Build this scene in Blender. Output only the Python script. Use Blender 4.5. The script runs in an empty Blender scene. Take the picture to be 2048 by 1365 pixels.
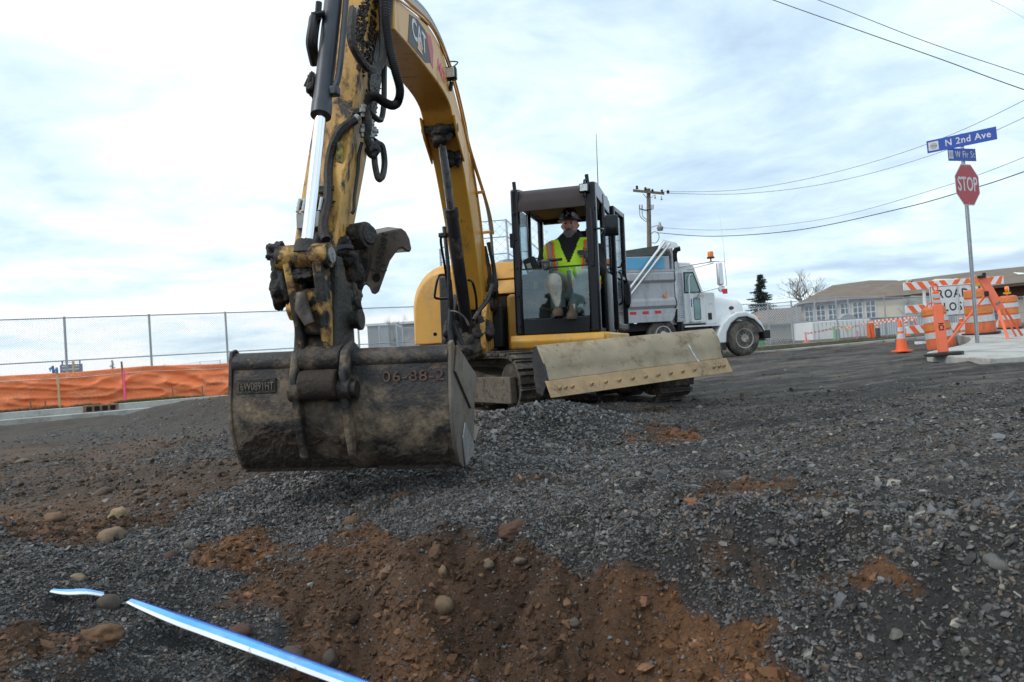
import bpy, bmesh, math, random
import numpy as np
from mathutils import Vector, Matrix
random.seed(7); rng = np.random.default_rng(11)
R = math.radians
sc = bpy.context.scene
col = sc.collection

# ------------------------------------------------------------------ camera
EYE = Vector((0, 0, .65)); FPX = 1400.0
cd = bpy.data.cameras.new('camera'); cam = bpy.data.objects.new('camera', cd); col.objects.link(cam)
cd.lens = 36 * FPX / 2048; cd.sensor_width = 36; cd.clip_start = .05; cd.clip_end = 3000
cd.dof.use_dof = True; cd.dof.focus_distance = 5.6; cd.dof.aperture_fstop = 5.6
CM = Matrix.Rotation(R(90 + .84), 3, 'X') @ Matrix.Rotation(R(-3.72), 3, 'Z')
cam.matrix_world = Matrix.Translation(EYE) @ CM.to_4x4()
sc.camera = cam

# ------------------------------------------------------------------ world
SUN_EL, SUN_AZ = 44, -112          # azimuth measured from +Y towards +X
w = bpy.data.worlds.new("World"); sc.world = w; w.use_nodes = True
nt = w.node_tree; nt.nodes.clear()
def N(t, typ, **k):
    n = t.nodes.new(typ)
    for a, b in k.items():
        if a == 'inp':
            for i, v in b.items(): n.inputs[i].default_value = v
        else: setattr(n, a, b)
    return n
def ramp(t, stops, src, interp='LINEAR'):
    r = N(t, 'ShaderNodeValToRGB'); e = r.color_ramp.elements; r.color_ramp.interpolation = interp
    e[0].position, e[0].color = stops[0][0], (*stops[0][1], 1)
    e[1].position, e[1].color = stops[-1][0], (*stops[-1][1], 1)
    for p, c in stops[1:-1]:
        x = e.new(p); x.color = (*c, 1)
    t.links.new(src, r.inputs[0]); return r
sky = N(nt, 'ShaderNodeTexSky', sky_type='NISHITA', sun_disc=False, sun_elevation=R(SUN_EL), sun_rotation=R(SUN_AZ))
skm = N(nt, 'ShaderNodeVectorMath', operation='SCALE', inp={3: .1}); nt.links.new(sky.outputs[0], skm.inputs[0])
tc = N(nt, 'ShaderNodeTexCoord'); sep = N(nt, 'ShaderNodeSeparateXYZ'); nt.links.new(tc.outputs['Generated'], sep.inputs[0])
zc = N(nt, 'ShaderNodeMath', operation='MAXIMUM', inp={1: 0.0}); nt.links.new(sep.outputs[2], zc.inputs[0])
za = N(nt, 'ShaderNodeMath', operation='ADD', inp={1: .16}); nt.links.new(zc.outputs[0], za.inputs[0])
inv = N(nt, 'ShaderNodeMath', operation='DIVIDE', inp={0: 1.0}); nt.links.new(za.outputs[0], inv.inputs[1])
pl = N(nt, 'ShaderNodeVectorMath', operation='SCALE'); nt.links.new(tc.outputs['Generated'], pl.inputs[0]); nt.links.new(inv.outputs[0], pl.inputs[3])
mp = N(nt, 'ShaderNodeMapping', inp={1: (3.1, 1.7, 0), 2: (0, 0, .25), 3: (.75, .85, .3)}); nt.links.new(pl.outputs[0], mp.inputs[0])
n1 = N(nt, 'ShaderNodeTexNoise', inp={'Scale': 1.1, 'Detail': 8, 'Roughness': .56, 'Distortion': .35}); nt.links.new(mp.outputs[0], n1.inputs[0])
n2 = N(nt, 'ShaderNodeTexNoise', inp={'Scale': 3.2, 'Detail': 8, 'Roughness': .6, 'Distortion': .6}); nt.links.new(mp.outputs[0], n2.inputs[0])
mm = N(nt, 'ShaderNodeMath', operation='MULTIPLY_ADD', inp={1: .35}); nt.links.new(n2.outputs[0], mm.inputs[0])
m0 = N(nt, 'ShaderNodeMath', operation='MULTIPLY', inp={1: .75}); nt.links.new(n1.outputs[0], m0.inputs[0]); nt.links.new(m0.outputs[0], mm.inputs[2])
# heavier, bluer cloud to the right of the picture (east), brighter veil to the left
mx = N(nt, 'ShaderNodeMath', operation='MULTIPLY_ADD', inp={1: .10}); nt.links.new(sep.outputs[0], mx.inputs[0]); nt.links.new(mm.outputs[0], mx.inputs[2])
cr = ramp(nt, [(.46, (.93, .96, .98)), (.535, (.75, .89, .96)), (.62, (.59, .745, .87)), (.72, (.46, .59, .74)), (.8, (.40, .52, .68))], mx.outputs[0])
mix = N(nt, 'ShaderNodeMixRGB', inp={0: .9}); nt.links.new(skm.outputs[0], mix.inputs[1]); nt.links.new(cr.outputs[0], mix.inputs[2])
bg = N(nt, 'ShaderNodeBackground', inp={1: 1.0}); nt.links.new(mix.outputs[0], bg.inputs[0])
wo = N(nt, 'ShaderNodeOutputWorld'); nt.links.new(bg.outputs[0], wo.inputs[0])
# ------------------------------------------------------------------ sun (thin overcast)
sd = bpy.data.lights.new('sun', 'SUN'); sd.energy = 1.1; sd.angle = R(18); sd.color = (1, .97, .92)
so = bpy.data.objects.new('sun', sd); col.objects.link(so)
dv = Vector((math.sin(R(SUN_AZ)) * math.cos(R(SUN_EL)), math.cos(R(SUN_AZ)) * math.cos(R(SUN_EL)), math.sin(R(SUN_EL))))
so.rotation_euler = dv.to_track_quat('Z', 'Y').to_euler()
vs = sc.view_settings; vs.view_transform = 'Standard'; vs.look = 'None'; vs.gamma = 1; vs.exposure = 0.36
sc.cycles.use_denoising = True; sc.cycles.max_bounces = 8; sc.cycles.transparent_max_bounces = 24
sc.cycles.caustics_reflective = False; sc.cycles.caustics_refractive = False

# ------------------------------------------------------------------ placing helpers
def ray(px, py): return CM @ Vector(((px - 1024) / FPX, -(py - 682.5) / FPX, -1))
def atY(px, py, Y): d = ray(px, py); return EYE + d * (Y / d.y)
def atZ(px, py, z): d = ray(px, py); return EYE + d * ((z - .65) / d.z)

# ------------------------------------------------------------------ materials
def vec(t, stretch=(1, 1, 1)):
    c = N(t, 'ShaderNodeTexCoord'); m = N(t, 'ShaderNodeMapping', inp={3: stretch}); t.links.new(c.outputs['Object'], m.inputs[0]); return m.outputs[0]
def mat(name, c, rough=.6, metal=0, layers=(), bump=None, var=.12, vscale=6, spec=.5, coat=0):
    """layers: (colour, scale, lo, hi, stretch, (z0,z1,gain) or None)  noise-masked dirt, rust or mud"""
    m = bpy.data.materials.new(name); m.use_nodes = True; t = m.node_tree; b = t.nodes['Principled BSDF']
    b.inputs['Roughness'].default_value = rough; b.inputs['Metallic'].default_value = metal; b.inputs['Specular IOR Level'].default_value = spec
    b.inputs['Coat Weight'].default_value = coat
    nz = N(t, 'ShaderNodeTexNoise', inp={'Scale': vscale, 'Detail': 6, 'Roughness': .6}); t.links.new(vec(t), nz.inputs[0])
    r = ramp(t, [(.3, tuple(x * (1 - var) for x in c)), (.7, tuple(min(1, x * (1 + var)) for x in c))], nz.outputs[0]); out = r.outputs[0]
    rsrc = None
    for lc, s, lo, hi, st, zg in layers:
        q = N(t, 'ShaderNodeTexNoise', inp={'Scale': s, 'Detail': 9, 'Roughness': .68, 'Distortion': .3}); t.links.new(vec(t, st), q.inputs[0]); f = q.outputs[0]
        if zg:
            g = N(t, 'ShaderNodeSeparateXYZ'); t.links.new(vec(t), g.inputs[0])
            mr = N(t, 'ShaderNodeMapRange', inp={1: zg[0], 2: zg[1], 3: 0, 4: zg[2]}); t.links.new(g.outputs[2], mr.inputs[0])
            ad = N(t, 'ShaderNodeMath', operation='ADD'); t.links.new(f, ad.inputs[0]); t.links.new(mr.outputs[0], ad.inputs[1]); f = ad.outputs[0]
        a = N(t, 'ShaderNodeMapRange', inp={1: lo, 2: hi}); t.links.new(f, a.inputs[0])
        q2 = N(t, 'ShaderNodeTexNoise', inp={'Scale': 30, 'Detail': 5}); t.links.new(vec(t), q2.inputs[0])
        r2 = ramp(t, [(.35, tuple(x * .65 for x in lc)), (.65, tuple(min(1, x * 1.25) for x in lc))], q2.outputs[0])
        x = N(t, 'ShaderNodeMixRGB'); t.links.new(a.outputs[0], x.inputs[0]); t.links.new(out, x.inputs[1]); t.links.new(r2.outputs[0], x.inputs[2]); out = x.outputs[0]
        if rsrc is None:
            rr = N(t, 'ShaderNodeMapRange', inp={3: rough, 4: max(rough, .8)}); t.links.new(a.outputs[0], rr.inputs[0]); t.links.new(rr.outputs[0], b.inputs['Roughness']); rsrc = a
            if metal:
                mr_ = N(t, 'ShaderNodeMapRange', inp={3: metal, 4: 0}); t.links.new(a.outputs[0], mr_.inputs[0]); t.links.new(mr_.outputs[0], b.inputs['Metallic'])
    t.links.new(out, b.inputs['Base Color'])
    if bump:
        s, st = bump
        q = N(t, 'ShaderNodeTexNoise', inp={'Scale': s, 'Detail': 8, 'Roughness': .65}); t.links.new(vec(t), q.inputs[0])
        bp = N(t, 'ShaderNodeBump', inp={'Strength': st, 'Distance': .02}); t.links.new(q.outputs[0], bp.inputs['Height']); t.links.new(bp.outputs[0], b.inputs['Normal'])
    return m
def glassmat(name, tint, mixf=.75, rough=.02):
    m = bpy.data.materials.new(name); m.use_nodes = True; t = m.node_tree; t.nodes.clear()
    tr = N(t, 'ShaderNodeBsdfTransparent', inp={0: (*tint, 1)}); gl = N(t, 'ShaderNodeBsdfGlossy', inp={0: (.9, .95, 1, 1), 1: rough})
    fr = N(t, 'ShaderNodeFresnel', inp={0: 1.5}); a = N(t, 'ShaderNodeMath', operation='ADD', inp={1: 1 - mixf - .15}); t.links.new(fr.outputs[0], a.inputs[0])
    mx = N(t, 'ShaderNodeMixShader'); t.links.new(a.outputs[0], mx.inputs[0]); t.links.new(tr.outputs[0], mx.inputs[1]); t.links.new(gl.outputs[0], mx.inputs[2])
    o = N(t, 'ShaderNodeOutputMaterial'); t.links.new(mx.outputs[0], o.inputs[0]); return m
def attrmat(name, rough=.85, bump=None, noise=(60, .35), spec=.4):
    m = bpy.data.materials.new(name); m.use_nodes = True; t = m.node_tree; b = t.nodes['Principled BSDF']
    b.inputs['Roughness'].default_value = rough; b.inputs['Specular IOR Level'].default_value = spec
    a = N(t, 'ShaderNodeVertexColor', layer_name='Col')
    q = N(t, 'ShaderNodeTexNoise', inp={'Scale': noise[0], 'Detail': 8, 'Roughness': .75}); t.links.new(vec(t), q.inputs[0])
    r = ramp(t, [(.3, (1 - noise[1],) * 3), (.7, (1 + noise[1],) * 3)], q.outputs[0])
    x = N(t, 'ShaderNodeMixRGB', blend_type='MULTIPLY', inp={0: 1.0}); t.links.new(a.outputs[0], x.inputs[1]); t.links.new(r.outputs[0], x.inputs[2])
    t.links.new(x.outputs[0], b.inputs['Base Color'])
    if bump:
        h = None
        for s, st in bump:
            q = N(t, 'ShaderNodeTexNoise', inp={'Scale': s, 'Detail': 10, 'Roughness': .7}); t.links.new(vec(t), q.inputs[0])
            bp = N(t, 'ShaderNodeBump', inp={'Strength': st, 'Distance': 1.2 / s}); t.links.new(q.outputs[0], bp.inputs['Height'])
            if h: t.links.new(h, bp.inputs['Normal'])
            h = bp.outputs[0]
        t.links.new(h, b.inputs['Normal'])
    return m
S1 = (1, 1, 1); SV = (2.2, 2.2, .45)
GREASE = (.012, .010, .009); RUST = (.10, .045, .02); MUD = (.21, .155, .105); DMUD = (.05, .033, .022); TAN = (.27, .21, .145)
M = {}
M['yellow'] = mat('yellow_paint', (.68, .350, .05), .38, 0, [((.34, .25, .13), 3.0, .52, .78, SV, None), (DMUD, 7, .66, .74, S1, None)], var=.06, coat=.15)
M['yellow_side'] = mat('yellow_paint_body', (.70, .375, .075), .4, 0, [((.42, .30, .15), 2.2, .50, .8, SV, None), (DMUD, 9, .70, .76, S1, None)], var=.05)
M['yellow_worn'] = mat('yellow_paint_greasy', (.58, .325, .075), .5, 0, [(RUST, 5, .52, .68, (1.5, 1.5, .5), None), (GREASE, 4.2, .53, .61, (1.6, 1.6, .7), None), (GREASE, 14, .6, .66, (1.3, 1.3, .6), (.6, 1.7, -.02))], var=.2, bump=(40, .25))
M['yellow_grease'] = mat('yellow_paint_black_grease', (.46, .27, .06), .5, 0, [(RUST, 8, .45, .6, S1, None), (GREASE, 5, .455, .51, S1, None)], var=.2, bump=(30, .5))
M['boomyellow'] = mat('yellow_paint_boom', (.70, .350, .048), .36, 0, [((.22, .13, .05), 3, .55, .75, SV, None), (GREASE, 6, .64, .68, S1, None)], var=.06)
M['black'] = mat('black_paint', (.007, .009, .014), .24, 0, [((.07, .06, .05), 7, .66, .85, S1, None)], var=.2, spec=.35)
M['blackmuddy'] = mat('black_paint_muddy', (.015, .016, .02), .4, 0, [((.15, .11, .075), 5, .54, .68, (1.4, 1.4, .5), None)], var=.2, bump=(25, .3))
M['cyl'] = mat('grey_black_cylinder', (.04, .046, .06), .42, .2, [((.10, .085, .07), 7, .6, .8, SV, None)], var=.2)
M['grease'] = mat('caked_grease', (.014, .012, .011), .45, 0, [((.09, .06, .04), 9, .52, .62, S1, None)], var=.3, bump=(28, 1.0))
M['castmud'] = mat('muddy_cast_steel', (.026, .022, .019), .5, .2, [((.13, .095, .065), 5, .52, .66, S1, None), (GREASE, 11, .56, .62, S1, None)], var=.3, bump=(35, .7))
M['bucket'] = mat('bucket_steel', (.030, .028, .029), .5, .25, [((.21, .158, .108), 3.4, .50, .68, (1, 1, 1.3), (.60, .38, .08)), ((.13, .062, .035), 7, .57, .68, S1, None), ((.24, .20, .15), 22, .64, .70, S1, None)], var=.3, bump=(40, .5))
M['mud'] = mat('wet_mud', (.034, .022, .015), .7, 0, [((.085, .055, .036), 14, .56, .7, S1, None)], var=.35, bump=(45, 1.0))
M['bucketside'] = mat('scoured_bucket_steel', (.17, .15, .125), .5, .35, [((.12, .065, .035), 5, .5, .66, S1, None), ((.04, .035, .03), 7, .6, .68, S1, None)], var=.2, bump=(60, .15))
M['thumb'] = mat('weathered_thumb_steel', (.13, .108, .088), .5, .3, [((.05, .04, .035), 5, .5, .62, S1, None)], var=.2, bump=(50, .2))
M['blade'] = mat('dusty_blade_steel', (.37, .30, .205), .58, .05, [((.22, .155, .09), 2.6, .50, .66, (1, 1, 1.6), None), (DMUD, 13, .63, .655, S1, None), ((.30, .17, .07), 5, .60, .72, (1, 1, .6), None), ((.36, .33, .29), 9, .66, .8, SV, None)], var=.12, bump=(45, .15))
M['edge'] = mat('ochre_cutting_edge', (.38, .255, .13), .5, .1, [((.30, .22, .13), 4, .5, .65, S1, None), ((.14, .08, .04), 14, .62, .7, S1, None)], var=.15)
M['trackmud'] = mat('muddy_track', (.05, .042, .036), .8, 0, [((.17, .13, .095), 6, .48, .6, S1, None)], var=.3, bump=(30, .8))
M['trackframe'] = mat('mud_caked_frame', (.13, .105, .08), .8, 0, [((.055, .045, .035), 6, .5, .6, S1, None)], var=.3, bump=(22, .9))
M['rubber'] = mat('black_rubber', (.018, .018, .019), .6, 0, [((.09, .075, .06), 9, .6, .8, S1, None)], var=.2)
M['hose'] = mat('black_hose', (.012, .012, .013), .5, var=.2)
M['chrome'] = mat('chrome_rod', (.86, .88, .92), .08, 1, var=.02)
M['steel'] = mat('galvanised_steel', (.42, .44, .46), .45, .7, var=.15, vscale=20)
M['dullsteel'] = mat('dull_steel', (.32, .32, .31), .5, .6, [((.08, .06, .05), 12, .5, .65, S1, None)], var=.2)
M['visor'] = mat('sun_visor', (.050, .040, .042), .45, 0, var=.08, spec=.2)
M['glass'] = glassmat('clear_cab_glass', (.93, .97, .97), .95)
M['glasslow'] = glassmat('tinted_cab_glass', (.80, .90, .92), .825, .03)
M['interior'] = mat('dark_cab_interior', (.02, .021, .022), .7, var=.2)
M['seat'] = mat('black_seat', (.012, .012, .013), .75)
M['lampglass'] = mat('lamp_lens', (.62, .64, .64), .15, .4, var=.3, vscale=60)
M['white'] = mat('white_truck_paint', (.78, .80, .81), .22, 0, [((.50, .48, .44), 3, .6, .85, SV, None)], var=.03, coat=.4)
M['whitepl'] = mat('white_plastic', (.74, .75, .76), .4, 0, [((.45, .42, .38), 9, .55, .8, S1, None)], var=.05)
M['bedgrey'] = mat('grey_dump_bed', (.44, .45, .475), .45, .1, [((.34, .34, .34), 3, .5, .7, SV, None)], var=.06)
M['bedblue'] = mat('blue_bed_panel', (.11, .40, .64), .4, 0, [((.15, .33, .45), 7, .6, .8, S1, None)], var=.05)
M['alu'] = mat('aluminium', (.75, .76, .77), .3, .8, var=.06)
M['tarp'] = mat('black_tarp', (.022, .026, .026), .7, var=.3, bump=(12, .6))
M['tyre'] = mat('dusty_tyre', (.05, .047, .043), .85, 0, [((.20, .175, .145), 4, .42, .62, S1, None)], var=.2)
M['rim'] = mat('dusty_rim', (.42, .40, .37), .5, .4, [((.2, .15, .11), 10, .5, .65, S1, None)], var=.1)
M['chassis'] = mat('black_chassis', (.012, .012, .012), .7)
M['red'] = mat('red_reflector', (.60, .02, .02), .35, var=.05)
M['amber'] = mat('amber_lens', (.85, .20, .01), .25, var=.1, vscale=40)
M['orange'] = mat('orange_plastic', (.86, .13, .03), .5, 0, [((.62, .17, .07), 6, .5, .7, SV, None)], var=.06)
M['dorange'] = mat('faded_orange_plastic', (.66, .14, .05), .55, 0, [((.38, .13, .06), 6, .5, .7, SV, None), ((.30, .22, .17), 12, .62, .7, S1, None)], var=.1)
M['dborange'] = mat('orange_sheeting', (.60, .19, .045), .4, 0, [((.50, .19, .05), 10, .5, .7, SV, None)], var=.12, vscale=25)
M['coral'] = mat('coral_vinyl', (.92, .20, .10), .55, 0, [((.75, .25, .17), 8, .6, .75, S1, None)], var=.05)
M['silver'] = mat('silver_sheeting', (.52, .55, .57), .4, .2, [((.38, .36, .33), 10, .5, .7, SV, None)], var=.1, vscale=25)
M['signwhite'] = mat('white_sheeting', (.66, .68, .70), .4, 0, [((.5, .5, .49), 6, .5, .75, S1, None)], var=.05)
M['signblack'] = mat('black_lettering', (.015, .015, .017), .5)
M['signblue'] = mat('blue_sheeting', (.025, .085, .43), .4, var=.06)
M['signred'] = mat('red_sheeting', (.47, .045, .06), .42, 0, [((.52, .13, .13), 6, .5, .7, S1, None)], var=.06)
M['concrete'] = mat('pale_concrete', (.42, .42, .40), .85, 0, [((.28, .26, .23), 1.8, .48, .68, S1, None), ((.16, .12, .09), 5, .62, .72, S1, None)], var=.1, vscale=14, bump=(60, .15))
M['rustyiron'] = mat('rusty_iron', (.20, .12, .075), .8, 0, [((.30, .22, .16), 12, .5, .65, S1, None)], var=.2)
M['dark'] = mat('dark_opening', (.006, .006, .006), .9)
M['pole'] = mat('weathered_wood_pole', (.19, .155, .125), .85, 0, [((.09, .07, .055), 10, .5, .62, (4, 4, .25), None)], var=.2)
M['stake'] = mat('pale_wood', (.55, .42, .24), .8, 0, [((.35, .25, .14), 14, .5, .65, (4, 4, .4), None)], var=.12)
M['wire'] = mat('dark_wire', (.05, .055, .06), .6)
M['paleWire'] = mat('pale_wire', (.40, .44, .49), .6)
M['netting'] = mat('orange_silt_fabric', (1.0, .23, .075), .6, 0, [((.88, .30, .14), 1.6, .45, .7, (1, 1, 3), None), ((.6, .25, .13), 5, .66, .85, SV, (0, .3, -.03))], var=.09, vscale=30, bump=(9, .55))
M['mesh'] = mat('galvanised_mesh', (.58, .63, .70), .5, .2)
M['roof'] = mat('brown_shingle', (.150, .115, .088), .85, 0, [((.20, .165, .13), 1.2, .45, .65, (1, 1, 3), None)], var=.14, vscale=3)
M['cream'] = mat('cream_siding', (.60, .53, .40), .7, var=.05, vscale=.8)
M['beigewall'] = mat('beige_wall', (.42, .36, .30), .8, var=.06)
M['greyblock'] = mat('grey_block_wall', (.30, .31, .32), .8, var=.06)
M['brick'] = mat('red_brown_brick', (.19, .095, .07), .85, 0, [((.25, .16, .13), 1.6, .5, .65, (1, 1, 4), None)], var=.18, vscale=5)
M['trim'] = mat('white_trim', (.72, .72, .70), .6, var=.03)
M['pane'] = mat('window_pane', (.06, .10, .13), .08, .2, var=.5, vscale=2)
M['truckglass'] = mat('greenish_truck_glass', (.20, .30, .29), .08, .3, var=.25, vscale=2)
M['stack'] = mat('darkened_chrome', (.36, .37, .39), .22, 1, var=.25, vscale=3)
M['slat'] = mat('white_slat_fence', (.58, .61, .64), .6, var=.08)
M['green'] = mat('green_plastic', (.16, .38, .20), .5, var=.08)
M['needle'] = mat('conifer_needles', (.032, .055, .042), .7, var=.4, vscale=2)
M['bark'] = mat('grey_bark', (.16, .13, .115), .85, var=.2)
M['trunkm'] = mat('brown_bark', (.07, .05, .04), .85, var=.2)
M['yellowsign'] = mat('yellow_sign_face', (.62, .47, .03), .5, var=.1)
M['pink'] = mat('pink_flagging', (1.0, .12, .28), .5, var=.05)
M['blueflag'] = mat('blue_flagging', (.02, .30, .85), .5, var=.05)
M['scoreblue'] = mat('scoreboard_blue', (.13, .15, .26), .6, var=.06)

# ------------------------------------------------------------------ mesh builder
class MB:
    def __init__(s): s.v = []; s.f = []
    def add(s, vs, fs):
        n = len(s.v); s.v += [tuple(x) for x in vs]; s.f += [[i + n for i in f] for f in fs]; return s
    def box(s, c, d, rot=None):
        x, y, z = [k / 2 for k in d]; p = [Vector((a * x, b * y, e * z)) for a in (-1, 1) for b in (-1, 1) for e in (-1, 1)]
        if rot is not None: p = [rot @ q for q in p]
        c = Vector(c); return s.add([q + c for q in p], [(0, 1, 3, 2), (4, 6, 7, 5), (0, 4, 5, 1), (2, 3, 7, 6), (0, 2, 6, 4), (1, 5, 7, 3)])
    def bx(s, x0, x1, y0, y1, z0, z1): return s.box(((x0 + x1) / 2, (y0 + y1) / 2, (z0 + z1) / 2), (x1 - x0, y1 - y0, z1 - z0))
    def loft(s, rings, closed=True, caps=True):
        n = len(rings[0]); vs = [q for r in rings for q in r]; fs = []
        for i in range(len(rings) - 1):
            for j in range(n if closed else n - 1):
                k = (j + 1) % n; fs.append((i * n + j, i * n + k, (i + 1) * n + k, (i + 1) * n + j))
        if caps and closed: fs.append(tuple(range(n))[::-1]); fs.append(tuple(range((len(rings) - 1) * n, len(rings) * n)))
        return s.add(vs, fs)
    def tube(s, pts, r, n=8, caps=True):
        pts = [Vector(p) for p in pts]; rs = r if isinstance(r, (list, tuple)) else [r] * len(pts); rings = []; up = None
        for i, p in enumerate(pts):
            t = (pts[min(i + 1, len(pts) - 1)] - pts[max(i - 1, 0)]).normalized()
            if up is None: up = Vector((0, 0, 1)) if abs(t.z) < .9 else Vector((1, 0, 0))
            a = t.cross(up); a.normalize(); b = a.cross(t); up = b
            rings.append([p + (a * math.cos(2 * math.pi * k / n) + b * math.sin(2 * math.pi * k / n)) * rs[i] for k in range(n)])
        return s.loft(rings, caps=caps)
    def cyl(s, a, b, r, n=16, r2=None): return s.tube([a, b], [r, r2 if r2 is not None else r], n)
    def prism(s, poly, fn, t0, t1):
        """poly in 2-D, fn(a, b, t) -> 3-D point; thickness from t0 to t1"""
        return s.loft([[fn(a, b, t0) for a, b in poly], [fn(a, b, t1) for a, b in poly]])
    def lathe(s, prof, c, n=24, axis='Z'):
        rings = []
        for r, h in prof:
            ring = []
            for k in range(n):
                a = 2 * math.pi * k / n; u, v_ = r * math.cos(a), r * math.sin(a)
                ring.append(Vector(c) + Vector((u, v_, h) if axis == 'Z' else (u, h, v_) if axis == 'Y' else (h, u, v_)))
            rings.append(ring)
        return s.loft(rings)
    def xf(s, m): s.v = [tuple(m @ Vector(q)) for q in s.v]; return s
    def build(s, name, m, parent=None, bevel=0, smooth=40, seg=2, wn=False):
        me = bpy.data.meshes.new(name); me.from_pydata(s.v, [], s.f); me.validate()
        bm = bmesh.new(); bm.from_mesh(me); bmesh.ops.recalc_face_normals(bm, faces=bm.faces); bm.to_mesh(me); bm.free()
        me.materials.append(M[m] if isinstance(m, str) else m)
        if smooth:
            me.shade_smooth(); me.set_sharp_from_angle(angle=R(smooth))
        o = bpy.data.objects.new(name, me); col.objects.link(o)
        if parent: o.parent = parent
        if bevel:
            b = o.modifiers.new('bevel', 'BEVEL'); b.width = bevel; b.segments = seg; b.limit_method = 'ANGLE'; b.angle_limit = R(35); b.harden_normals = False
        return o
def spread(mbs, name, m, parent, **k):      # one mesh per piece
    return [b_.build(name, m, parent, **k) for b_ in mbs]
def tag(o, label=None, cat=None, group=None, kind=None):
    if label: o['label'] = label
    if cat: o['category'] = cat
    if group: o['group'] = group
    if kind: o['kind'] = kind
    return o
def thing(name, label, cat, loc=(0, 0, 0), rz=0, group=None, rot=None):
    o = bpy.data.objects.new(name, None); col.objects.link(o); o.location = loc
    o.rotation_euler = rot if rot else (0, 0, rz); o.empty_display_size = .2
    return tag(o, label, cat, group)
def copy_tree(o, parent=None):
    c = o.copy(); col.objects.link(c); c.parent = parent
    for ch in list(o.children): copy_tree(ch, c)
    return c
def smoothcurve(pts, n=6):
    pts = [Vector(p) for p in pts]; out = []
    for i in range(len(pts) - 1):
        p0, p1, p2, p3 = pts[max(i - 1, 0)], pts[i], pts[i + 1], pts[min(i + 2, len(pts) - 1)]
        for k in range(n):
            t = k / n; out.append(.5 * ((2 * p1) + (p2 - p0) * t + (2 * p0 - 5 * p1 + 4 * p2 - p3) * t * t + (3 * p1 - p0 - 3 * p2 + p3) * t ** 3))
    out.append(pts[-1]); return out
def text(name, s, size, m, mt, parent=None, ext=.002, align='CENTER', sx=1, space=1.0, bold=0):
    c = bpy.data.curves.new(name, 'FONT'); c.body = s; c.size = size; c.extrude = ext; c.align_x = align; c.align_y = 'CENTER'; c.space_character = space; c.offset = bold; c.resolution_u = 3
    o = bpy.data.objects.new(name + '_src', c); col.objects.link(o); dg = bpy.context.evaluated_depsgraph_get(); dg.update()
    me = bpy.data.meshes.new_from_object(o.evaluated_get(dg)); me.name = name
    bpy.data.objects.remove(o); me.transform(m @ Matrix.Diagonal((sx, 1, 1, 1)))
    me.materials.clear(); me.materials.append(M[mt] if isinstance(mt, str) else mt); q = bpy.data.objects.new(name, me); col.objects.link(q)
    if parent: q.parent = parent
    return q
def frame(o, x, y):     # matrix whose local x, y are the given directions, at o
    x = Vector(x).normalized(); y = Vector(y); y = (y - x * y.dot(x)).normalized(); z = x.cross(y)
    return Matrix(((x.x, y.x, z.x, o[0]), (x.y, y.y, z.y, o[1]), (x.z, y.z, z.z, o[2]), (0, 0, 0, 1)))

# ------------------------------------------------------------------ numpy noise
def vnoise(x, y, seed=0):
    xi = np.floor(x).astype(np.int64); yi = np.floor(y).astype(np.int64); fx = x - xi; fy = y - yi
    fx = fx * fx * (3 - 2 * fx); fy = fy * fy * (3 - 2 * fy)
    def h(a, b):
        n = (a * 374761393 + b * 668265263 + seed * 974634777) & 0xFFFFFFFF
        n = ((n ^ (n >> 13)) * 1274126177) & 0xFFFFFFFF
        return ((n ^ (n >> 16)) & 0xFFFF) / 65535.0
    return (h(xi, yi) * (1 - fx) + h(xi + 1, yi) * fx) * (1 - fy) + (h(xi, yi + 1) * (1 - fx) + h(xi + 1, yi + 1) * fx) * fy - .5
def fbm(x, y, f, octs=4, seed=0, g=.55):
    s = 0; a = 1
    for k in range(octs): s = s + a * vnoise(x * f, y * f, seed + k * 17); f *= 2.03; a *= g
    return s

# ------------------------------------------------------------------ terrain
CP = []   # world x, y, z
for px, py, z in [(30, 900, -.12), (200, 880, -.12), (100, 960, -.14), (300, 930, -.12), (450, 960, -.14), (50, 1000, -.16), (300, 985, -.17),
    (160, 1050, -.27), (260, 1050, -.26), (0, 1060, -.04), (90, 1075, -.09), (230, 1125, -.17), (340, 1180, -.26), (60, 1160, -.12), (180, 1250, -.24), (30, 1365, -.2),
    (250, 1365, -.33), (450, 1365, -.47), (400, 1060, -.23), (500, 1010, -.2), (550, 1150, -.29), (450, 1190, -.31), (450, 1260, -.40), (620, 1260, -.42), (650, 1365, -.56),
    (700, 960, -.13), (700, 1010, -.17), (700, 1060, -.2), (760, 1090, -.21), (650, 1110, -.24), (1024, 945, -.07), (1024, 1000, -.09), (900, 1080, -.13), (900, 1200, -.33), (900, 1365, -.57),
    (1200, 1065, -.08), (1200, 1180, -.24), (1200, 1365, -.52), (1300, 950, -.03), (1450, 1075, -.04), (1450, 1200, -.22), (1450, 1365, -.44),
    (1750, 1075, 0), (1750, 1200, -.15), (1750, 1365, -.34), (2040, 1118, .02), (2040, 1240, -.12), (2040, 1365, -.25), (1700, 900, 0), (2000, 950, .03), (2000, 850, .04), (1500, 850, -.01),
    (1600, 1000, -.01), (1900, 1030, .02)]:
    p = atZ(px, py, z); CP.append((p.x, p.y, p.z))
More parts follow.
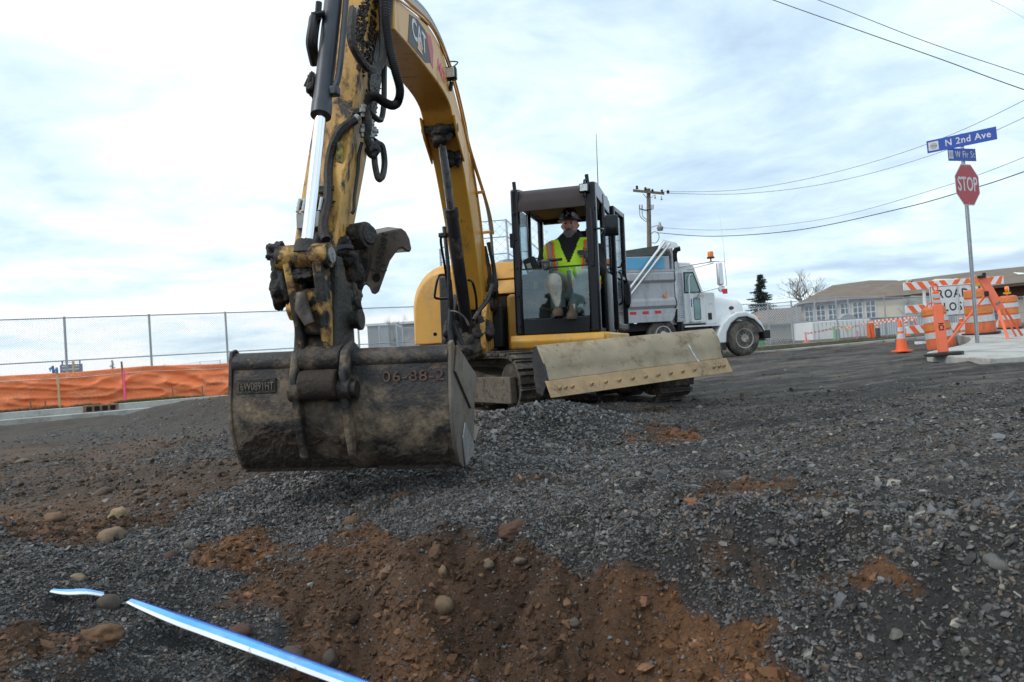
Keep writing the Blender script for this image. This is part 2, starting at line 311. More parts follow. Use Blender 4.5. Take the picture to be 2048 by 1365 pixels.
CP += [(0, 16, -.2), (-12, 15, -.3), (-9, 16.5, -.3), (-6, 12, -.18), (-7, 8, -.15), (7, 21, .05), (12, 22, .12), (14, 14, .14), (8, 11, .10), (6, 8, .05), (3, 9, -.03), (0, 9, -.06), (-2, 8.5, -.08),
       (1.8, 7.6, -.05), (-3, 11, -.12), (20, 22, .2), (-20, 11, -.3), (6.5, 13, .08), (7.5, 16, .1), (10, 18, .13), (4, 16, .02), (2, 5, -.0), (3, 4, 0), (40, 20, .3), (-6, 4.5, -.14), (6, 3, .05), (9, 6, .1),
       (0, 1.6, -.85), (.8, 1.5, -.7), (-.8, 1.7, -.8), (0, 1.0, -.95), (1.5, 1.0, -.6), (-1.5, 1.2, -.6), (0, .3, -1), (3, 1.2, -.1), (-3, 1.5, -.2)]
CP = np.array(CP)
def feat(x, y):
    r = np.sqrt(x * x + y * y) + .2; return np.stack([np.arctan2(x, y) * 1.15, np.log(r)], -1)
KP = feat(CP[:, 0], CP[:, 1]); D = np.linalg.norm(KP[:, None] - KP[None], axis=-1); WZ = np.linalg.solve(np.sqrt(D ** 2 + .0015) + np.eye(len(KP)) * 1e-4, CP[:, 2])
BUMPS = [(.38, 5.2, .25, .62, .36), (-.70, 5.3, .21, .95, .45), (-1.9, 5.6, .06, .7, .5), (-5.3, 11.6, .30, 2.0, .9), (-3.6, 11.2, .22, 1.3, .8), (-9.5, 14.2, .14, 2.5, .5), (2.9, 5.0, .05, .5, .18), (3.4, 4.6, .045, .8, .15)]
LUMPS = [(900, 1215, -.13, .13), (1010, 1300, -.10, .12), (760, 1240, .05, .10), (690, 1330, -.08, .14), (850, 1330, .06, .09), (1100, 1225, .07, .08), (1180, 1310, -.09, .12), (960, 1150, .05, .06), (800, 1130, .05, .09), (1050, 1180, -.07, .07),
    (1260, 1240, .07, .09), (1330, 1190, -.06, .08), (1450, 1330, .06, .12), (1550, 1230, -.07, .09), (1700, 1240, .05, .08), (1640, 1330, -.06, .10), (1840, 1200, .05, .07), (1900, 1300, -.06, .08), (590, 1180, .04, .08), (640, 1220, -.07, .07), (500, 1120, -.05, .10), (430, 1130, .03, .06), (300, 1270, .04, .08), (150, 1230, -.05, .08)]
LW = []
def kerb_y(x):  return np.interp(x, [-40, -20, -11.7, -7.3, 7.6, 14, 22, 60], [2.5, 11.9, 16.0, 18.2, 22.5, 24.0, 25.5, 32])
def zmacro(x, y):
    sh = np.shape(x); x = np.ravel(x).astype(float); y = np.ravel(y).astype(float); z = np.zeros_like(x)
    for i in range(0, len(x), 40000):
        f = feat(x[i:i + 40000], y[i:i + 40000]); z[i:i + 40000] = np.sqrt(((f[:, None] - KP[None]) ** 2).sum(-1) + .0015) @ WZ
    r = np.sqrt(x * x + y * y)
    far = np.clip((r - 24) / 20, 0, 1); z = z * (1 - far) + .1 * far
    back = np.clip((.5 - y) / 1.5, 0, 1); z = z * (1 - back) + (-.1 - .5 * np.exp(-r)) * back
    for bx_, by, h, rr_ in LW: z = z + h * np.exp(-(((x - bx_) ** 2 + (y - by) ** 2) / rr_ ** 2))
    for bx_, by, h, rx, ry in BUMPS: z = z + h * np.exp(-(((x - bx_) / rx) ** 2 + ((y - by) / ry) ** 2))
    d = y - kerb_y(x)                      # land beyond the kerb stands level with its top
    ktop = np.interp(x, [-12, -7, 7.6, 14, 22], [0, 0, .12, .24, .3]); t = np.clip((d - .10) / .12, 0, 1); z = z * (1 - t) + (ktop - .03 + .02 * np.clip(d, 0, 8) / 4) * t
    return z.reshape(sh)
def zfine(x, y):
    r = np.sqrt(x * x + y * y); kb = np.clip((kerb_y(x) + .1 - y) * 4, .12, 1)
    z = fbm(x, y, .9, 3, 3) * .07 * np.clip(r / 5, .4, 1) + fbm(x, y, 5, 3, 9) * .028 * np.clip(4.5 / r, .25, 1.3) + fbm(x, y, 24, 3, 5) * .012 * np.clip(3.5 / r, 0, 1)
    z = z + (np.abs(fbm(x, y, 2.4, 4, 61)) - .12) * .22 * np.clip((3.5 - r) / .8, 0, 1) + (np.abs(fbm(x, y, 3.5, 3, 66)) - .1) * .05 * np.clip((7 - r) / 3, 0, 1)
    # tracked-over furrows on the open ground to the right
    fur = (vnoise(x * .6 + .3 * y, y * 7 - x * .9, 41) * .06 + vnoise(x * 2 + y, y * 16 - x * 2, 43) * .02 + np.sin((y - x * .12) * 9 + 3 * vnoise(x * .7, y * .7, 4)) * .010) * np.clip((x - .8) / 1.5, 0, 1) * np.clip((y - 3) / 2, 0, 1)
    return (z + fur) * kb
def zground(x, y): return zmacro(x, y) + zfine(np.asarray(x, float), np.asarray(y, float))
def gz(x, y): return float(zground(np.array([x]), np.array([y]))[0])
def hit(px, py):        # first ground point seen at a pixel
    d = ray(px, py); t = np.geomspace(1.0, 60, 900); P = np.array(EYE)[None] + np.array(d)[None] * t[:, None]
    b = P[:, 2] < zmacro(P[:, 0], P[:, 1]); i = int(np.argmax(b)) if b.any() else 899; return P[i]
for px_, py_, h_, r_ in LUMPS: q_ = hit(px_, py_); LW.append((q_[0], q_[1], h_, r_))
BR = []  # brown earth weights
for px, py, wv in [(100, 1020, 1), (200, 1010, 1), (250, 990, .9), (330, 1000, 1), (60, 985, .8), (130, 1080, .9), (30, 1040, .6), (380, 975, .9), (520, 950, .35), (40, 900, .5), (160, 890, .5), (250, 930, .6), (120, 950, .55), (330, 900, .4), (20, 870, .2),
    (250, 860, .1), (400, 850, 0), (450, 1000, .1), (600, 980, 0), (800, 970, 0), (1000, 900, 0), (1100, 860, 0), (980, 1000, .05), (500, 1050, .1), (650, 1060, .1), (800, 1050, .05), (950, 1040, .2), (1100, 1050, .25), (700, 1085, .3), (900, 1075, .4), (560, 1075, .1), (1250, 1010, .3), (1120, 960, .2),
    (40, 1110, 0), (150, 1130, 0), (250, 1150, .05), (60, 1200, .1), (200, 1200, .05), (320, 1120, .05), (450, 1110, .85), (510, 1090, .8), (400, 1180, .15), (300, 1230, .05), (50, 1290, .8), (190, 1300, .85), (120, 1260, .3), (300, 1330, .15), (400, 1300, .1), (250, 1365, .2), (500, 1290, .25), (60, 1350, .3),
    (580, 1150, .3), (560, 1200, .5), (700, 1120, .9), (760, 1100, 1), (850, 1120, .85), (700, 1200, .85), (800, 1200, .8), (650, 1280, .95), (800, 1300, 1), (950, 1160, .9), (900, 1250, .85), (1000, 1230, .9), (1000, 1330, .9), (1100, 1180, .8), (1120, 1260, .95), (1150, 1330, 1), (1200, 1220, .75), (1230, 1290, .9), (1200, 1340, 1), (1050, 1220, .9), (1080, 1300, 1),
    (1300, 1290, .9), (1400, 1300, 1.1), (1350, 1350, 1.1), (1480, 1290, 1), (1250, 1350, .8), (1300, 1200, .5), (1400, 1200, .15), (1280, 1120, .15), (1550, 1250, .05), (1600, 1330, .25), (1760, 1180, .7), (1720, 1210, .4), (1820, 1260, .25), (1700, 1300, .3), (1900, 1300, .1), (2000, 1350, .15), (1560, 1180, .35), (1650, 1120, .2), (1900, 1150, 0), (2020, 1200, 0),
    (1500, 1050, .1), (1390, 990, .5), (1350, 930, .15), (1330, 880, .35), (1500, 900, 0), (1700, 850, 0), (1900, 900, 0), (1700, 980, 0), (2000, 1000, .02), (1950, 800, 0), (1600, 760, 0), (1990, 1100, .3)]:
    p = hit(px, py); BR.append((p[0], p[1], wv))
BR = np.array(BR)
def feat3(x, y): return np.concatenate([feat(x, y), 1.3 * zmacro(x, y)[:, None]], 1)
BK = feat3(BR[:, 0], BR[:, 1])
def brown(x, y):
    out = np.zeros(len(x))
    for i in range(0, len(x), 40000):
        f = feat3(x[i:i + 40000], y[i:i + 40000]); w_ = 1 / (((f[:, None] - BK[None]) ** 2).sum(-1) + 2e-4) ** 2; out[i:i + 40000] = (w_ @ BR[:, 2]) / w_.sum(1)
    return out + fbm(x, y, 2.2, 5, 31) * .62
def ground_colour(x, y):
    b = brown(x, y); b = np.clip((b - .34) / .22, 0, 1)[:, None]; n = fbm(x, y, 1.7, 4, 51)[:, None]; n2 = fbm(x, y, 9, 3, 77)[:, None]
    grey = np.array([.044, .043, .043]) * (1 + n * .5 + n2 * .5)
    br = np.array([.086, .049, .030]) * (1 + n * .7 + n2 * .6); orange = np.clip(fbm(x, y, 1.3, 3, 91) * 3, 0, 1)[:, None]; br = br * (1 - orange * .6) + np.array([.175, .084, .038]) * orange * .6
    rg = np.clip((x - .5) / 1.2, 0, 1) * np.clip((np.hypot(x, y) - 2.6) / 1.0, 0, 1); st = vnoise(x * .55 + .3 * y, y * 5.5 - x * .7, 71) + .6 * vnoise(x * 1.3, y * 11 - x * 1.2, 72)
    dusty = np.array([.100, .090, .080]) * (1 + n2 * .5); kk = (rg * np.clip(.42 + st * 1.9, 0, 1))[:, None]; grey = grey * (1 - kk) + dusty * kk
    c = grey * (1 - b) + br * b
    lf = (np.clip((-1.0 - x) / 2, 0, 1) * np.clip((y - 3.8) / 1.2, 0, 1))[:, None] * (1 - b) * .5
    c = c * (1 - lf) + np.array([.085, .068, .055]) * lf
    lf2 = (np.clip((-.9 - x) / 1.0, 0, 1) * np.clip((y - 4.1) / .8, 0, 1))[:, None] * b * .6; c = c * (1 - lf2) + np.array([.088, .066, .050]) * (1 + n * .5) * lf2
    far = np.clip((y - kerb_y(x) - .2) * 2, 0, 1)[:, None]; grass = np.array([.075, .06, .035]) * (1 + n * .8)
    return np.clip(c * (1 - far) + grass * far, .004, 1), b[:, 0]
def npmesh(name, V, F, m, colr=None, smooth=False):
    me = bpy.data.meshes.new(name); k = F.shape[1]
    me.vertices.add(len(V)); me.vertices.foreach_set('co', np.ascontiguousarray(V, dtype=np.float32).ravel())
    me.loops.add(F.size); me.loops.foreach_set('vertex_index', np.ascontiguousarray(F, dtype=np.int32).ravel())
    me.polygons.add(len(F)); me.polygons.foreach_set('loop_start', np.arange(0, F.size, k, dtype=np.int32))
    me.update(calc_edges=True)
    if colr is not None:
        a = me.color_attributes.new('Col', 'FLOAT_COLOR', 'POINT'); c4 = np.ones((len(V), 4), np.float32); c4[:, :3] = colr; a.data.foreach_set('color', c4.ravel())
    if smooth: me.shade_smooth()
    else: me.shade_flat()
    me.materials.append(m); o = bpy.data.objects.new(name, me); col.objects.link(o); return o
# one sheet, fine in front of the viewer and reaching the horizon all round
ang = np.concatenate([np.linspace(-180, -54, 60, endpoint=False), np.linspace(-54, 54, 900, endpoint=False), np.linspace(54, 180, 60, endpoint=False)]) * math.pi / 180
rad = np.concatenate([[.05, .4, .8], np.geomspace(1.1, 30, 860), np.geomspace(31, 2500, 40)])
A_, R_ = np.meshgrid(ang, rad); GX = (np.sin(A_) * R_).ravel(); GY = (np.cos(A_) * R_).ravel(); GZ = zground(GX, GY)
gc, gb = ground_colour(GX, GY); na = len(ang); nr = len(rad)
ii, jj = np.meshgrid(np.arange(nr - 1), np.arange(na), indexing='ij'); j2 = (jj + 1) % na
GF = np.stack([ii * na + jj, (ii + 1) * na + jj, (ii + 1) * na + j2, ii * na + j2], -1).reshape(-1, 4)
M['ground'] = attrmat('earth_and_gravel', .88, [(38, .5), (110, .8), (300, .7)], (55, .45), .3)
tag(npmesh('ground', np.stack([GX, GY, GZ], -1), GF, M['ground'], gc, True), kind='structure')

# ------------------------------------------------------------------ loose stone
def ico():
    t = (1 + 5 ** .5) / 2; v = np.array([(-1, t, 0), (1, t, 0), (-1, -t, 0), (1, -t, 0), (0, -1, t), (0, 1, t), (0, -1, -t), (0, 1, -t), (t, 0, -1), (t, 0, 1), (-t, 0, -1), (-t, 0, 1)], float)
    v /= np.linalg.norm(v[0]); f = np.array([(0, 11, 5), (0, 5, 1), (0, 1, 7), (0, 7, 10), (0, 10, 11), (1, 5, 9), (5, 11, 4), (11, 10, 2), (10, 7, 6), (7, 1, 8), (3, 9, 4), (3, 4, 2), (3, 2, 6), (3, 6, 8), (3, 8, 9), (4, 9, 5), (2, 4, 11), (6, 2, 10), (8, 6, 7), (9, 8, 1)])
    return v, f
IV, IF = ico()
OV = np.array([(1, 0, 0), (-1, 0, 0), (0, 1, 0), (0, -1, 0), (0, 0, 1), (0, 0, -1)], float); OF = np.array([(0, 2, 4), (2, 1, 4), (1, 3, 4), (3, 0, 4), (2, 0, 5), (1, 2, 5), (3, 1, 5), (0, 3, 5)])
def stones(name, x, y, size, colr, m, sink=.3, flat=.6, fine=False):
    IV_, IF_ = (OV, OF) if fine else (IV, IF); nv = len(IV_)
    n = len(x); z = zground(x, y); jit = 1 + rng.uniform(-.42, .42, (n, nv, 1)); v = IV_[None] * jit + (rng.uniform(-.3, .3, (n, nv, 3)) if fine else 0)
    sc_ = np.stack([rng.uniform(.75, 1.35, n), rng.uniform(.6, 1.05, n), rng.uniform(.4, 1.0, n) * flat / .6 * .8], -1); v = v * sc_[:, None] * size[:, None, None]
    q = rng.normal(size=(n, 4)) * np.array([1.6, .55, .55, 1.2]); q /= np.linalg.norm(q, axis=1)[:, None]; w_, a, b, c = q.T
    Rm = np.stack([1 - 2 * (b * b + c * c), 2 * (a * b - c * w_), 2 * (a * c + b * w_), 2 * (a * b + c * w_), 1 - 2 * (a * a + c * c), 2 * (b * c - a * w_), 2 * (a * c - b * w_), 2 * (b * c + a * w_), 1 - 2 * (a * a + b * b)], -1).reshape(n, 3, 3)
    v = np.einsum('nij,nkj->nki', Rm, v) + np.stack([x, y, z + size * sink * rng.uniform(-.6, 1.4, n)], -1)[:, None]
    F = (IF_[None] + (np.arange(n) * nv)[:, None, None]).reshape(-1, 3)
    return npmesh(name, v.reshape(-1, 3), F, m, np.repeat(colr, nv, 0))
def scatter(n, r0, r1, a0=-52, a1=52, p=1.0):
    a = rng.uniform(R(a0), R(a1), n); r = r0 * (r1 / r0) ** (rng.uniform(0, 1, n) ** p); return r * np.sin(a), r * np.cos(a)
M['stone'] = attrmat('crushed_stone', .62, None, (90, .3), .55)
M['clod'] = attrmat('earth_clod', .9, [(120, .6)], (70, .35), .25)
x, y = scatter(300000, 1.35, 13, p=.95); _, b = ground_colour(x, y); r = np.hypot(x, y)
hp = np.exp(-(((x + .2) / 1.3) ** 2 + ((y - 5.2) / .7) ** 2)); dens = .5 + hp * .8 + fbm(x, y, 1.1, 3, 123) * 1.1 + .35 * np.exp(-((r - 4.2) / 1.6) ** 2) + .25 * (r < 3); dens = np.where((x > .9) & (r > 2.75), dens * np.clip(.40 - .13 * (r - 2.75), .07, 1), dens)
dens = np.where((x < -1.6) & (r > 4.6) , dens * .5, dens); keep = (rng.uniform(0, 1, len(x)) < dens * (1 - .93 * b)) & (y < kerb_y(x) - .3)
keep &= ~((np.abs(x - .3) < 2.2) & (y > 7.6) & (y < 11.5) & (rng.uniform(0, 1, len(x)) < .6))
x, y, r = x[keep], y[keep], r[keep]; n = len(x)
size = rng.lognormal(0, .34, n) * .0075 * np.clip(r / 3.6, .8, 1.5) * np.where((r < 2.9) & (x > .2), 1.18, 1.0)
g = rng.lognormal(0, .33, n)[:, None]; cc = np.array([.080, .079, .079]) * g; fresh_sheen = np.exp(-(((x + .2) / 1.5) ** 2 + ((y - 4.9) / .9) ** 2)) + .8 * np.exp(-(((x + 5) / 2.5) ** 2 + ((y - 11.4) / 1.2) ** 2)) + .6 * np.exp(-(((x + 1.6) / .8) ** 2 + ((y - 4.4) / .7) ** 2)); cc = cc * (1 + .75 * np.clip(fresh_sheen, 0, 1))[:, None]; br_ = (rng.uniform(0, 1, n) < .16)[:, None]; cc = np.where(br_, np.array([.105, .078, .058]) * g, cc)  # paler fresh dry heaps, plus the slope's wet sheen painted into the stone colour
pale = (rng.uniform(0, 1, n) < np.where((x > 1.0) & (r > 2.2), .05, .006))[:, None]; cc = np.where(pale, np.array([.22, .21, .18]) * g, cc)
tag(stones('gravel', x, y, size, np.clip(cc, .01, .5), M['stone'], .35, .5), kind='stuff', label='dark grey crushed gravel strewn over the dug-up road')
# fines packed between the stones
xf_, yf_ = scatter(480000, 1.35, 8.5, p=.9); _, b = ground_colour(xf_, yf_); rf = np.hypot(xf_, yf_)
kf = (rng.uniform(0, 1, len(xf_)) < (.9 + fbm(xf_, yf_, 1.6, 3, 321) * .8) * (1 - .8 * b) * np.where((xf_ > .9) & (rf > 2.8), .5, 1)) & (yf_ < kerb_y(xf_) - .3); xf_, yf_, rf = xf_[kf], yf_[kf], rf[kf]; nf = len(xf_)
cf = np.array([.062, .061, .061]) * rng.lognormal(0, .42, nf)[:, None]; cf = np.where((rng.uniform(0, 1, nf) < .2)[:, None], np.array([.09, .065, .048]) * rng.lognormal(0, .3, nf)[:, None], cf)
tag(stones('gravel_fines', xf_, yf_, rng.lognormal(0, .35, nf) * .0052 * np.clip(rf / 3.2, .75, 1.7), np.clip(cf, .008, .4), M['stone'], .3, .6, True), kind='stuff', label='fine crushed stone packed between the larger gravel')
x, y = scatter(110000, 1.35, 9, p=.85); _, b = ground_colour(x, y); k = rng.uniform(0, 1, len(x)) < (b * .95 + .03) * np.where((x < -1.2) & (y > 4.3), .22, 1); x, y = x[k], y[k]; n = len(x); r = np.hypot(x, y)
size = np.clip(rng.lognormal(0, .62, n), .3, 3.0) * .0066 * np.clip(r / 3.2, .8, 1.6); gcol, _ = ground_colour(x, y); cc = gcol * rng.lognormal(.05, .28, n)[:, None]
tag(stones('soil_crumbs', x, y, size, np.clip(cc, .01, .4), M['clod'], .2, .65), kind='stuff', label='crumbled brown earth on the trench side')
x, y = scatter(5200, 1.6, 4.6, -40, 40); _, b = ground_colour(x, y); k = rng.uniform(0, 1, len(x)) < b * .9 * (fbm(x, y, 3, 2, 55) > -.05); x, y = x[k], y[k]; n = len(x); cc = ground_colour(x, y)[0] * rng.lognormal(.1, .3, n)[:, None]
tag(stones('earth_clods', x, y, np.clip(rng.lognormal(0, .45, n), .4, 2.4) * .013, np.clip(cc, .01, .4), M['clod'], .1, .8), kind='stuff', label='broken clods of brown earth in the trench side')
# scattered fist-sized coarse rubble (uncountable, along the right-hand crest)
x, y = scatter(1000, 1.6, 5.5, -40, 48); k = (ground_colour(x, y)[1] < .3) & (x > -.2) & (rng.uniform(0, 1, len(x)) < np.where(x > .8, .9, .35)); x, y = x[k], y[k]; n = len(x)
cc = np.where((rng.uniform(0, 1, n) < .3)[:, None], np.array([.20, .19, .165]), np.array([.085, .088, .095])) * rng.lognormal(0, .25, n)[:, None]
tag(stones('rubble', x, y, rng.uniform(.014, .027, n), cc, M['stone'], .3, .5), kind='stuff', label='coarser broken stone lying on the gravel')

# ------------------------------------------------------------------ individual boulders
def boulder(name, px, py, wpx, c, label, cat='boulder', asp=(1, .8, .7), rough=.20, sub=3, sink=.50, seed=1, rot=0, group=None):
    p = hit(px, py + wpx * .25); dep = p[1]; rad_ = wpx / 2 / FPX * dep
    bm = bmesh.new(); bmesh.ops.create_icosphere(bm, subdivisions=sub, radius=1); rr = random.Random(seed)
    from mathutils import noise
    off = Vector((rr.uniform(0, 50), rr.uniform(0, 50), 0))
    for v in bm.verts:
        q = v.co.copy(); k = 1 + rough * 2 * noise.noise(q * 1.1 + off) + rough * noise.noise(q * 2.7 + off) + rough * .5 * noise.noise(q * 6 + off); v.co = Vector((q.x * asp[0], q.y * asp[1], q.z * asp[2])) * k
    me = bpy.data.meshes.new(name); bm.to_mesh(me); bm.free(); me.shade_smooth()
    me.materials.append(mat('stone_' + str(seed), c, .8, 0, [(tuple(x * .45 for x in c), 2.5 / max(rad_, .02) * .06 * 10, .5, .66, S1, None), ((.09, .05, .03), 18, .52, .68, S1, None)], var=.25, vscale=25, bump=(60, .5)))
    o = bpy.data.objects.new(name, me); col.objects.link(o); o.scale = (rad_,) * 3; o.rotation_euler = (rr.uniform(-.2, .2), rr.uniform(-.2, .2) + rot, rr.uniform(0, 6) if rot == 0 else 0)
    o.location = (p[0], p[1], float(zground(p[0:1], p[1:2])[0]) + rad_ * asp[2] * (.7 - sink)); tag(o, label, cat, group); return o
for a in [
    ('boulder', 106, 1020, 42, (.22, .125, .075), 'rusty brown rounded boulder in the pit left of the pale pointed one', 'boulder', (1, .8, .62), .1),
    ('boulder', 238, 1040, 46, (.36, .26, .15), 'pale tan pointed boulder standing highest in the brown pit', 'boulder', (.95, .8, .85), .16),
    ('boulder', 222, 1072, 62, (.26, .18, .115), 'flat tan boulder just below the pale pointed one', 'boulder', (1, .7, .55), .12),
    ('boulder', 204, 972, 32, (.12, .085, .06), 'small dark brown boulder on the flat mud above the pit', 'boulder', (1, .8, .6), .14),
    ('boulder', 277, 975, 24, (.12, .10, .085), 'small grey-brown stone right of the dark brown boulder above the pit', 'stone', (1, .8, .55), .14),
    ('boulder', 45, 918, 34, (.17, .145, .11), 'flat dusty stone on the mud below the kerb', 'stone', (1, .7, .4), .14),
    ('boulder', 704, 1038, 34, (.15, .085, .045), 'rust brown lump of rock on the gravel straight below the bucket', 'rock', (1, .8, .8), .2),
    ('boulder', 217, 1210, 44, (.10, .08, .062), 'round dark boulder at the break in the blue and white strip', 'boulder', (1, .9, .9), .1),
    ('earth_clod', 196, 1298, 78, (.17, .088, .042), 'big orange-brown clod of earth below the blue and white strip', 'clod', (1, .8, .6), .24),
    ('boulder', 582, 1296, 64, (.11, .085, .068), 'large smooth grey-brown boulder above the blue and white strip', 'boulder', (1, .8, .62), .08),
    ('boulder', 478, 1262, 50, (.13, .070, .048), 'reddish half-buried boulder touching the blue and white strip', 'boulder', (1, .8, .6), .1),
    ('boulder', 662, 1330, 38, (.10, .08, .065), 'dark pointed stone close above the blue and white strip', 'stone', (.8, .8, 1), .16),
    ('boulder', 341, 1112, 32, (.09, .05, .038), 'dark red-brown stone on the gravel above the blue and white strip', 'stone', (1, .8, .7), .12),
    ('boulder', 381, 1096, 26, (.17, .15, .13), 'grey upright stone beside the dark red-brown stone', 'stone', (.8, .8, 1), .14),
    ('boulder', 158, 1158, 32, (.25, .20, .13), 'pale flat stone on the dark gravel mound', 'stone', (1, .8, .45), .14),
    ('boulder', 6, 1034, 48, (.17, .165, .155), 'grey boulder behind the dark gravel mound at the picture edge', 'boulder', (1, .8, .65), .14),
    ('boulder', 891, 1240, 42, (.20, .135, .08), 'round tan boulder stuck in the middle of the brown trench side', 'boulder', (1, .8, .9), .1),
    ('boulder', 888, 1182, 24, (.24, .16, .09), 'small pale tan stone above the round boulder in the trench side', 'stone', (.7, .8, 1), .18),
    ('boulder', 976, 1132, 24, (.19, .145, .095), 'small tan stone near the top of the trench side', 'stone', (1, .8, .9), .14),
    ('boulder', 782, 1146, 28, (.21, .14, .085), 'thin tan flake of rock in the upper trench side', 'stone', (1, .5, .45), .2),
    ('boulder', 1043, 1155, 30, (.17, .13, .095), 'flat light brown stone right of the small tan stone in the trench side', 'stone', (1, .8, .5), .16),
    ('earth_clod', 1030, 1052, 68, (.095, .045, .026), 'dark red-brown clod of earth on the rim above the trench', 'clod', (1, .7, .45), .28),
    ('earth_clod', 1385, 991, 46, (.24, .11, .05), 'bright orange clod of earth lying on the grey gravel', 'clod', (1, .7, .35), .28),
    ('boulder', 1986, 1142, 36, (.15, .16, .16), 'smooth grey stone on the coarse gravel crest, upper of two', 'stone', (1, .8, .7), .08),
    ('boulder', 2002, 1168, 40, (.17, .17, .165), 'smooth grey stone on the coarse gravel crest, lower of two', 'stone', (1, .8, .6), .08),
    ('boulder', 1546, 1105, 26, (.17, .165, .155), 'blocky light grey stone on the crest of coarse gravel', 'stone', (1, .8, .6), .16),
    ('boulder', 1330, 1360, 26, (.20, .20, .20), 'small grey stone low on the orange earth', 'stone', (1, .8, .6), .12),
    ('boulder', 1150, 1262, 26, (.13, .11, .09), 'dark grey stone in the trench side right of the round tan boulder', 'stone', (1, .8, .7), .14)]:
    nm, px, py, wp, c, lb, ct, asp, ro = a; boulder(nm, px, py, wp, c, lb, ct, asp, ro, seed=px + py, sub=4 if 'clod' in nm else 3)

# ------------------------------------------------------------------ blue and white strip in the gravel
def strip_mesh(pts, width, mats, names, root, up0=Vector((0, -.35, 1))):
    pts = smoothcurve(pts, 8)
    for (a, b, m, nm) in mats:
        mb = MB(); rings = []
        for i, p in enumerate(pts):
            t = (pts[min(i + 1, len(pts) - 1)] - pts[max(i - 1, 0)]).normalized(); s_ = t.cross(up0).normalized(); n_ = s_.cross(t); wd = width * (.45 + .55 * min(1, i / 12))
            rings.append([p + s_ * wd * a + n_ * .002, p + s_ * wd * b + n_ * .002, p + s_ * wd * b - n_ * .001, p + s_ * wd * a - n_ * .001])
        mb.loft(rings).build(nm, m, root, smooth=0)
M['stripblue'] = mat('sky_blue_film', (.13, .48, .88), .3, 0, [((.35, .55, .78), 6, .5, .8, S1, None), ((.2, .18, .15), 22, .60, .70, S1, None)], var=.06, bump=(9, .3))
M['stripwhite'] = mat('white_film', (.84, .86, .90), .35, 0, [((.40, .36, .31), 18, .60, .72, S1, None)], var=.04)
M['stripnavy'] = mat('navy_edge', (.01, .035, .30), .4, var=.1)
rt = thing('measuring_tape', 'long blue and white flat strip running out of the gravel towards the viewer', 'tape', hit(258, 1205))
def gp(px, py, h): q = hit(px, py); d = (Vector(q) - EYE); return EYE + d * (1 - h / max(.2, abs(d.z))) - rt.location
pts = [gp(258, 1202, .02), gp(330, 1230, .05), gp(420, 1262, .07), gp(520, 1298, .08), gp(620, 1335, .09), gp(720, 1372, .10), gp(860, 1425, .12)]
strip_mesh(pts, .058, [(-.5, -.40, 'stripnavy', 'printed_edge'), (-.399, .16, 'stripblue', 'blue_band'), (.161, .5, 'stripwhite', 'white_band')], None, rt)
mb = MB(); sp = smoothcurve(pts, 30)
for i in range(10, len(sp) - 1, 1):
    t = (sp[i + 1] - sp[i]).normalized(); s_ = t.cross(Vector((0, -.35, 1))).normalized(); n_ = s_.cross(t); q = sp[i] + n_ * .0035 - s_ * .0215
    mb.add([q + t * .0012, q + t * .0012 + s_ * .006, q - t * .0012 + s_ * .006, q - t * .0012], [(0, 1, 2, 3)])
mb.build('tick_marks', 'stripnavy', rt, smooth=0)
rt2 = thing('measuring_tape', 'short piece of blue and white strip half buried behind the round dark boulder', 'tape', hit(155, 1184))
def gp2(px, py, h): q = hit(px, py); d = (Vector(q) - EYE); return EYE + d * (1 - h / max(.2, abs(d.z))) - rt2.location
strip_mesh([gp2(102, 1182, .012), gp2(135, 1185, .02), gp2(172, 1184, .028), gp2(208, 1190, .02)], .036, [(-.5, .0, 'stripblue', 'blue_band'), (.001, .5, 'stripwhite', 'white_band')], None, rt2)

# ================================================================== EXCAVATOR
# local frame: x = viewer's right, y = away from the viewer, z up; root at the slew centre on the ground
EXM = Matrix.Translation((.155, 9.13, -.02)) @ Matrix.Rotation(R(-15), 4, 'Z') @ Matrix.Rotation(R(1.3), 4, 'Y')
EX = thing('excavator', 'yellow tracked excavator with raised dozer blade and muddy bucket in the gravel', 'excavator'); EX.matrix_world = EXM
EXI = EXM.inverted()
def LP(px, py, Y): return EXI @ atY(px, py, Y)
UC = Matrix.Rotation(R(46), 4, 'Z')
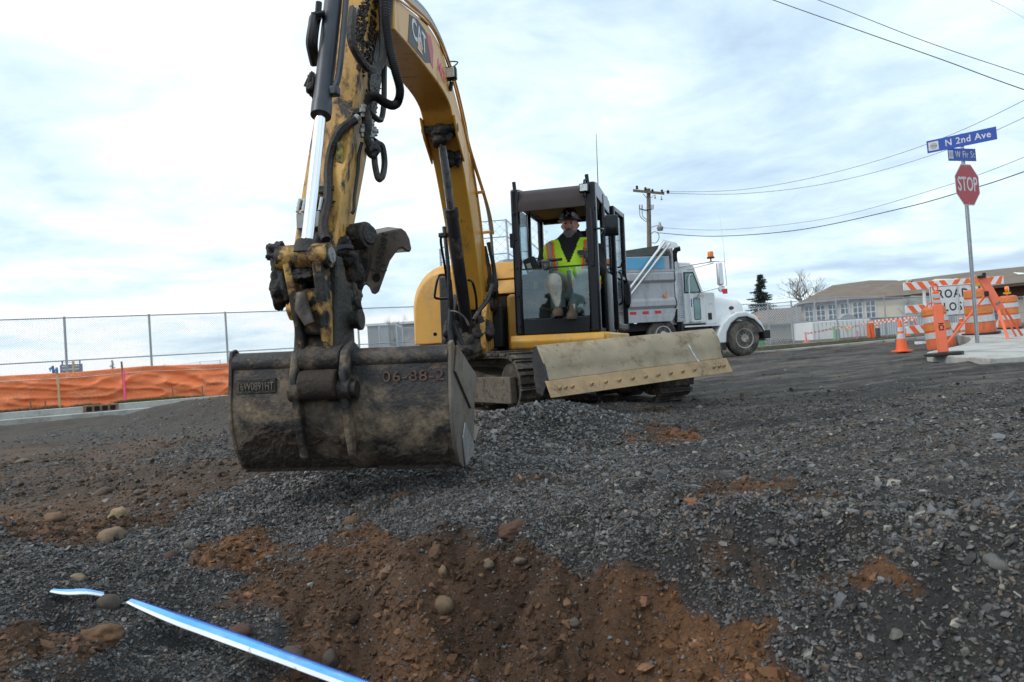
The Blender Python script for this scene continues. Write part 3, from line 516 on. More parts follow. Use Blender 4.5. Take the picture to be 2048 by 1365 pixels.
# ---- tracks
def track_outline(L=1.45, r=.32, n=10):
    P = []
    for k in range(n + 1): a = -math.pi / 2 - math.pi * k / n; P.append((-L + r * math.cos(a), r + r * math.sin(a)))
    for k in range(n + 1): a = math.pi / 2 - math.pi * k / n; P.append((L + r * math.cos(a), r + r * math.sin(a)))
    return P
for sx in (-1, 1):
    x0, x1 = (sx * 1.18, sx * .73) if sx > 0 else (-1.18, -.73); x0, x1 = min(x0, x1), max(x0, x1)
    out = track_outline(); inn = track_outline(r=.285)
    mb = MB(); n = len(out)
    vs = [(x, a, b) for x in (x0, x1) for a, b in out] + [(x, a, b + .035) for x in (x0, x1) for a, b in inn]
    fs = []
    for j in range(n):
        k = (j + 1) % n; fs += [(j, k, n + k, n + j), (2 * n + j, 3 * n + j, 3 * n + k, 2 * n + k), (j, 2 * n + j, 2 * n + k, k), (n + j, n + k, 3 * n + k, 3 * n + j)]
    mb.add(vs, fs)
    tr = mb.xf(UC).build('track', 'trackmud', EX, bevel=.01, smooth=30)
    # shoes with grousers
    mb = MB(); per = []; tot = 0; pts = [Vector((0, a, b)) for a, b in out] + [Vector((0, out[0][0], out[0][1]))]
    for i in range(len(pts) - 1):
        seg = (pts[i + 1] - pts[i]).length; d = (-tot) % .145
        while d < seg: per.append((pts[i] + (pts[i + 1] - pts[i]) * (d / seg), (pts[i + 1] - pts[i]).normalized())); d += .145
        tot += seg
    for p, t in per:
        nrm = Vector((0, t.z, -t.y)); nrm = nrm if nrm.dot(p - Vector((0, max(-1.45, min(1.45, p.y)), .32))) > 0 else -nrm
        rot = Matrix((Vector((1, 0, 0)), t, nrm)).transposed()
        mb.box(p + Vector(((x0 + x1) / 2, 0, 0)) + nrm * .008, (x1 - x0 + .03, .12, .03), rot); mb.box(p + Vector(((x0 + x1) / 2, 0, 0)) + nrm * .026 + t * .035, (x1 - x0 + .03, .016, .035), rot)
    mb.xf(UC).build('track_shoes', 'trackmud', tr, bevel=.004)
    xf0, xf1 = x0 + .05, x1 - .02
    if sx < 0: MB().prism([(-1.62, .14), (-.7, .12), (-.7, .40), (-1.60, .42)], lambda a, b, t: (t, a, b), x0 - .035, x0 + .05).xf(UC).build('guard_plate', 'trackframe', tr, bevel=.012)
    mb = MB().prism([(-1.2, .16), (1.2, .16), (1.15, .40), (.3, .50), (-.5, .50), (-1.2, .40)], lambda a, b, t: (t, a, b), xf0 + (.0 if sx < 0 else .0), xf1)
    mb.bx(x0 + .03, x1 - .03, -1.1, -.62, .10, .36) 
    mb.xf(UC).build('track_frame', 'trackframe', tr, bevel=.02)
    for nm, yy, rr_, zz in [('idler_wheel', -1.45, .24, .32), ('drive_sprocket', 1.45, .25, .32)] + [('track_roller', y_, .085, .13) for y_ in (-.9, -.45, 0, .45, .9)]:
        MB().lathe([(0, x0 + .02), (rr_ * .45, x0 + .02), (rr_ * .5, x0 + .06), (rr_ * .85, x0 + .07), (rr_, x0 + .09), (rr_, x1 - .06), (rr_ * .5, x1 - .02), (0, x1 - .02)], (0, yy, zz), 22, 'X').xf(UC).build(nm, 'trackmud', tr, smooth=35)
# mud packed on the frames and undercarriage
mb = MB(); mb.bx(-.74, .74, -.75, .75, .28, .52).prism([(-.75, .34), (.75, .34), (.6, .60), (-.6, .60)], lambda a, b, t: (a, t, b), -.62, .62)
mb.bx(-.70, -.50, -1.6, -.7, .26, .42).bx(.5, .7, -1.6, -.7, .26, .42)
mb.xf(UC).build('undercarriage_frame', 'trackframe', EX, bevel=.02)
MB().cyl((0, 0, .55), (0, 0, .74), .52, 36).build('slew_ring', 'chassis', EX)
# ---- dozer blade
BM_ = UC @ Matrix.Translation((-.02, -2.24, .545)) @ Matrix.Rotation(R(-2.6), 4, 'Y')
prof = [(.10, .235), (.045, .17), (.0, .06), (-.015, -.03), (-.035, -.10)]
def bladesheet(x0, x1, pr_, th): 
    o_ = [(a, b) for a, b in pr_] + [(a + th, b) for a, b in pr_[::-1]]; return MB().prism(o_, lambda a, b, t: (t, a, b), x0, x1)
pr2 = [Vector((a, b, 0)) for a, b in prof]; pr2 = [(p.x, p.y) for p in smoothcurve(pr2, 4)]
bl = bladesheet(-1.19, 1.19, pr2, .03).xf(BM_).build('dozer_blade', 'blade', EX, bevel=.006, smooth=60)
bladesheet(-1.21, 1.21, [(-.045, -.10), (-.125, -.255)], .022).xf(BM_).build('cutting_edge', 'edge', bl, bevel=.004)
for x in [-1.1, -1.03, -.95] + [-.72 + .172 * k for k in range(9)] + [.95, 1.03, 1.1]:
    a = .42; MB().cyl((x, -.060 - a * .155 * .6, -.10 - .155 * a - .010), (x, -.074 - a * .155 * .6, -.10 - .155 * a - .016), .017, 10).xf(BM_).build('bolt', 'edge', bl)
P_ = [(a, b) for a, b in pr2 if b < .09]
mb = MB(); mb.loft([[(x0_ + dx_ * (1 + .8 * math.sin(i * 1.7)), a - .004, b) for dx_ in (-.008, .008)] + [(x0_ + dx_, a - .001, b) for dx_ in (.008, -.008)] for i, (a, b) in enumerate(P_) for x0_ in (.70 + .010 * i,)])
mb.xf(BM_).build('pale_scratch', 'signwhite', bl, smooth=0)
mb = MB()
for sx in (-1, 1): mb.prism([(.10, .235), (.0, .06), (-.045, -.10), (.06, -.25), (.17, -.22), (.20, .10), (.16, .215)], lambda a, b, t: (t, a + .0, b), sx * 1.19 - .02 * (sx > 0) + .001 * sx, sx * 1.19 + .02 * (sx < 0) + .001 * sx)
for x in (-.75, 0, .75): mb.prism([(.03, .1), (.03, -.2), (.16, -.2), (.2, .0), (.14, .1)], lambda a, b, t: (t, a + .01, b), x - .015, x + .015)
mb.bx(-1.15, 1.15, .12, .17, -.22, -.10).bx(-1.15, 1.15, .10, .15, .10, .2)
mb.xf(BM_).build('blade_ribs', 'blackmuddy', bl, bevel=.004)
mb = MB()
for x in (-.6, .6): mb.tube([(x, -2.12, .40), (x, -1.6, .34), (x * .9, -.7, .36)], [.07, .08, .09], 4)
mb.xf(UC).build('blade_arms', 'trackframe', EX, bevel=.01)

# ---- upper structure: deck, engine body
def rbox(x0, x1, y0, y1, z0, z1, rt_, rl, n=6):     # box with big rounding over the left and top edges (seen from the front)
    P = [(x0, z0)]
    for k in range(n + 1): a = math.pi - math.pi / 2 * k / n; P.append((x0 + rl + rl * math.cos(a), z1 - rt_ + rt_ * math.sin(a)))
    P += [(x1, z1), (x1, z0)]; return P
P = rbox(-1.22, -.28, 0, 0, .80, 1.77, .52, .42, 9)
body = MB(); rings = []
for y, s, dz in [(-.86, .94, -.05), (-.80, .985, -.015), (-.70, 1, 0), (.2, 1, .02), (.9, 1, .03), (1.35, .97, -.05), (1.5, .9, -.15)]:
    rings.append([(-.4 + (x + .4) * s, y, .80 + (z - .80) * s + (dz if z > 1 else 0)) for x, z in P])
body.loft(rings); body_o = body.build('engine_body', 'yellow_side', EX, bevel=.015, smooth=45)
MB().prism([(-1.16, .64), (-1.15, .76), (-.55, .77), (-.5, .66), (-.52, .62)], lambda a, b, t: (a, t, b), -.90, 1.3).build('side_skirt', 'yellow_side', EX, bevel=.02)
MB().bx(-1.15, 1.12, -.80, 1.3, .72, .80).build('deck_plate', 'chassis', EX, bevel=.01)
# rear counterweight (rounded, behind the cab)
rings = []
for z, s in [(.72, .95), (.8, 1), (1.5, 1), (1.62, .96), (1.68, .9)]: rings.append([(1.15 * s * math.cos(a), .45 + 1.22 * s * math.sin(a), z) for a in np.linspace(.0, math.pi, 20)] + [(-1.15 * s, .5, z), (1.15 * s, .5, z)])
MB().loft(rings).build('counterweight', 'yellow_side', EX, smooth=50)
# body between boom and cab: fascia, hood with sloped top
mb = MB().bx(-.30, .165, -.62, .6, .80, 1.36); mb.build('centre_body', 'yellow_side', EX, bevel=.015)
MB().prism([(-.82, 1.362), (-.80, 1.40), (-.62, 1.54), (-.5, 1.56), (.6, 1.58), (.6, 1.362)], lambda a, b, t: (t, a, b), -.29, .166).build('upper_fascia', 'yellow_side', EX, bevel=.012)
hood = MB().prism([(-.6, 1.56), (-.42, 1.79), (.5, 1.84), (.7, 1.56)], lambda a, b, t: (t, a, b), -.62, .17).build('engine_hood', 'yellow', EX, bevel=.02)
mb = MB()
for k in range(5): mb.box((-.12, -.50 + k * .025, 1.60 + k * .032), (.34, .012, .008), Matrix.Rotation(R(52), 3, 'X'))
mb.build('vent_slots', 'dark', hood)
MB().prism([(-.94, .66), (-.93, 1.34), (-.62, 1.36), (-.62, .66)], lambda a, b, t: (t, a, b), .02, .165).build('side_post', 'yellow', EX, bevel=.05, seg=4)
MB().bx(-.1, .01, -.80, -.62, .66, 1.33).build('dark_recess', 'chassis', EX)
# handrail and dark gap on the left body
MB().bx(-.83, -.70, -.885, -.7, .80, 1.62).build('side_gap_panel', 'blackmuddy', EX, bevel=.02)
MB().tube(smoothcurve([LP(897, 552, 7.95), LP(884, 550, 7.85), LP(876, 556, 7.8), LP(870, 585, 7.8), LP(872, 597, 7.82), LP(898, 597, 7.95)], 3), .015, 8).build('grab_rail', 'black', EX)
MB().cyl(LP(871, 669, 8.25), LP(870, 669, 8.12), .022, 14).build('body_latch', 'black', EX)
mb = MB().bx(-.95, -.25, -1.05, -.78, .70, .765); mb.box((-.6, -1.0, .74), (.5, .07, .09)).build('front_beam', 'grease', EX, bevel=.01)
# yellow skirt under the cab
mb = MB().prism([(-1.24, .70), (-1.26, .78), (-1.22, .845), (-1.0, .85), (-.9, .62), (-1.1, .62)], lambda a, b, t: (t, a, b), .13, 1.20)
mb.prism([(1.19, .66), (1.26, .74), (1.26, .84), (1.19, .848)], lambda a, b, t: (a, t, b), -1.22, .9)
mb.build('cab_skirt', 'yellow', EX, bevel=.02, seg=3)

# ---- cab
CX0, CX1, CY0, CY1, CZ0, CZ1 = .165, 1.145, -1.10, .38, .85, 2.58
cab = MB(); a = .085
# rounded posts
def post(x, y, w_, d_, z0=CZ0, z1=CZ1 - .05): return (x - w_ / 2, x + w_ / 2, y - d_ / 2, y + d_ / 2, z0, z1)
for p in [post(CX0 + .045, CY0 + .05, .09, .10), post(CX1 - .06, CY0 + .055, .12, .11), post(CX0 + .03, CY1 - .05, .07, .10), post(CX1 - .05, CY1 - .05, .09, .10), post(CX0 + .03, -.35, .05, .09), post(CX1 - .025, -.38, .06, .11)]: cab.bx(*p)
cab_o = cab.build('cab_frame', 'black', EX, bevel=.028, seg=3)
for nm_, q in (('front_panel', (CX0 + .09, CX1 - .12, CY0 + .01, CY0 + .07, CZ0, CZ0 + .185)), ('side_panel', (CX0 + .01, CX0 + .05, CY0 + .1, CY1 - .1, CZ0, CZ0 + .2)), ('rear_panel', (CX0 + .02, CX1 - .1, CY1 - .05, CY1, CZ0, CZ0 + .65)), ('side_panel', (CX1 - .05, CX1 - .004, -.33, CY1 - .1, CZ0, CZ0 + .75)),
    ('upper_beam', (CX0 + .07, CX1 - .1, CY1 - .06, CY1 - .01, 2.34, 2.48)), ('upper_beam', (CX0 + .01, CX0 + .05, CY0 + .1, CY1 - .1, 2.36, 2.47)), ('upper_beam', (CX1 - .05, CX1 - .006, CY0 + .11, CY1 - .1, 2.38, 2.47))): MB().bx(*q).build(nm_, 'black', cab_o, bevel=.012)
MB().bx(CX0 + .03, CX1 - .03, CY0 + .07, CY1 - .05, CZ0 + .001, CZ0 + .05).build('cab_floor', 'interior', cab_o)
# roof: curved visor at the front
prf = [(CY0 + .004, 2.26), (CY0 + .012, 2.36), (CY0 + .05, 2.46), (CY0 + .13, 2.525), (CY0 + .3, 2.545), (CY1 - .15, 2.54), (CY1 - .02, 2.49), (CY1, 2.44)]
mb = MB(); rr_ = [(y_, z_) for y_, z_ in prf]
mb.prism(rr_ + [(y_ + .0, z_ - .035) for y_, z_ in rr_[::-1][:-4]] + [(CY0 + .09, 2.47), (CY0 + .05, 2.40), (CY0 + .04, 2.27)], lambda a, b, t: (t, a, b), CX0 + .085, CX1 - .115)
mb.build('roof_visor', 'visor', cab_o, bevel=.008, smooth=50)
mb = MB()
for x0_, x1_ in ((CX0 + .004, CX0 + .084), (CX1 - .114, CX1 - .004)):
    mb.prism([(CY0, 2.2), (CY0 + .006, 2.38), (CY0 + .05, 2.49), (CY0 + .13, 2.55), (CY0 + .3, 2.572), (CY1 - .15, 2.565), (CY1 - .01, 2.50), (CY1, 2.38), (CY1 - .1, 2.38), (CY0 + .12, 2.40), (CY0 + .1, 2.2)], lambda a, b, t: (t, a, b), x0_, x1_)
mb.build('roof_rails', 'black', cab_o, bevel=.014, smooth=50)
for x in (CX0 + .05, CX1 - .085): MB().cyl((x, CY0 + .05, 2.50), (x - .01, CY0 + .05, 2.62), .022, 10).build('roof_bolt', 'black', cab_o)
MB().bx(CX0 + .09, CX1 - .12, CY0 + .035, CY0 + .041, CZ0 + .19, 1.60).build('lower_windscreen', 'glasslow', cab_o)
MB().bx(CX0 + .028, CX0 + .033, CY0 + .11, -.41, CZ0 + .22, 2.34).build('side_window', 'glass', cab_o)
MB().bx(CX0 + .08, CX1 - .12, CY1 - .03, CY1 - .024, 1.52, 2.33).build('rear_window', 'glass', cab_o)
MB().bx(CX1 - .03, CX1 - .025, -.31, CY1 - .11, 1.63, 2.36).build('rear_side_window', 'glass', cab_o)
MB().bx(CX0 + .08, CX1 - .11, CY0 + .12, CY1 - .08, 2.40, 2.44).build('headliner', mat('tan_headliner', (.07, .055, .035), .8), cab_o)
lb = MB().bx(.80, .885, CY1 - .045, CY1 - .035, 2.20, 2.24).build('exit_label', mat('green_label', (.02, .16, .04), .5), cab_o)
# front lower sill line, bolts down the post
mb = MB()
for z in (2.25, 1.95, 1.62, 1.3, .95): mb.cyl((CX0 + .045, CY0, z), (CX0 + .045, CY0 - .02, z), .018, 10)
mb.bx(CX0 - .02, CX0 + .03, CY0 - .02, CY0 + .05, 1.86, 2.02); mb.cyl((CX1 - .06, CY0, 1.60), (CX1 - .06, CY0 - .03, 1.60), .022, 10)
mb.build('post_fittings', 'black', cab_o, bevel=.004)
MB().bx(CX0 + .09, CX1 - .12, CY0 + .02, CY0 + .045, 1.597, 1.612).build('windscreen_seal', 'rubber', cab_o)
MB().tube(smoothcurve([(CX1 - .055, CY0 - .02, 2.22), (CX1 - .045, CY0 - .03, 2.0), (CX1 - .05, CY0 - .025, 1.62)], 4), .012, 6).build('wiper_arm', 'rubber', cab_o)
# work lamp on the visor
MB().bx(.975, 1.085, CY0 - .07, CY0 - .0, 2.40, 2.50).build('work_lamp', 'black', cab_o, bevel=.012)
MB().bx(.988, 1.072, CY0 - .074, CY0 - .069, 2.415, 2.488).build('lamp_lens', 'lampglass', bpy.data.objects['work_lamp'])
MB().tube([(1.03, CY0 - .03, 2.5), (1.03, CY0 + .0, 2.545), (1.05, CY0 + .04, 2.56)], .014, 6).build('lamp_bracket', 'black', bpy.data.objects['work_lamp'])
MB().cyl((1.03, CY0 - .03, 2.36), (1.03, CY0 - .03, 2.40), .022, 8).build('lamp_foot', 'black', bpy.data.objects['work_lamp'])
MB().tube([(1.05, -.1, 2.54), (1.052, -.1, 2.9), (1.056, -.1, 3.35)], [.008, .005, .003], 6).build('antenna', 'black', cab_o)
MB().bx(1.0, 1.12, .18, .3, 2.56, 2.62).build('roof_beacon_mount', 'black', cab_o, bevel=.015)
# mirror on its arm
ma = MB().tube([(CX1 - .05, CY0 + .02, 2.00), (CX1 + .04, CY0 - .06, 1.985), (CX1 + .13, CY0 - .10, 1.955)], .012, 8).build('mirror_arm', 'black', EX)
MB().lathe([(0, -.045), (.08, -.045), (.10, -.03), (.10, .0), (0, .01)], (0, 0, 0), 4, 'Y').xf(Matrix.Translation((CX1 + .17, CY0 - .09, 2.0)) @ Matrix.Rotation(R(8), 4, 'Z') @ Matrix.Diagonal((1.12, 1, 1.62, 1)) @ Matrix.Rotation(R(45), 4, 'Y')).build('side_mirror', 'black', EX, bevel=.02, seg=3)
# open door folded back against the cab side
DM = Matrix.Translation((CX1 + .035, -.16, 0)) @ Matrix.Rotation(R(-6), 4, 'Z')
mb = MB()
for q in [(0, .06, 0, .06, .88, 2.42), (0, .06, .58, .64, .88, 2.42), (0, .06, .06, .58, .88, .96), (0, .06, .06, .58, 2.35, 2.42), (0, .05, .06, .58, 1.52, 1.58)]: mb.bx(*q)
dr = mb.xf(DM).build('door', 'black', EX, bevel=.014)
MB().bx(.02, .03, .06, .58, .96, 1.52).bx(.02, .03, .06, .58, 1.58, 2.35).xf(DM).build('door_glass', 'glass', dr)
MB().tube(smoothcurve([(.06, .1, 1.2), (.10, .1, 1.24), (.10, .1, 1.55), (.06, .1, 1.6)], 3), .014, 8).xf(DM).build('door_handle', 'black', dr)
MB().tube(smoothcurve([(CX1 - .02, -.50, 2.02), (CX1 + .02, -.62, 2.02), (CX1 + .02, -.64, 1.9), (CX1 + .02, -.62, 1.6), (CX1 - .02, -.5, 1.56)], 4), .016, 8).build('grab_handle', 'black', EX)
m2 = MB().lathe([(0, -.03), (.05, -.03), (.065, 0), (0, .01)], (0, 0, 0), 12, 'Y').xf(Matrix.Translation((CX1 + .17, .36, 1.35)) @ Matrix.Diagonal((.7, 1, 3.0, 1))).build('rear_mirror', 'black', EX)
MB().tube([(CX1, .25, 1.62), (CX1 + .15, .3, 1.66), (CX1 + .17, .33, 1.5)], .01, 6).build('mirror_stalk', 'black', m2)
MB().tube([(CX1 - .02, .1, 1.66), (CX1 + .12, .1, 1.68), (CX1 + .15, .05, 1.74), (CX1 + .19, .05, 1.75)], .012, 6).build('door_catch', 'black', dr)
# cab interior
st = MB().bx(.42, .90, -.42, .05, 1.12, 1.27); st.build('seat_cushion', 'seat', EX, bevel=.04, seg=3)
MB().prism([(.02, 1.25), (.10, 1.95), (.19, 1.95), (.16, 1.2)], lambda a, b, t: (t, a, b), .44, .88).build('seat_back', 'seat', EX, bevel=.05, seg=3)
MB().box((.74, .13, 2.06), (.27, .09, .25), Matrix.Rotation(R(-4), 3, 'X')).build('headrest', 'seat', EX, bevel=.04, seg=3)
for sx, x in ((-1, .33), (1, .98)):
    MB().bx(x - .09, x + .09, -.55, .0, 1.0, 1.42).build('console', 'interior', EX, bevel=.03)
    MB().tube([(x, -.52, 1.40), (x - .01 * sx, -.54, 1.56)], [.012, .016], 8).build('joystick', 'rubber', EX)
MB().bx(.45, .62, -.78, -.55, .905, .94).build('pedal', 'dullsteel', EX, bevel=.01)
for x in (.56, .645):
    lv = MB().tube([(x - .03, -.86, .93), (x - .01, -.88, 1.3), (x, -.9, 1.70)], .011, 8).build('control_lever', 'dullsteel', EX)
    MB().tube([(x - .06, -.9, 1.705), (x + .06, -.9, 1.71)], .017, 8).build('lever_grip', 'rubber', lv)
MB().box((.30, -.72, 1.66), (.15, .09, .24), Matrix.Rotation(R(-18), 3, 'Y')).build('monitor', 'interior', EX, bevel=.02)
MB().box((.285, -.78, 1.655), (.05, .02, .10), Matrix.Rotation(R(-18), 3, 'Y')).build('monitor_screen', mat('grey_screen', (.5, .52, .5), .3), bpy.data.objects['monitor'])
MB().bx(CX0 + .05, .42, CY0 + .14, -.5, 1.50, 1.56).build('dash_shelf', 'interior', EX, bevel=.02)
MB().tube([(.30, -.98, 1.25), (.45, -.96, 1.16), (.62, -.95, 1.10)], .014, 6).build('shovel_shaft', mat('brown_handle', (.16, .07, .025), .6), EX)
MB().bx(.30, .95, -.98, -.8, .905, .96).build('floor_clutter', mat('dusty_grey_cloth', (.17, .17, .16), .9, var=.5, vscale=12), EX, bevel=.02)
mb = MB()
for k in range(4): mb.bx(.42, .50, -.46, -.452, 1.30 + k * .03, 1.315 + k * .03)
mb.build('vent_louvres', 'dullsteel', EX)

def lump(name, c, r, m, parent, seed, asp=(1, 1, 1), rough=.35, sub=4):
    from mathutils import noise
    bm = bmesh.new(); bmesh.ops.create_icosphere(bm, subdivisions=sub, radius=1)
    for v in bm.verts:
        q = v.co; k = 1 + rough * 1.5 * noise.noise(q * 1.4 + Vector((seed, 0, 0))) + rough * .55 * noise.noise(q * 4 + Vector((0, seed, 0))) + rough * .35 * noise.noise(q * 9 + Vector((0, seed, 0))) + rough * .22 * noise.noise(q * 19 + Vector((seed, seed, 0)))
        v.co = Vector((q.x * asp[0], q.y * asp[1], q.z * asp[2])) * k * r + Vector(c)
    me = bpy.data.meshes.new(name); bm.to_mesh(me); bm.free(); me.shade_smooth(); me.materials.append(M[m]); o = bpy.data.objects.new(name, me); col.objects.link(o); o.parent = parent; return o
# ---- boom plane: s forward (towards the viewer), w viewer's right, z up
BO = Vector((-.31, -1.2, 0)); BF = Vector((.130, -.9915, 0)); BW = Vector((.9915, .130, 0))
def bp(s, z, w_=0): return BO + BF * s + BW * w_ + Vector((0, 0, z))
def bplane(poly, w0, w1): return MB().prism(poly, lambda a, b, t: bp(a, b, t), w0, w1)
def curve2(pts, n=5): return [(p.x, p.y) for p in smoothcurve([Vector((a, b, 0)) for a, b in pts], n)]
# swing bracket
mb = bplane([(-.15, .62), (.30, .60), (.42, .72), (.44, .98), (.30, 1.10), (.16, 1.22), (.05, 1.36), (-.12, 1.34), (-.14, 1.2), (-.12, .95)], .15, .21)
mb.build('swing_bracket', 'yellow_worn', EX, bevel=.012)
mb = bplane([(-.15, .62), (.30, .60), (.42, .72), (.44, .98), (.30, 1.10), (.16, 1.22), (.05, 1.36), (-.12, 1.34), (-.14, 1.2), (-.12, .95)], -.21, -.15); mb.build('swing_bracket', 'blackmuddy', EX, bevel=.012)
mb = bplane([(-.15, .60), (.25, .58), (.28, .68), (-.1, .72)], -.25, .26); mb.cyl(bp(.30, .88, -.25), bp(.30, .88, .25), .085, 20); mb.cyl(bp(-.02, 1.22, -.24), bp(-.02, 1.22, .245), .07, 20)
mb.cyl(bp(-.18, .58), bp(-.18, 1.05), .15, 20)
mb.build('bracket_pins', 'grease', EX, bevel=.01)
MB().bx(-.62, -.02, -1.0, -.80, .72, 1.22).build('bracket_recess', 'chassis', EX, bevel=.02)
# boom
top = curve2([(-.14, 1.18), (-.02, 1.9), (.30, 2.50), (.80, 2.94), (1.30, 3.24), (1.66, 3.40), (1.86, 3.44), (2.3, 3.41), (3.22, 3.18)], 5)
bot = curve2([(3.26, 2.94), (2.7, 3.0), (1.88, 3.05), (1.52, 3.02), (1.36, 2.92), (.98, 2.58), (.60, 2.06), (.34, 1.6), (.10, 1.16)], 5)
bo = bplane(top + bot, -.15, .15).build('boom', 'boomyellow', EX, bevel=.012, smooth=30)
mb = MB()
tp = curve2([(-.15, 1.19), (-.03, 1.9), (.29, 2.51), (.79, 2.99), (1.24, 3.28), (1.70, 3.43), (2.2, 3.45), (3.2, 3.19)], 8)
for w0 in (-.165, .15):
    mb.loft([[bp(s, z, w0), bp(s, z, w0 + .015), bp(s + .03, z - .02, w0 + .015), bp(s + .03, z - .02, w0)] for s, z in tp])
mb.build('weld_flange', 'boomyellow', bo)
bplane([(1.0, 2.60), (1.30, 2.78), (1.42, 2.95), (1.1, 2.95)], .151, .175).build('cylinder_lug', 'boomyellow', bo, bevel=.01)
bplane([(1.0, 2.60), (1.30, 2.78), (1.42, 2.95), (1.1, 2.95)], -.175, -.151).build('cylinder_lug', 'boomyellow', bo, bevel=.01)
mb = MB().cyl(bp(1.30, 2.86, -.178), bp(1.30, 2.86, .178), .04, 16); mb.build('boom_pin', 'grease', bo)
# boom cylinder in front of the boom
def cylset(name, a, b, frac, rb, rr2, m1, m2, parent=EX, gland=True):
    a, b = Vector(a), Vector(b); c = a.lerp(b, frac); t = (b - a).normalized()
    o = MB().tube([a, a.lerp(c, .02), c - t * .001, c], [rb * .8, rb, rb, rb * .97], 22).build(name, m1, parent, bevel=.004)
    if gland: MB().tube([c - t * .07, c - t * .068, c + t * .02, c + t * .022], [rb, rb * 1.1, rb * 1.1, rb * .7], 22).build('gland', m1, o)
    MB().cyl(c, b, rr2, 18).build('piston_rod', m2, o)
    return o
M['rodoily'] = mat('oily_chrome_rod', (.35, .36, .38), .2, 1, [(GREASE, 6, .48, .7, (1, 1, .3), None)], var=.1)
bc = cylset('boom_cylinder', bp(.34, .90), bp(1.30, 2.86), .63, .066, .042, 'blackmuddy', 'rodoily')
lump('grease_lump', bp(1.27, 2.82, 0), .13, 'grease', bo, 91, (1, .8, .8)); lump('grease_lump', bp(1.05, 2.68, .06), .10, 'grease', bo, 95, (1.1, .6, 1.3))
# pipes clipped alongside the boom cylinder
pipe = lambda nm, pts, r, m, parent=EX, n=5: MB().tube(smoothcurve(pts, n), r, 7).build(nm, m, parent)
pipe('cylinder_pipe', [bp(.82, 1.90, -.09), bp(.82, 1.87, -.15), bp(.68, 1.6, -.15), bp(.58, 1.4, -.15)], .014, 'black', bc)
MB().box(bp(.82, 1.91, -.12), (.09, .07, .05)).build('hose_block', 'black', bc, bevel=.01)
pipe('cylinder_pipe', [bp(.62, 1.45, .08), bp(.62, 1.42, .13), bp(.50, 1.25, .14), bp(.42, 1.0, .12)], .014, 'black', bc)
# logo plate on the boom flank
LG = frame(bp(1.55, 3.48, .1515), BF * -1 + Vector((0, 0, 0)), (0, 0, 1))
def boomtext(nm, s, size, ss, zz, m, d=.1525, tilt=-4, sx=1.0, parent=bo): return text(nm, s, size, frame(bp(ss, zz, d), Matrix.Rotation(R(tilt), 3, BW) @ (BF * -1), (0, 0, 1)), m, parent, .001, sx=sx, bold=.004)
mb = MB(); P = [(2.92, 3.00), (2.84, 3.24), (2.60, 3.31), (2.36, 3.33), (2.22, 3.12), (2.4, 3.05)]; mb.prism(P, lambda a, b, t: bp(a, b, t), .1505, .1525); mb.build('logo_plate', 'signblack', bo)
boomtext('logo_lettering', 'CAT', .22, 2.58, 3.18, 'signwhite', .154, tilt=3)
MB().prism([(2.66, 3.06), (2.50, 3.065), (2.58, 3.17)], lambda a, b, t: bp(a, b, t), .1535, .1562).build('logo_triangle', 'boomyellow', bo)
MB().prism([(2.21, 3.12), (2.15, 3.10), (2.10, 3.28), (2.18, 3.36), (2.33, 3.33)], lambda a, b, t: bp(a, b, t), .1505, .1525).build('red_stripe', mat('faded_red_decal', (.62, .08, .10), .5), bo)
boomtext('model_lettering', 'NCI', .15, 1.82, 3.20, 'pink', .1525, -8)
# steel lines along the top and right side of the boom, and down its back
for k, (dw, dz) in enumerate([(.150, .035), (.135, .085), (.06, .10), (.165, .0)]):
    path = [(3.3, 3.20 + dz), (2.6, 3.38 + dz), (2.15, 3.46 + dz), (1.68, 3.44 + dz), (1.22, 3.29 + dz), (.85, 3.05 + dz), (.62, 2.85 + dz * .5)]
    if k in (0, 3): path += [(.16, 2.3), (-.10, 1.75 + .1 * k)]
    pipe('hydraulic_line', [bp(s - (.05 if z < 2.6 else 0), z, dw + (.09 if z < 2.6 and k in (0, 3) else 0)) for s, z in path], .017 if k < 3 else .012, 'steel' if k < 3 else 'boomyellow', bo, 6)
for s, z in [(2.15, 3.50), (1.30, 3.36), (.8, 3.06)]: MB().box(bp(s, z, .06), (.2, .05, .05)).build('pipe_clamp', 'black', bo, bevel=.008)
for s, z in [(.30, 2.45), (.02, 2.05)]: MB().box(bp(s - .02, z, .20), (.10, .03, .03)).build('pipe_clamp', 'boomyellow', bo, bevel=.006)
pipe('hydraulic_hose', [bp(-.10, 1.95, .2), bp(-.14, 1.7, .24), bp(-.1, 1.45, .26), bp(-.12, 1.2, .25), bp(-.2, 1.1, .2)], .026, 'grease', bo)
pipe('hydraulic_hose', [bp(-.06, 1.9, .16), bp(-.12, 1.65, .19), bp(-.08, 1.4, .21), bp(-.05, 1.15, .22)], .024, 'grease', bo)
# lamp on the boom flank
lp = bp(1.56, 3.28, .18); wl = MB().box(lp, (.12, .07, .12), Matrix.Rotation(R(8), 3, 'Z')).build('work_light', 'black', bo, bevel=.015)
MB().box(lp + Vector((.0, -.037, 0)), (.095, .008, .09), Matrix.Rotation(R(8), 3, 'Z')).build('lamp_lens', 'lampglass', wl, bevel=.01)
pipe('lamp_cable', [lp + Vector((.03, 0, .06)), lp + Vector((.06, .05, .12)), lp + Vector((-.04, .1, .16))], .006, 'hose', wl)
MB().tube([lp + Vector((0, .03, -.06)), lp + Vector((-.03, .05, -.14))], .02, 6).build('lamp_bracket', 'grease', wl)
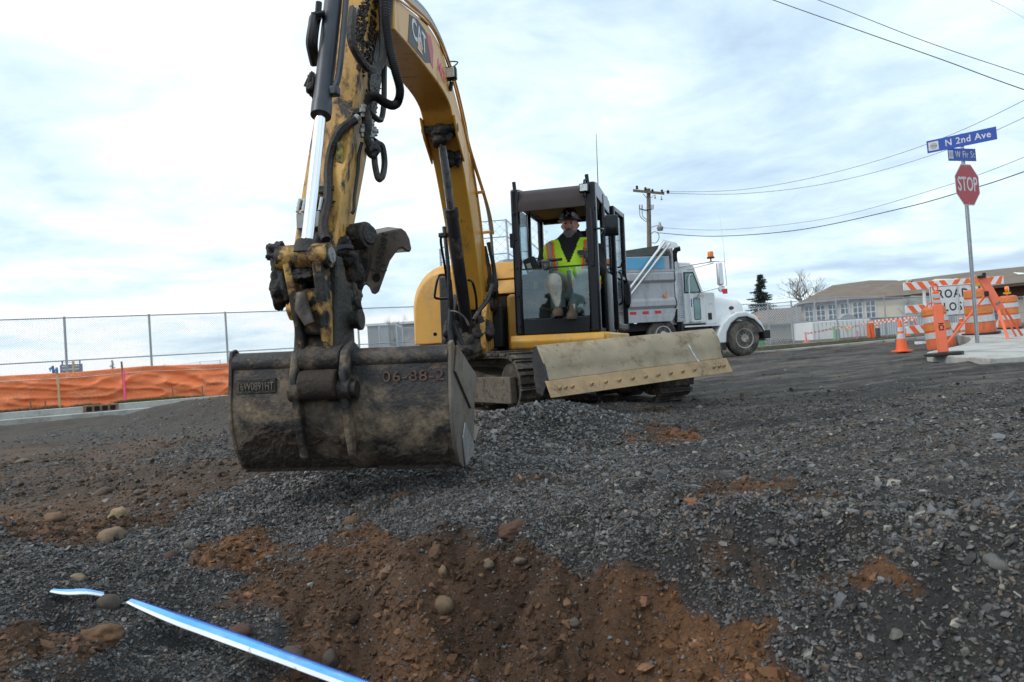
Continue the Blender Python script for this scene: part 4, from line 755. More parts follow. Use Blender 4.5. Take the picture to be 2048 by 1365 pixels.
# ---- arm (stick)
PV = Vector((3.02, 3.42)); TP = Vector((3.97, .92)); ax = (TP - PV).normalized(); nn = Vector((-ax.y, ax.x)) * 1.0   # towards the viewer
if nn.x < 0: nn = -nn
def ap(l, off, w_=0): q = PV + ax * l + nn * off; return bp(q.x, q.y, w_ - .10 - .05 * l)
arm = MB().prism([(-.75, -.10), (-.75, .06), (-.1, .20), (.3, .20), (2.1, .12), (2.62, .075), (2.66, 0), (2.62, -.075), (1.6, -.14), (.25, -.20), (-.15, -.2)], lambda a, b, t: ap(a, b, t), -.135, .135).build('arm', 'yellow_worn', EX, bevel=.014, smooth=30)
MB().prism([(.05, .12), (.05, -.19), (1.2, -.15), (.95, .03), (.5, .02)], lambda a, b, t: ap(a, b, t), .1355, .1475).build('caked_dirt', 'grease', arm, bevel=.004)
rr = random.Random(5); mb = MB(); from mathutils import noise as mn0
for k in range(2600):     # crust of grease and grit on the flank and front right edge
    l = rr.uniform(-.2, 1.35); fl = rr.random() < .35; w0 = rr.uniform(-.02, .135); of = rr.uniform(-.17, .16)
    if mn0.noise(Vector((l * 3.2, (of if fl else w0) * 9, 3))) + (.35 if fl else (w0 - .06) * 5) - max(0, l - .8) < .12: continue
    q = ap(l, of, .140) if fl else ap(l, .200 - max(0, l - .3) * .0445, w0); mb.box(q, [rr.uniform(.006, .020) for _ in range(3)], Matrix.Rotation(rr.uniform(0, 3), 3, 'X') @ Matrix.Rotation(rr.uniform(0, 3), 3, 'Y'))
tag(mb.build('dirt_crust', 'grease', arm, smooth=0), kind='stuff')
MB().box(ap(1.62, .155, .085), (.045, .004, .17), Matrix.Rotation(R(3), 3, 'Y')).build('yellow_decal', mat('worn_yellow_decal', (.30, .27, .05), .6, 0, [(GREASE, 14, .42, .58, S1, None)]), arm)
# grease nipple block near the arm end
mb = MB().box(ap(2.08, .16, -.03), (.16, .05, .10)); gb = mb.build('grease_block', 'dullsteel', arm, bevel=.008)
for k in range(5): MB().cyl(ap(2.04, .20, -.10 + k * .035), ap(1.95, .20, -.10 + k * .035), .010, 8).build('grease_nipple', 'steel', gb)
# bucket cylinder on the viewer's side of the arm
ca, cb = ap(-.35, .42, -.07), bp(4.22, 1.27, -.135)
bk = cylset('bucket_cylinder', ca, cb, .655, .056, .033, 'cyl', 'chrome')
t_ = (cb - ca).normalized()
pipe('cylinder_pipe', [ca.lerp(cb, .60) + BW * .04, ca.lerp(cb, .57) + BW * .085, ca.lerp(cb, .45) + BW * .09, ca.lerp(cb, .30) + BW * .085, ca.lerp(cb, .26) + BW * .09, ca.lerp(cb, .245) + BW * .13, ca.lerp(cb, .25) + BW * .19], .019, 'cyl', bk)
MB().box(ca.lerp(cb, .60) + BW * .07, (.06, .06, .06)).build('pipe_block', 'cyl', bk, bevel=.012)
MB().cyl(ca.lerp(cb, .33) + BW * .05, ca.lerp(cb, .33) + BW * .10, .012, 6).build('pipe_clamp', 'black', bk)
MB().cyl(cb - BW * .155, cb + BW * .145, .070, 24).build('link_pin', 'yellow_grease', EX, bevel=.006)
lpn = bpy.data.objects['link_pin']
MB().cyl(cb + BW * .146, cb + BW * .158, .045, 20).build('pin_cap', 'dullsteel', lpn)
MB().tube([cb + Vector((0, 0, .10)), cb + Vector((0, 0, .02))], [.045, .08], 16).build('rod_eye', 'grease', bk, bevel=.006)
# lumps of mud and grease hanging round the linkage
lump('mud_lump', cb + BW * -.15 + Vector((0, .02, -.12)), .075, 'grease', lpn, 3, (.8, 1, 2.0)); lump('mud_lump', cb + BW * -.16 + Vector((0, 0, .03)), .06, 'grease', lpn, 7, (1, 1, .9))
lump('mud_lump', cb + BW * -.03 + Vector((0, .0, -.10)), .065, 'grease', lpn, 9, (1.2, .7, .7)); lump('mud_lump', ap(2.25, .08, .02), .10, 'grease', arm, 12, (1.3, 1, 1)); lump('mud_lump', ap(2.5, .03, .06), .11, 'grease', arm, 17, (1.2, 1, 1.3))
lump('mud_lump', ap(2.55, -.02, .15), .09, 'grease', arm, 21, (.9, 1, 1.5)); lump('mud_lump', ap(1.95, .13, -.02), .07, 'grease', arm, 27, (1.6, .6, .7))
# H link from the rod end to the coupler
LK = bp(4.20, .70, -.085)
mb = MB()
for w0, w1 in ((-.12, -.07), (.05, .115)):
    mb.loft([[cb + BW * w0 + BF * a_ + Vector((0, 0, b_)) for a_, b_ in ((-.06, 0), (.06, 0))] + [cb + BW * w1 + BF * a_ + Vector((0, 0, b_)) for a_, b_ in ((.06, 0), (-.06, 0))],
             [LK + BW * (w0 * .8) + BF * a_ for a_ in (-.05, .05)] + [LK + BW * (w1 * .8) + BF * a_ for a_ in (.05, -.05)]])
mb.box((cb + LK) / 2 + Vector((.0, .01, -.02)), (.17, .045, .26))
lk = mb.build('bucket_link', 'yellow_grease', EX, bevel=.014)
MB().tube([(cb + LK) / 2 + Vector((-.03, -.06, .08)), (cb + LK) / 2 + Vector((-.02, -.075, .0)), (cb + LK) / 2 + Vector((.015, -.06, -.09))], [.03, .042, .03], 10).build('lifting_eye', 'thumb', lk)
MB().cyl(LK - BW * .13, LK + BW * .14, .078, 22).build('lower_link_pin', 'castmud', lk, bevel=.008)
# side link / coupler body behind
mb = bplane([(3.92, .98), (4.06, 1.28), (4.14, 1.28), (4.20, .86), (4.26, .62), (4.22, .46), (4.0, .44), (3.90, .62)], -.045, .02)
mb.build('side_link', 'castmud', EX, bevel=.014)
bplane([(3.92, .98), (4.02, 1.2), (4.12, 1.2), (4.16, .86), (4.2, .62), (4.16, .5), (4.0, .48), (3.90, .62)], -.25, -.20).build('side_link', 'castmud', EX, bevel=.014)
cp = bplane([(3.86, .95), (4.05, .98), (4.20, .78), (4.24, .55), (4.16, .42), (3.9, .42), (3.8, .6)], -.195, -.046).build('coupler', 'castmud', EX, bevel=.02)
for s, z, w1, r_ in [(3.95, .92, .055, .052), (4.02, .66, .12, .03), (4.14, .50, .14, .05)]:
    MB().cyl(bp(s, z, -.27), bp(s, z, w1), r_, 20).build('coupler_pin', 'castmud', cp, bevel=.006)
MB().cyl(bp(3.95, .92, .055), bp(3.95, .92, .08), .062, 22).build('pin_washer', 'castmud', cp, bevel=.005)
lump('mud_lump', bp(4.12, .62, -.03), .09, 'mud', cp, 31, (1.4, 1, 1)); lump('mud_lump', bp(4.14, .52, -.20), .08, 'mud', cp, 35, (1, 1, 1.2))
# ---- thumb (folded behind the arm)
TH = Vector(); thp = [(750, 470), (790, 461), (803, 457), (812, 464), (819, 478), (823, 497), (821, 503), (813, 501), (806, 495), (798, 497), (792, 505), (780, 522), (768, 556), (758, 584), (752, 588), (745, 586), (740, 574), (733, 568), (726, 574), (722, 596), (714, 605), (704, 600), (700, 560), (704, 530), (716, 512), (735, 505), (744, 492)]
def thpt(px, py, Y): return LP(px, py, Y)
mb = MB().loft([[thpt(a, b, 4.60 - (a - 750) * .0012) for a, b in thp], [thpt(a, b, 4.60 - (a - 750) * .0012) + Vector((-.03, .05, 0)) for a, b in thp]]); th = mb.build('thumb', 'thumb', EX, bevel=.006)
pl_ = [(722, 478), (760, 466), (803, 457), (812, 464), (819, 478), (822, 495)]
mb = MB().loft([[thpt(a, b, 4.625 - (a - 750) * .0012) for a, b in pl_] + [thpt(a - 5, b + 10, 4.66) for a, b in pl_[::-1]], [thpt(a, b, 4.95) + Vector((-.10, 0, .02)) for a, b in pl_] + [thpt(a - 5, b + 10, 4.95) + Vector((-.10, 0, .0)) for a, b in pl_[::-1]]]); mb.build('thumb_back_plate', 'thumb', th, bevel=.004)
mb = MB().loft([[thpt(a - 62, b + 4, 4.82) for a, b in thp], [thpt(a - 62, b + 4, 4.86) for a, b in thp]]); mb.build('thumb_far_plate', 'thumb', th, bevel=.006)
MB().lathe([(.0, 0), (.028, 0), (.028, .004), (0, .004)], (0, 0, 0), 14, 'Y').xf(Matrix.Translation(thpt(752, 556, 4.592))).build('thumb_hole', 'dark', th)
def fr_px(px, py, Y, ax_, ay_):   # frame on a surface facing the viewer, given the pixel directions of its axes
    o_ = LP(px, py, Y); x_ = LP(px + ax_[0], py + ax_[1], Y) - o_; y_ = LP(px + ay_[0], py + ay_[1], Y) - o_; return frame(o_, x_, y_)
text('raised_lettering', 'NC', .072, fr_px(757, 541, 4.57, (24, -8), (8, -24)), 'castmud', th, .003, sx=1.0, bold=.002)
text('raised_lettering', '16WHT', .060, fr_px(763, 497, 4.572, (-7, 30), (30, 7)), 'castmud', th, .003, sx=1.1, bold=.002)
MB().cyl(LP(690, 478, 4.45), LP(737, 470, 4.38), .085, 20).build('thumb_pivot', 'castmud', th, bevel=.012)
MB().cyl(LP(737, 470, 4.38), LP(741, 469, 4.37), .062, 20).build('pivot_cap', 'grease', th, bevel=.006)
lump('mud_lump', LP(712, 470, 4.38), .062, 'castmud', th, 41, (1.2, 1, 1)); lump('mud_lump', LP(680, 500, 4.27), .085, 'grease', th, 45, (1, .8, 1)); lump('mud_lump', LP(706, 545, 4.35), .065, 'grease', th, 49, (.9, .8, 1.8))
MB().tube([LP(735, 480, 4.4), LP(730, 520, 4.45), LP(722, 560, 4.5)], [.035, .05, .04], 8).build('thumb_rod', 'castmud', th)
lump('mud_lump', LP(700, 600, 4.3), .075, 'castmud', th, 53, (1, .8, 1.5))
# ---- bucket
BKX = Matrix.Translation(bp(4.18, 0, .015)) @ Matrix.Rotation(math.atan2(.130, .9915) - R(0), 4, 'Z')   # local: x across, y away, z up (heights absolute)
hw = .625
bprof = [(.0, .70), (-.012, .60), (-.03, .46), (-.025, .33), (.02, .20), (.09, .10), (.18, .055), (.30, .05), (.44, .085), (.56, .14)]
bpc = [(p.x, p.y) for p in smoothcurve([Vector((a, b, 0)) for a, b in bprof], 4)]
def off2(P, d):
    o_ = []
    for i, (a, b) in enumerate(P):
        p, q = P[max(i - 1, 0)], P[min(i + 1, len(P) - 1)]; t = Vector((q[0] - p[0], q[1] - p[1])).normalized(); o_.append((a - t.y * d, b + t.x * d))
    return o_
bk_o = MB().prism(bpc + off2(bpc, .018)[::-1], lambda a, b, t: (t, a, b), -hw, hw).xf(BKX).build('bucket', 'bucket', EX, bevel=.003, smooth=50)
MB().cyl((-hw, .045, .69), (hw, .045, .69), .062, 26).xf(BKX).build('torque_tube', 'bucket', bk_o)
sp_ = [(.0, .76), (.05, .775), (.10, .74), (.34, .62), (.50, .585), (.60, .54), (.615, .44), (.58, .30), (.50, .12), (.44, .075), (.30, .04), (.18, .045), (.085, .09), (.012, .195), (-.035, .33), (-.04, .46), (-.022, .6), (-.012, .7)]
MB().prism(sp_, lambda a, b, t: (t, a, b), hw, hw + .022).xf(BKX).build('side_plate', 'bucketside', bk_o, bevel=.005)
MB().prism(sp_, lambda a, b, t: (t, a, b), -hw - .022, -hw).xf(BKX).build('side_plate', 'bucket', bk_o, bevel=.005)
MB().prism([(.02, .60), (.42, .36), (.60, .42), (.63, .56), (.50, .60), (.10, .745)], lambda a, b, t: (t, a, b), hw + .022, hw + .036).xf(BKX).build('side_wear_plate', 'bucketside', bk_o, bevel=.005)
MB().prism([(.20, .048), (.46, .09), (.50, .13), (.24, .30), (.16, .22)], lambda a, b, t: (t, a, b), hw + .022, hw + .032).xf(BKX).build('heel_plate', 'dullsteel', bk_o, bevel=.005)
MB().prism([(.54, .13), (.70, .21), (.69, .225), (.53, .155)], lambda a, b, t: (t, a, b), -hw - .03, hw + .03).xf(BKX).build('cutting_lip', 'bucketside', bk_o, bevel=.003)
# ears with tapering ribs
for x in (-.215, .065):
    MB().prism([(.12, .76), (.02, .80), (-.09, .74), (-.13, .62), (-.12, .52), (-.10, .42), (-.075, .28), (-.03, .15), (.0, .15), (.02, .3), (.05, .6)], lambda a, b, t: (t, a, b), x - .02, x + .02).xf(BKX).build('ear', 'bucket', bk_o, bevel=.01)
    MB().cyl((x - .035, -.075, .53), (x + .035, -.075, .53), .062, 22).xf(BKX).build('ear_boss', 'castmud', bk_o, bevel=.006)
MB().cyl((-.24, -.075, .53), (.13, -.075, .53), .045, 20).xf(BKX).build('bucket_pin', 'castmud', bk_o)
MB().cyl((-.18, -.085, .56), (.03, -.085, .56), .082, 20).xf(BKX).build('coupler_hook', 'mud', bk_o, bevel=.01)
# plate with welded number, weld-bead numbers
pt = MB().bx(-.60, -.36, -.028, -.012, .52, .605).xf(BKX).build('number_plate', 'castmud', bk_o, bevel=.004)
text('plate_lettering', '16W0891HT', .062, BKX @ frame((-.48, -.031, .56), (1, 0, 0), (0, 0, 1)), 'bucketside', pt, .003, sx=.66)
text('welded_number', '06-88-2', .085, BKX @ frame((.43, -.020, .585), (1, 0, 0), (.0, -.02, 1)), mat('weld_bead', (.15, .09, .06), .6, .2, [((.05, .04, .04), 20, .45, .6, S1, None)]), bk_o, .004, sx=1.2, space=1.1)
# mud stuck on the back of the bucket: a thin uneven crust that follows the shell
def crust(name, x0, x1, zf, seed, m, parent, thick=.030):
    nx, nz = 90, 46; V = []; keep = {}; prof_ = np.array(bpc); prof_ = prof_[prof_[:, 1] > .05][:22]; zz = prof_[::-1, 1]; yy = prof_[::-1, 0]
    from mathutils import noise
    for i in range(nx + 1):
        for j in range(nz + 1):
            x = x0 + (x1 - x0) * i / nx; z = .06 + (.52 - .06) * j / nz; top_ = zf(x) + .05 * noise.noise(Vector((x * 7, seed, 0))) + .03 * noise.noise(Vector((x * 22, seed, 3)))
            e = max(0, min(1, (top_ - z) / .03)); y = float(np.interp(z, zz, yy)); h = noise.noise(Vector((x * 16, z * 16, seed))) * .5 + noise.noise(Vector((x * 50, z * 50, seed))) * .35
            V.append((x, y - .002 - e * thick * max(.12, .55 + .8 * h), z)); keep[(i, j)] = e > 0 and noise.noise(Vector((x * 5, z * 9, seed + 5))) > -.30
    fs = [(i * (nz + 1) + j, (i + 1) * (nz + 1) + j, (i + 1) * (nz + 1) + j + 1, i * (nz + 1) + j + 1) for i in range(nx) for j in range(nz) if keep[(i, j)] and keep[(i + 1, j + 1)]]
    mb = MB(); mb.v = V; mb.f = fs; return mb.xf(BKX).build(name, m, parent, smooth=0)
crust('mud_crust', -.62, .60, lambda x: .19 + .22 * max(0, 1 - abs(x + .32) / .28) + .07 * max(0, 1 - abs(x - .02) / .2) + .03 * (x < 0), 2.2, 'mud', bk_o)
rr = random.Random(9)
def LPH(px, py, Y): return LP(px, py, Y + .40 * max(0, min(1, (520 - py) / 200)))
# ---- hoses around the arm
def hose(pts, r=.022, m='hose', parent=EX, nm='hydraulic_hose', n=7): return pipe(nm, [LPH(*p) for p in pts], r, m, parent, n)
def ribbed(pts, r, m='hose', parent=EX):
    P_ = smoothcurve([LPH(*p) for p in pts], 26); return MB().tube(P_, [r * (1.0 if i % 2 else .84) for i in range(len(P_))], 9).build('ribbed_hose', m, parent)
hs = bpy.data.objects['arm']
hose([(706, 18, 3.9), (704, 40, 3.85), (702, 75, 3.82), (712, 105, 3.85), (733, 135, 3.95), (752, 138, 4.1), (765, 118, 4.2), (766, 60, 4.3), (762, -20, 4.4)], .027, 'grease', hs)
MB().cyl(LPH(707, 17, 3.9), LPH(704, 40, 3.86), .024, 10).build('hose_fitting', 'steel', hs)
ribbed([(774, -25, 4.35), (772, 40, 4.3), (778, 90, 4.25), (790, 140, 4.2), (800, 180, 4.2), (795, 205, 4.2), (783, 211, 4.15), (765, 203, 4.1), (750, 193, 4.05), (735, 197, 4.0)], .030, 'hose', hs)
hose([(784, -25, 4.4), (776, 60, 4.35), (769, 130, 4.3), (768, 200, 4.25), (764, 235, 4.2), (757, 240, 4.15), (745, 230, 4.1), (733, 215, 4.05)], .019, 'hose', hs)
hose([(711, 240, 4.02), (685, 258, 3.98), (668, 285, 3.96), (660, 315, 3.96), (656, 345, 3.97), (655, 400, 3.98), (645, 455, 4.0), (652, 480, 4.0)], .029, 'grease', hs)
MB().cyl(LPH(716, 233, 4.03), LPH(706, 243, 4.01), .02, 8).build('hose_fitting', 'steel', hs)
mb = MB().box(LPH(722, 225, 4.08), (.13, .08, .035)); mb.box(LPH(735, 240, 4.1), (.05, .08, .15)); mb.build('valve_bracket', 'grease', hs, bevel=.006)
for a_, b_ in [((728, 210, 4.05), (727, 235, 4.05)), ((738, 232, 4.08), (742, 262, 4.08)), ((740, 262, 4.08), (743, 285, 4.08)), ((726, 250, 4.05), (726, 275, 4.05)), ((748, 255, 4.1), (750, 272, 4.1))]:
    MB().tube([LPH(*a_), LPH(*a_).lerp(LPH(*b_), .3), LPH(*a_).lerp(LPH(*b_), .32), LPH(*a_).lerp(LPH(*b_), .65), LPH(*a_).lerp(LPH(*b_), .67), LPH(*b_)], [.018, .018, .028, .028, .018, .018], 8).build('hose_fitting', 'dullsteel', hs)
hose([(733, 222, 4.05), (738, 250, 4.04), (734, 275, 4.05), (742, 300, 4.08), (748, 310, 4.1), (751, 335, 4.12), (757, 358, 4.14), (765, 352, 4.16), (769, 325, 4.18), (765, 295, 4.16), (757, 288, 4.14), (748, 282, 4.1)], .021, 'grease', hs)
lump('hose_wrap', LPH(746, 300, 4.09), .05, 'hose', hs, 61, (.9, .8, 1.1))
hose([(724, 285, 4.1), (718, 310, 4.1), (716, 340, 4.12), (709, 395, 4.14), (708, 420, 4.14), (703, 428, 4.15)], .011, 'hose', hs)
hose([(640, 30, 4.0), (628, 35, 3.95), (624, 55, 3.9), (620, 85, 3.9), (624, 110, 3.95), (629, 130, 4.0)], .026, 'hose', hs); hose([(640, 30, 4.05), (634, 50, 4.0), (630, 90, 4.0), (633, 120, 4.05)], .018, 'hose', hs)
MB().cyl(LPH(624, 32, 3.95), LPH(650, 28, 3.95), .022, 8).cyl(LPH(638, 5, 3.95), LPH(636, 30, 3.95), .02, 8).build('hose_fitting', 'black', hs)
qb = ca.lerp(cb, .575) - BW * .075; lump('mud_lump', qb, .04, 'grease', bk, 71, (.8, 1, 1.8)); MB().box(qb - BW * .02, (.05, .03, .05), Matrix.Rotation(R(30), 3, 'Y')).build('rear_bracket', 'black', bk)
hose([(548, 541, 4.0), (551, 530, 3.98), (568, 526, 3.97), (580, 535, 3.97)], .018, 'hose', lpn)
hose([(628, 515, 3.98), (645, 508, 3.97), (660, 512, 3.97), (672, 500, 4.0), (690, 495, 4.02), (705, 497, 4.05)], .017, 'hose', hs)
hose([(638, 385, 4.0), (655, 382, 3.98), (662, 370, 3.98)], .014, 'grease', hs)
MB().box(LPH(646, 378, 3.99), (.14, .03, .035)).build('hose_clamp', 'grease', hs, bevel=.005)
# hoses round the foot of the boom
bc_ = bpy.data.objects['boom_cylinder']
hose([(888, 455, 7.3), (893, 500, 7.3), (897, 545, 7.35), (900, 600, 7.4), (906, 640, 7.5), (925, 690, 7.5)], .022, 'blackmuddy', bc_)
hose([(898, 560, 7.4), (902, 610, 7.45), (900, 650, 7.45), (905, 690, 7.45)], .028, 'blackmuddy', bc_)
hose([(948, 640, 7.35), (960, 620, 7.4), (975, 600, 7.5), (985, 570, 7.6)], .024, 'blackmuddy', bc_)
hose([(902, 623, 7.35), (915, 625, 7.3), (930, 637, 7.28), (938, 652, 7.28)], .013, 'blackmuddy', bc_)
lump('mud_lump', bp(.30, .90, -.18), .12, 'grease', bc_, 81, (.9, .9, 1.2)); lump('mud_lump', bp(.33, .92, .15), .13, 'grease', bc_, 83, (.9, .8, 1.0)); lump('mud_lump', bp(.38, .75, 0), .15, 'grease', bc_, 85, (1.1, .6, 1))
lump('mud_lump', bp(-.06, 1.42, .23), .07, 'grease', bo, 87, (.8, 1, 2.2))

# ------------------------------------------------------------------ the operator
PE = thing('person', 'bearded operator in a brown hard hat and lime safety vest seated in the excavator cab', 'person'); SCL = 1.17; HC = LP(1140, 452, 8.36); PE.matrix_world = EXM @ Matrix.Translation(HC) @ Matrix.Scale(SCL, 4) @ Matrix.Translation(-HC)
def LS(px, py, Y): return HC + (LP(px, py, Y) - HC) / SCL
HC = HC; xc = HC.x
def yc(z): return HC.y + .035 - .10 * (1.86 - z) * 0 - .03
tz = [1.26, 1.36, 1.48, 1.60, 1.70, 1.77, 1.82, 1.86, 1.90]; trx = [.25, .27, .28, .295, .305, .285, .22, .135, .09]; try_ = [.14, .155, .16, .155, .14, .12, .10, .085, .075]
ZS = HC.z - .125 - 1.86      # shift so that the neck meets the head
def T(a, z, off=0):
    rx, ry = float(np.interp(z, tz, trx)) + off, float(np.interp(z, tz, try_)) + off; c, s = math.cos(a), math.sin(a); e = .82
    return Vector((xc + rx * math.copysign(abs(c) ** e, c), yc(z) + ry * math.copysign(abs(s) ** e, s), z + ZS + (off if z > 1.75 else 0)))
def shell(name, m, off, pred, parent, na_=72, nz_=48, z0=1.27, z1=1.88):
    mb = MB(); zs = np.linspace(z0, z1, nz_ + 1); V = [T(2 * math.pi * i / na_, z, off) for z in zs for i in range(na_)]
    fs = []
    for j in range(nz_):
        for i in range(na_):
            a = 2 * math.pi * (i + .5) / na_; z = (zs[j] + zs[j + 1]) / 2; p = T(a, z); f = p.y < yc(z)
            if pred(p.x - xc, z, f): fs.append((j * na_ + i, j * na_ + (i + 1) % na_, (j + 1) * na_ + (i + 1) % na_, (j + 1) * na_ + i))
    mb.v = [tuple(v) for v in V]; mb.f = fs; o = mb.build(name, m, parent, smooth=60)
    s_ = o.modifiers.new('cloth', 'SOLIDIFY'); s_.thickness = .004; return o
hR, hL = LS(1090, 524, 8.0), LS(1177, 512, 8.05)
shR, shL = T(math.pi, 1.74) + Vector((.04, 0, .0)), T(0, 1.74) + Vector((-.04, 0, .0))
elR, elL = Vector((xc - .30, yc(1.5) - .10, 1.50 + ZS)), Vector((xc + .30, yc(1.5) - .12, 1.50 + ZS))
kR, kL = LS(1110, 562, 7.98), LS(1170, 558, 7.97); fR, fL = LS(1118, 616, 8.0), LS(1146, 622, 7.95)
hpR, hpL = Vector((xc - .10, yc(1.3), 1.33 + ZS)), Vector((xc + .10, yc(1.3), 1.33 + ZS))
body = MB()
body.loft([[T(2 * math.pi * i / 20, z, -.02) for i in range(20)] for z in tz])
for a_, b_, c_ in ((shR, elR, hR), (shL, elL, hL)): body.tube(smoothcurve([a_, b_, c_], 5), [.055 - .0022 * k for k in range(11)], 12)
for a_, b_, c_ in ((hpR, kR, fR), (hpL, kL, fL)): body.tube(smoothcurve([a_, b_, c_], 5), [.08 - .0042 * k for k in range(11)], 12)
body.cyl((xc, yc(1.86), 1.80 + ZS), HC, .058, 16)
def headmesh(mb):
    rings = []
    for z, rx, ry, dy in [(-.125, .022, .03, -.045), (-.115, .045, .05, -.035), (-.095, .056, .066, -.022), (-.06, .066, .080, -.010), (-.02, .072, .088, 0), (.02, .075, .092, 0), (.06, .076, .095, .003), (.10, .066, .08, .006), (.125, .04, .05, .006), (.135, .012, .015, .006)]:
        rings.append([HC + Vector((rx * math.cos(2 * math.pi * i / 24), dy + ry * math.sin(2 * math.pi * i / 24), z)) for i in range(24)])
    mb.loft(rings)
    mb.tube([HC + Vector((0, -.085, .02)), HC + Vector((0, -.103, -.012)), HC + Vector((0, -.108, -.028)), HC + Vector((0, -.09, -.036))], [.008, .012, .016, .010], 10)   # nose
    mb.tube([HC + Vector((-.045, -.080, .035)), HC + Vector((0, -.096, .032)), HC + Vector((.045, -.080, .035))], [.008, .009, .008], 8)   # brow
    for s in (-1, 1):
        mb.tube([HC + Vector((s * .074, .004, .022)), HC + Vector((s * .085, .012, .0)), HC + Vector((s * .074, .006, -.03))], [.010, .016, .008], 8)
        mb.tube([HC + Vector((s * .034, -.074, -.022)), HC + Vector((s * .046, -.066, -.03))], [.016, .012], 8)
    mb.tube([HC + Vector((-.022, -.088, -.062)), HC + Vector((0, -.094, -.062)), HC + Vector((.022, -.088, -.062))], [.005, .007, .005], 8)
headmesh(body)
bo_ = body.build('body', mat('weathered_skin', (.55, .27, .20), .55, var=.1, vscale=30), PE, smooth=60)
rm = bo_.modifiers.new('one_surface', 'REMESH'); rm.mode = 'VOXEL'; rm.voxel_size = .0065; rm.use_smooth_shade = True
for s in (-1, 1):
    e = MB().lathe([(0, -.006), (.008, -.003), (.009, 0), (.0, .004)], (0, 0, 0), 12, 'Y').xf(Matrix.Translation(HC + Vector((s * .029, -.0865, .012)))).build('eye', 'dark', PE)
    MB().tube([HC + Vector((s * .015, -.097, .033)), HC + Vector((s * .047, -.084, .036))], [.005, .004], 6).build('eyebrow', mat('grey_brow', (.20, .17, .15), .9), PE)
# grey beard
mb = MB(); rings = []
for z, k in [(-.062, .1), (-.075, .7), (-.092, .95), (-.115, .9), (-.132, .5)]:
    rings.append([HC + Vector((math.cos(a) * (.072 if z > -.1 else .058) * (1 if k > .5 else .98), -.012 + math.sin(a) * (.092 if z > -.1 else .082) * (.98 + .06 * k), z)) for a in np.linspace(math.pi * 1.02, math.pi * 1.98, 18)] + [HC + Vector((0, -.02, z))])
mb.loft(rings); M['beard'] = mat('grey_beard', (.22, .195, .18), .95, var=.4, vscale=120, bump=(150, .8)); mb.build('beard', 'beard', PE, smooth=60)
MB().tube([HC + Vector((-.036, -.082, -.062)), HC + Vector((-.014, -.100, -.046)), HC + Vector((.014, -.100, -.046)), HC + Vector((.036, -.082, -.062))], [.007, .011, .011, .007], 8).build('moustache', 'beard', PE)
# hard hat
mb = MB(); rings = []
for r_, z in [(.128, .048), (.126, .056), (.104, .060), (.103, .085), (.097, .12), (.082, .15), (.055, .172), (.025, .182), (.004, .184)]: rings.append([HC + Vector((r_ * .97 * math.cos(a), .002 + r_ * 1.12 * math.sin(a), z)) for a in np.linspace(0, 2 * math.pi, 32, endpoint=False)])
hh = mb.loft(rings).build('hard_hat', mat('dark_brown_hard_hat', (.040, .022, .016), .3, 0, [((.10, .07, .05), 14, .55, .7, S1, None)], var=.2, vscale=20), PE, smooth=50)
for x_, r_, m_ in ((-.058, .020, 'bedblue'), (.055, .022, 'signwhite')):
    MB().lathe([(0, -.002), (r_, -.002), (r_, .003), (0, .003)], (0, 0, 0), 16, 'Y').xf(Matrix.Translation(HC + Vector((x_, -.104, .098))) @ Matrix.Rotation(R(x_ * 520), 4, 'Z') @ Matrix.Rotation(R(-14), 4, 'X')).build('round_sticker', m_, hh)
for s_, x_, z_ in (('S', -.006, .125), ('A', .008, .108), ('C', -.008, .088)): text('hat_lettering', s_, .032, frame(HC + Vector((x_, -.119 + (z_ - .09) * .42, z_)), (1, 0, 0), (0, .35, 1)), 'signwhite', hh, .002, bold=.001)
# black hooded jacket
M['jacket'] = mat('black_jacket', (.011, .011, .013), .85, var=.3, bump=(30, .4))
jk = MB().loft([[T(2 * math.pi * i / 32, z, .004) for i in range(32)] for z in tz]); 
for a_, b_, c_ in ((shR, elR, hR), (shL, elL, hL)): jk.tube(smoothcurve([a_, b_, a_.lerp(b_, 1).lerp(c_, .88)], 6), [.082 - .0026 * k for k in range(13)], 14)
jk.build('jacket', 'jacket', PE, smooth=70)
MB().tube([HC + Vector((.088 * math.cos(a), .03 + .085 * math.sin(a), -.125 + .09 * max(0, math.sin(a)))) for a in np.linspace(0, 2 * math.pi, 22)], .030, 10).build('hood', 'jacket', PE, smooth=70)
# lime vest with orange and silver bands
M['lime'] = mat('lime_vest', (.50, .86, .02), .65, var=.12, vscale=9, bump=(14, .6)); M['vorange'] = mat('orange_band', (1.0, .14, .01), .6, var=.05); M['vsilver'] = mat('silver_band', (.30, .30, .31), .45, .2, var=.15)
M['lime'].node_tree.nodes['Principled BSDF'].inputs['Emission Strength'].default_value = 0
vneck = lambda x, z: abs(x) > max(.0, (z - 1.57) * .42)
vest = shell('vest', 'lime', .014, lambda x, z, f: (z < 1.83) and ((not f) or vneck(x, z)) and not (abs(x) > .262 and 1.60 < z < 1.78), PE, 220, 130)
shell('orange_stripe', 'vorange', .019, lambda x, z, f: f and ((.125 < abs(x) - (z - 1.6) * .12 < .205 and z > 1.44 and z < 1.80) or 1.335 < z < 1.41), vest, 240, 120)
shell('silver_stripe', 'vsilver', .023, lambda x, z, f: f and ((.148 < abs(x) - (z - 1.6) * .12 < .182 and z > 1.44 and z < 1.80) or 1.285 < z < 1.345), vest, 240, 120)
shell('zip', 'vsilver', .022, lambda x, z, f: f and abs(x) < .012 and 1.29 < z < 1.52, vest, 180, 40)
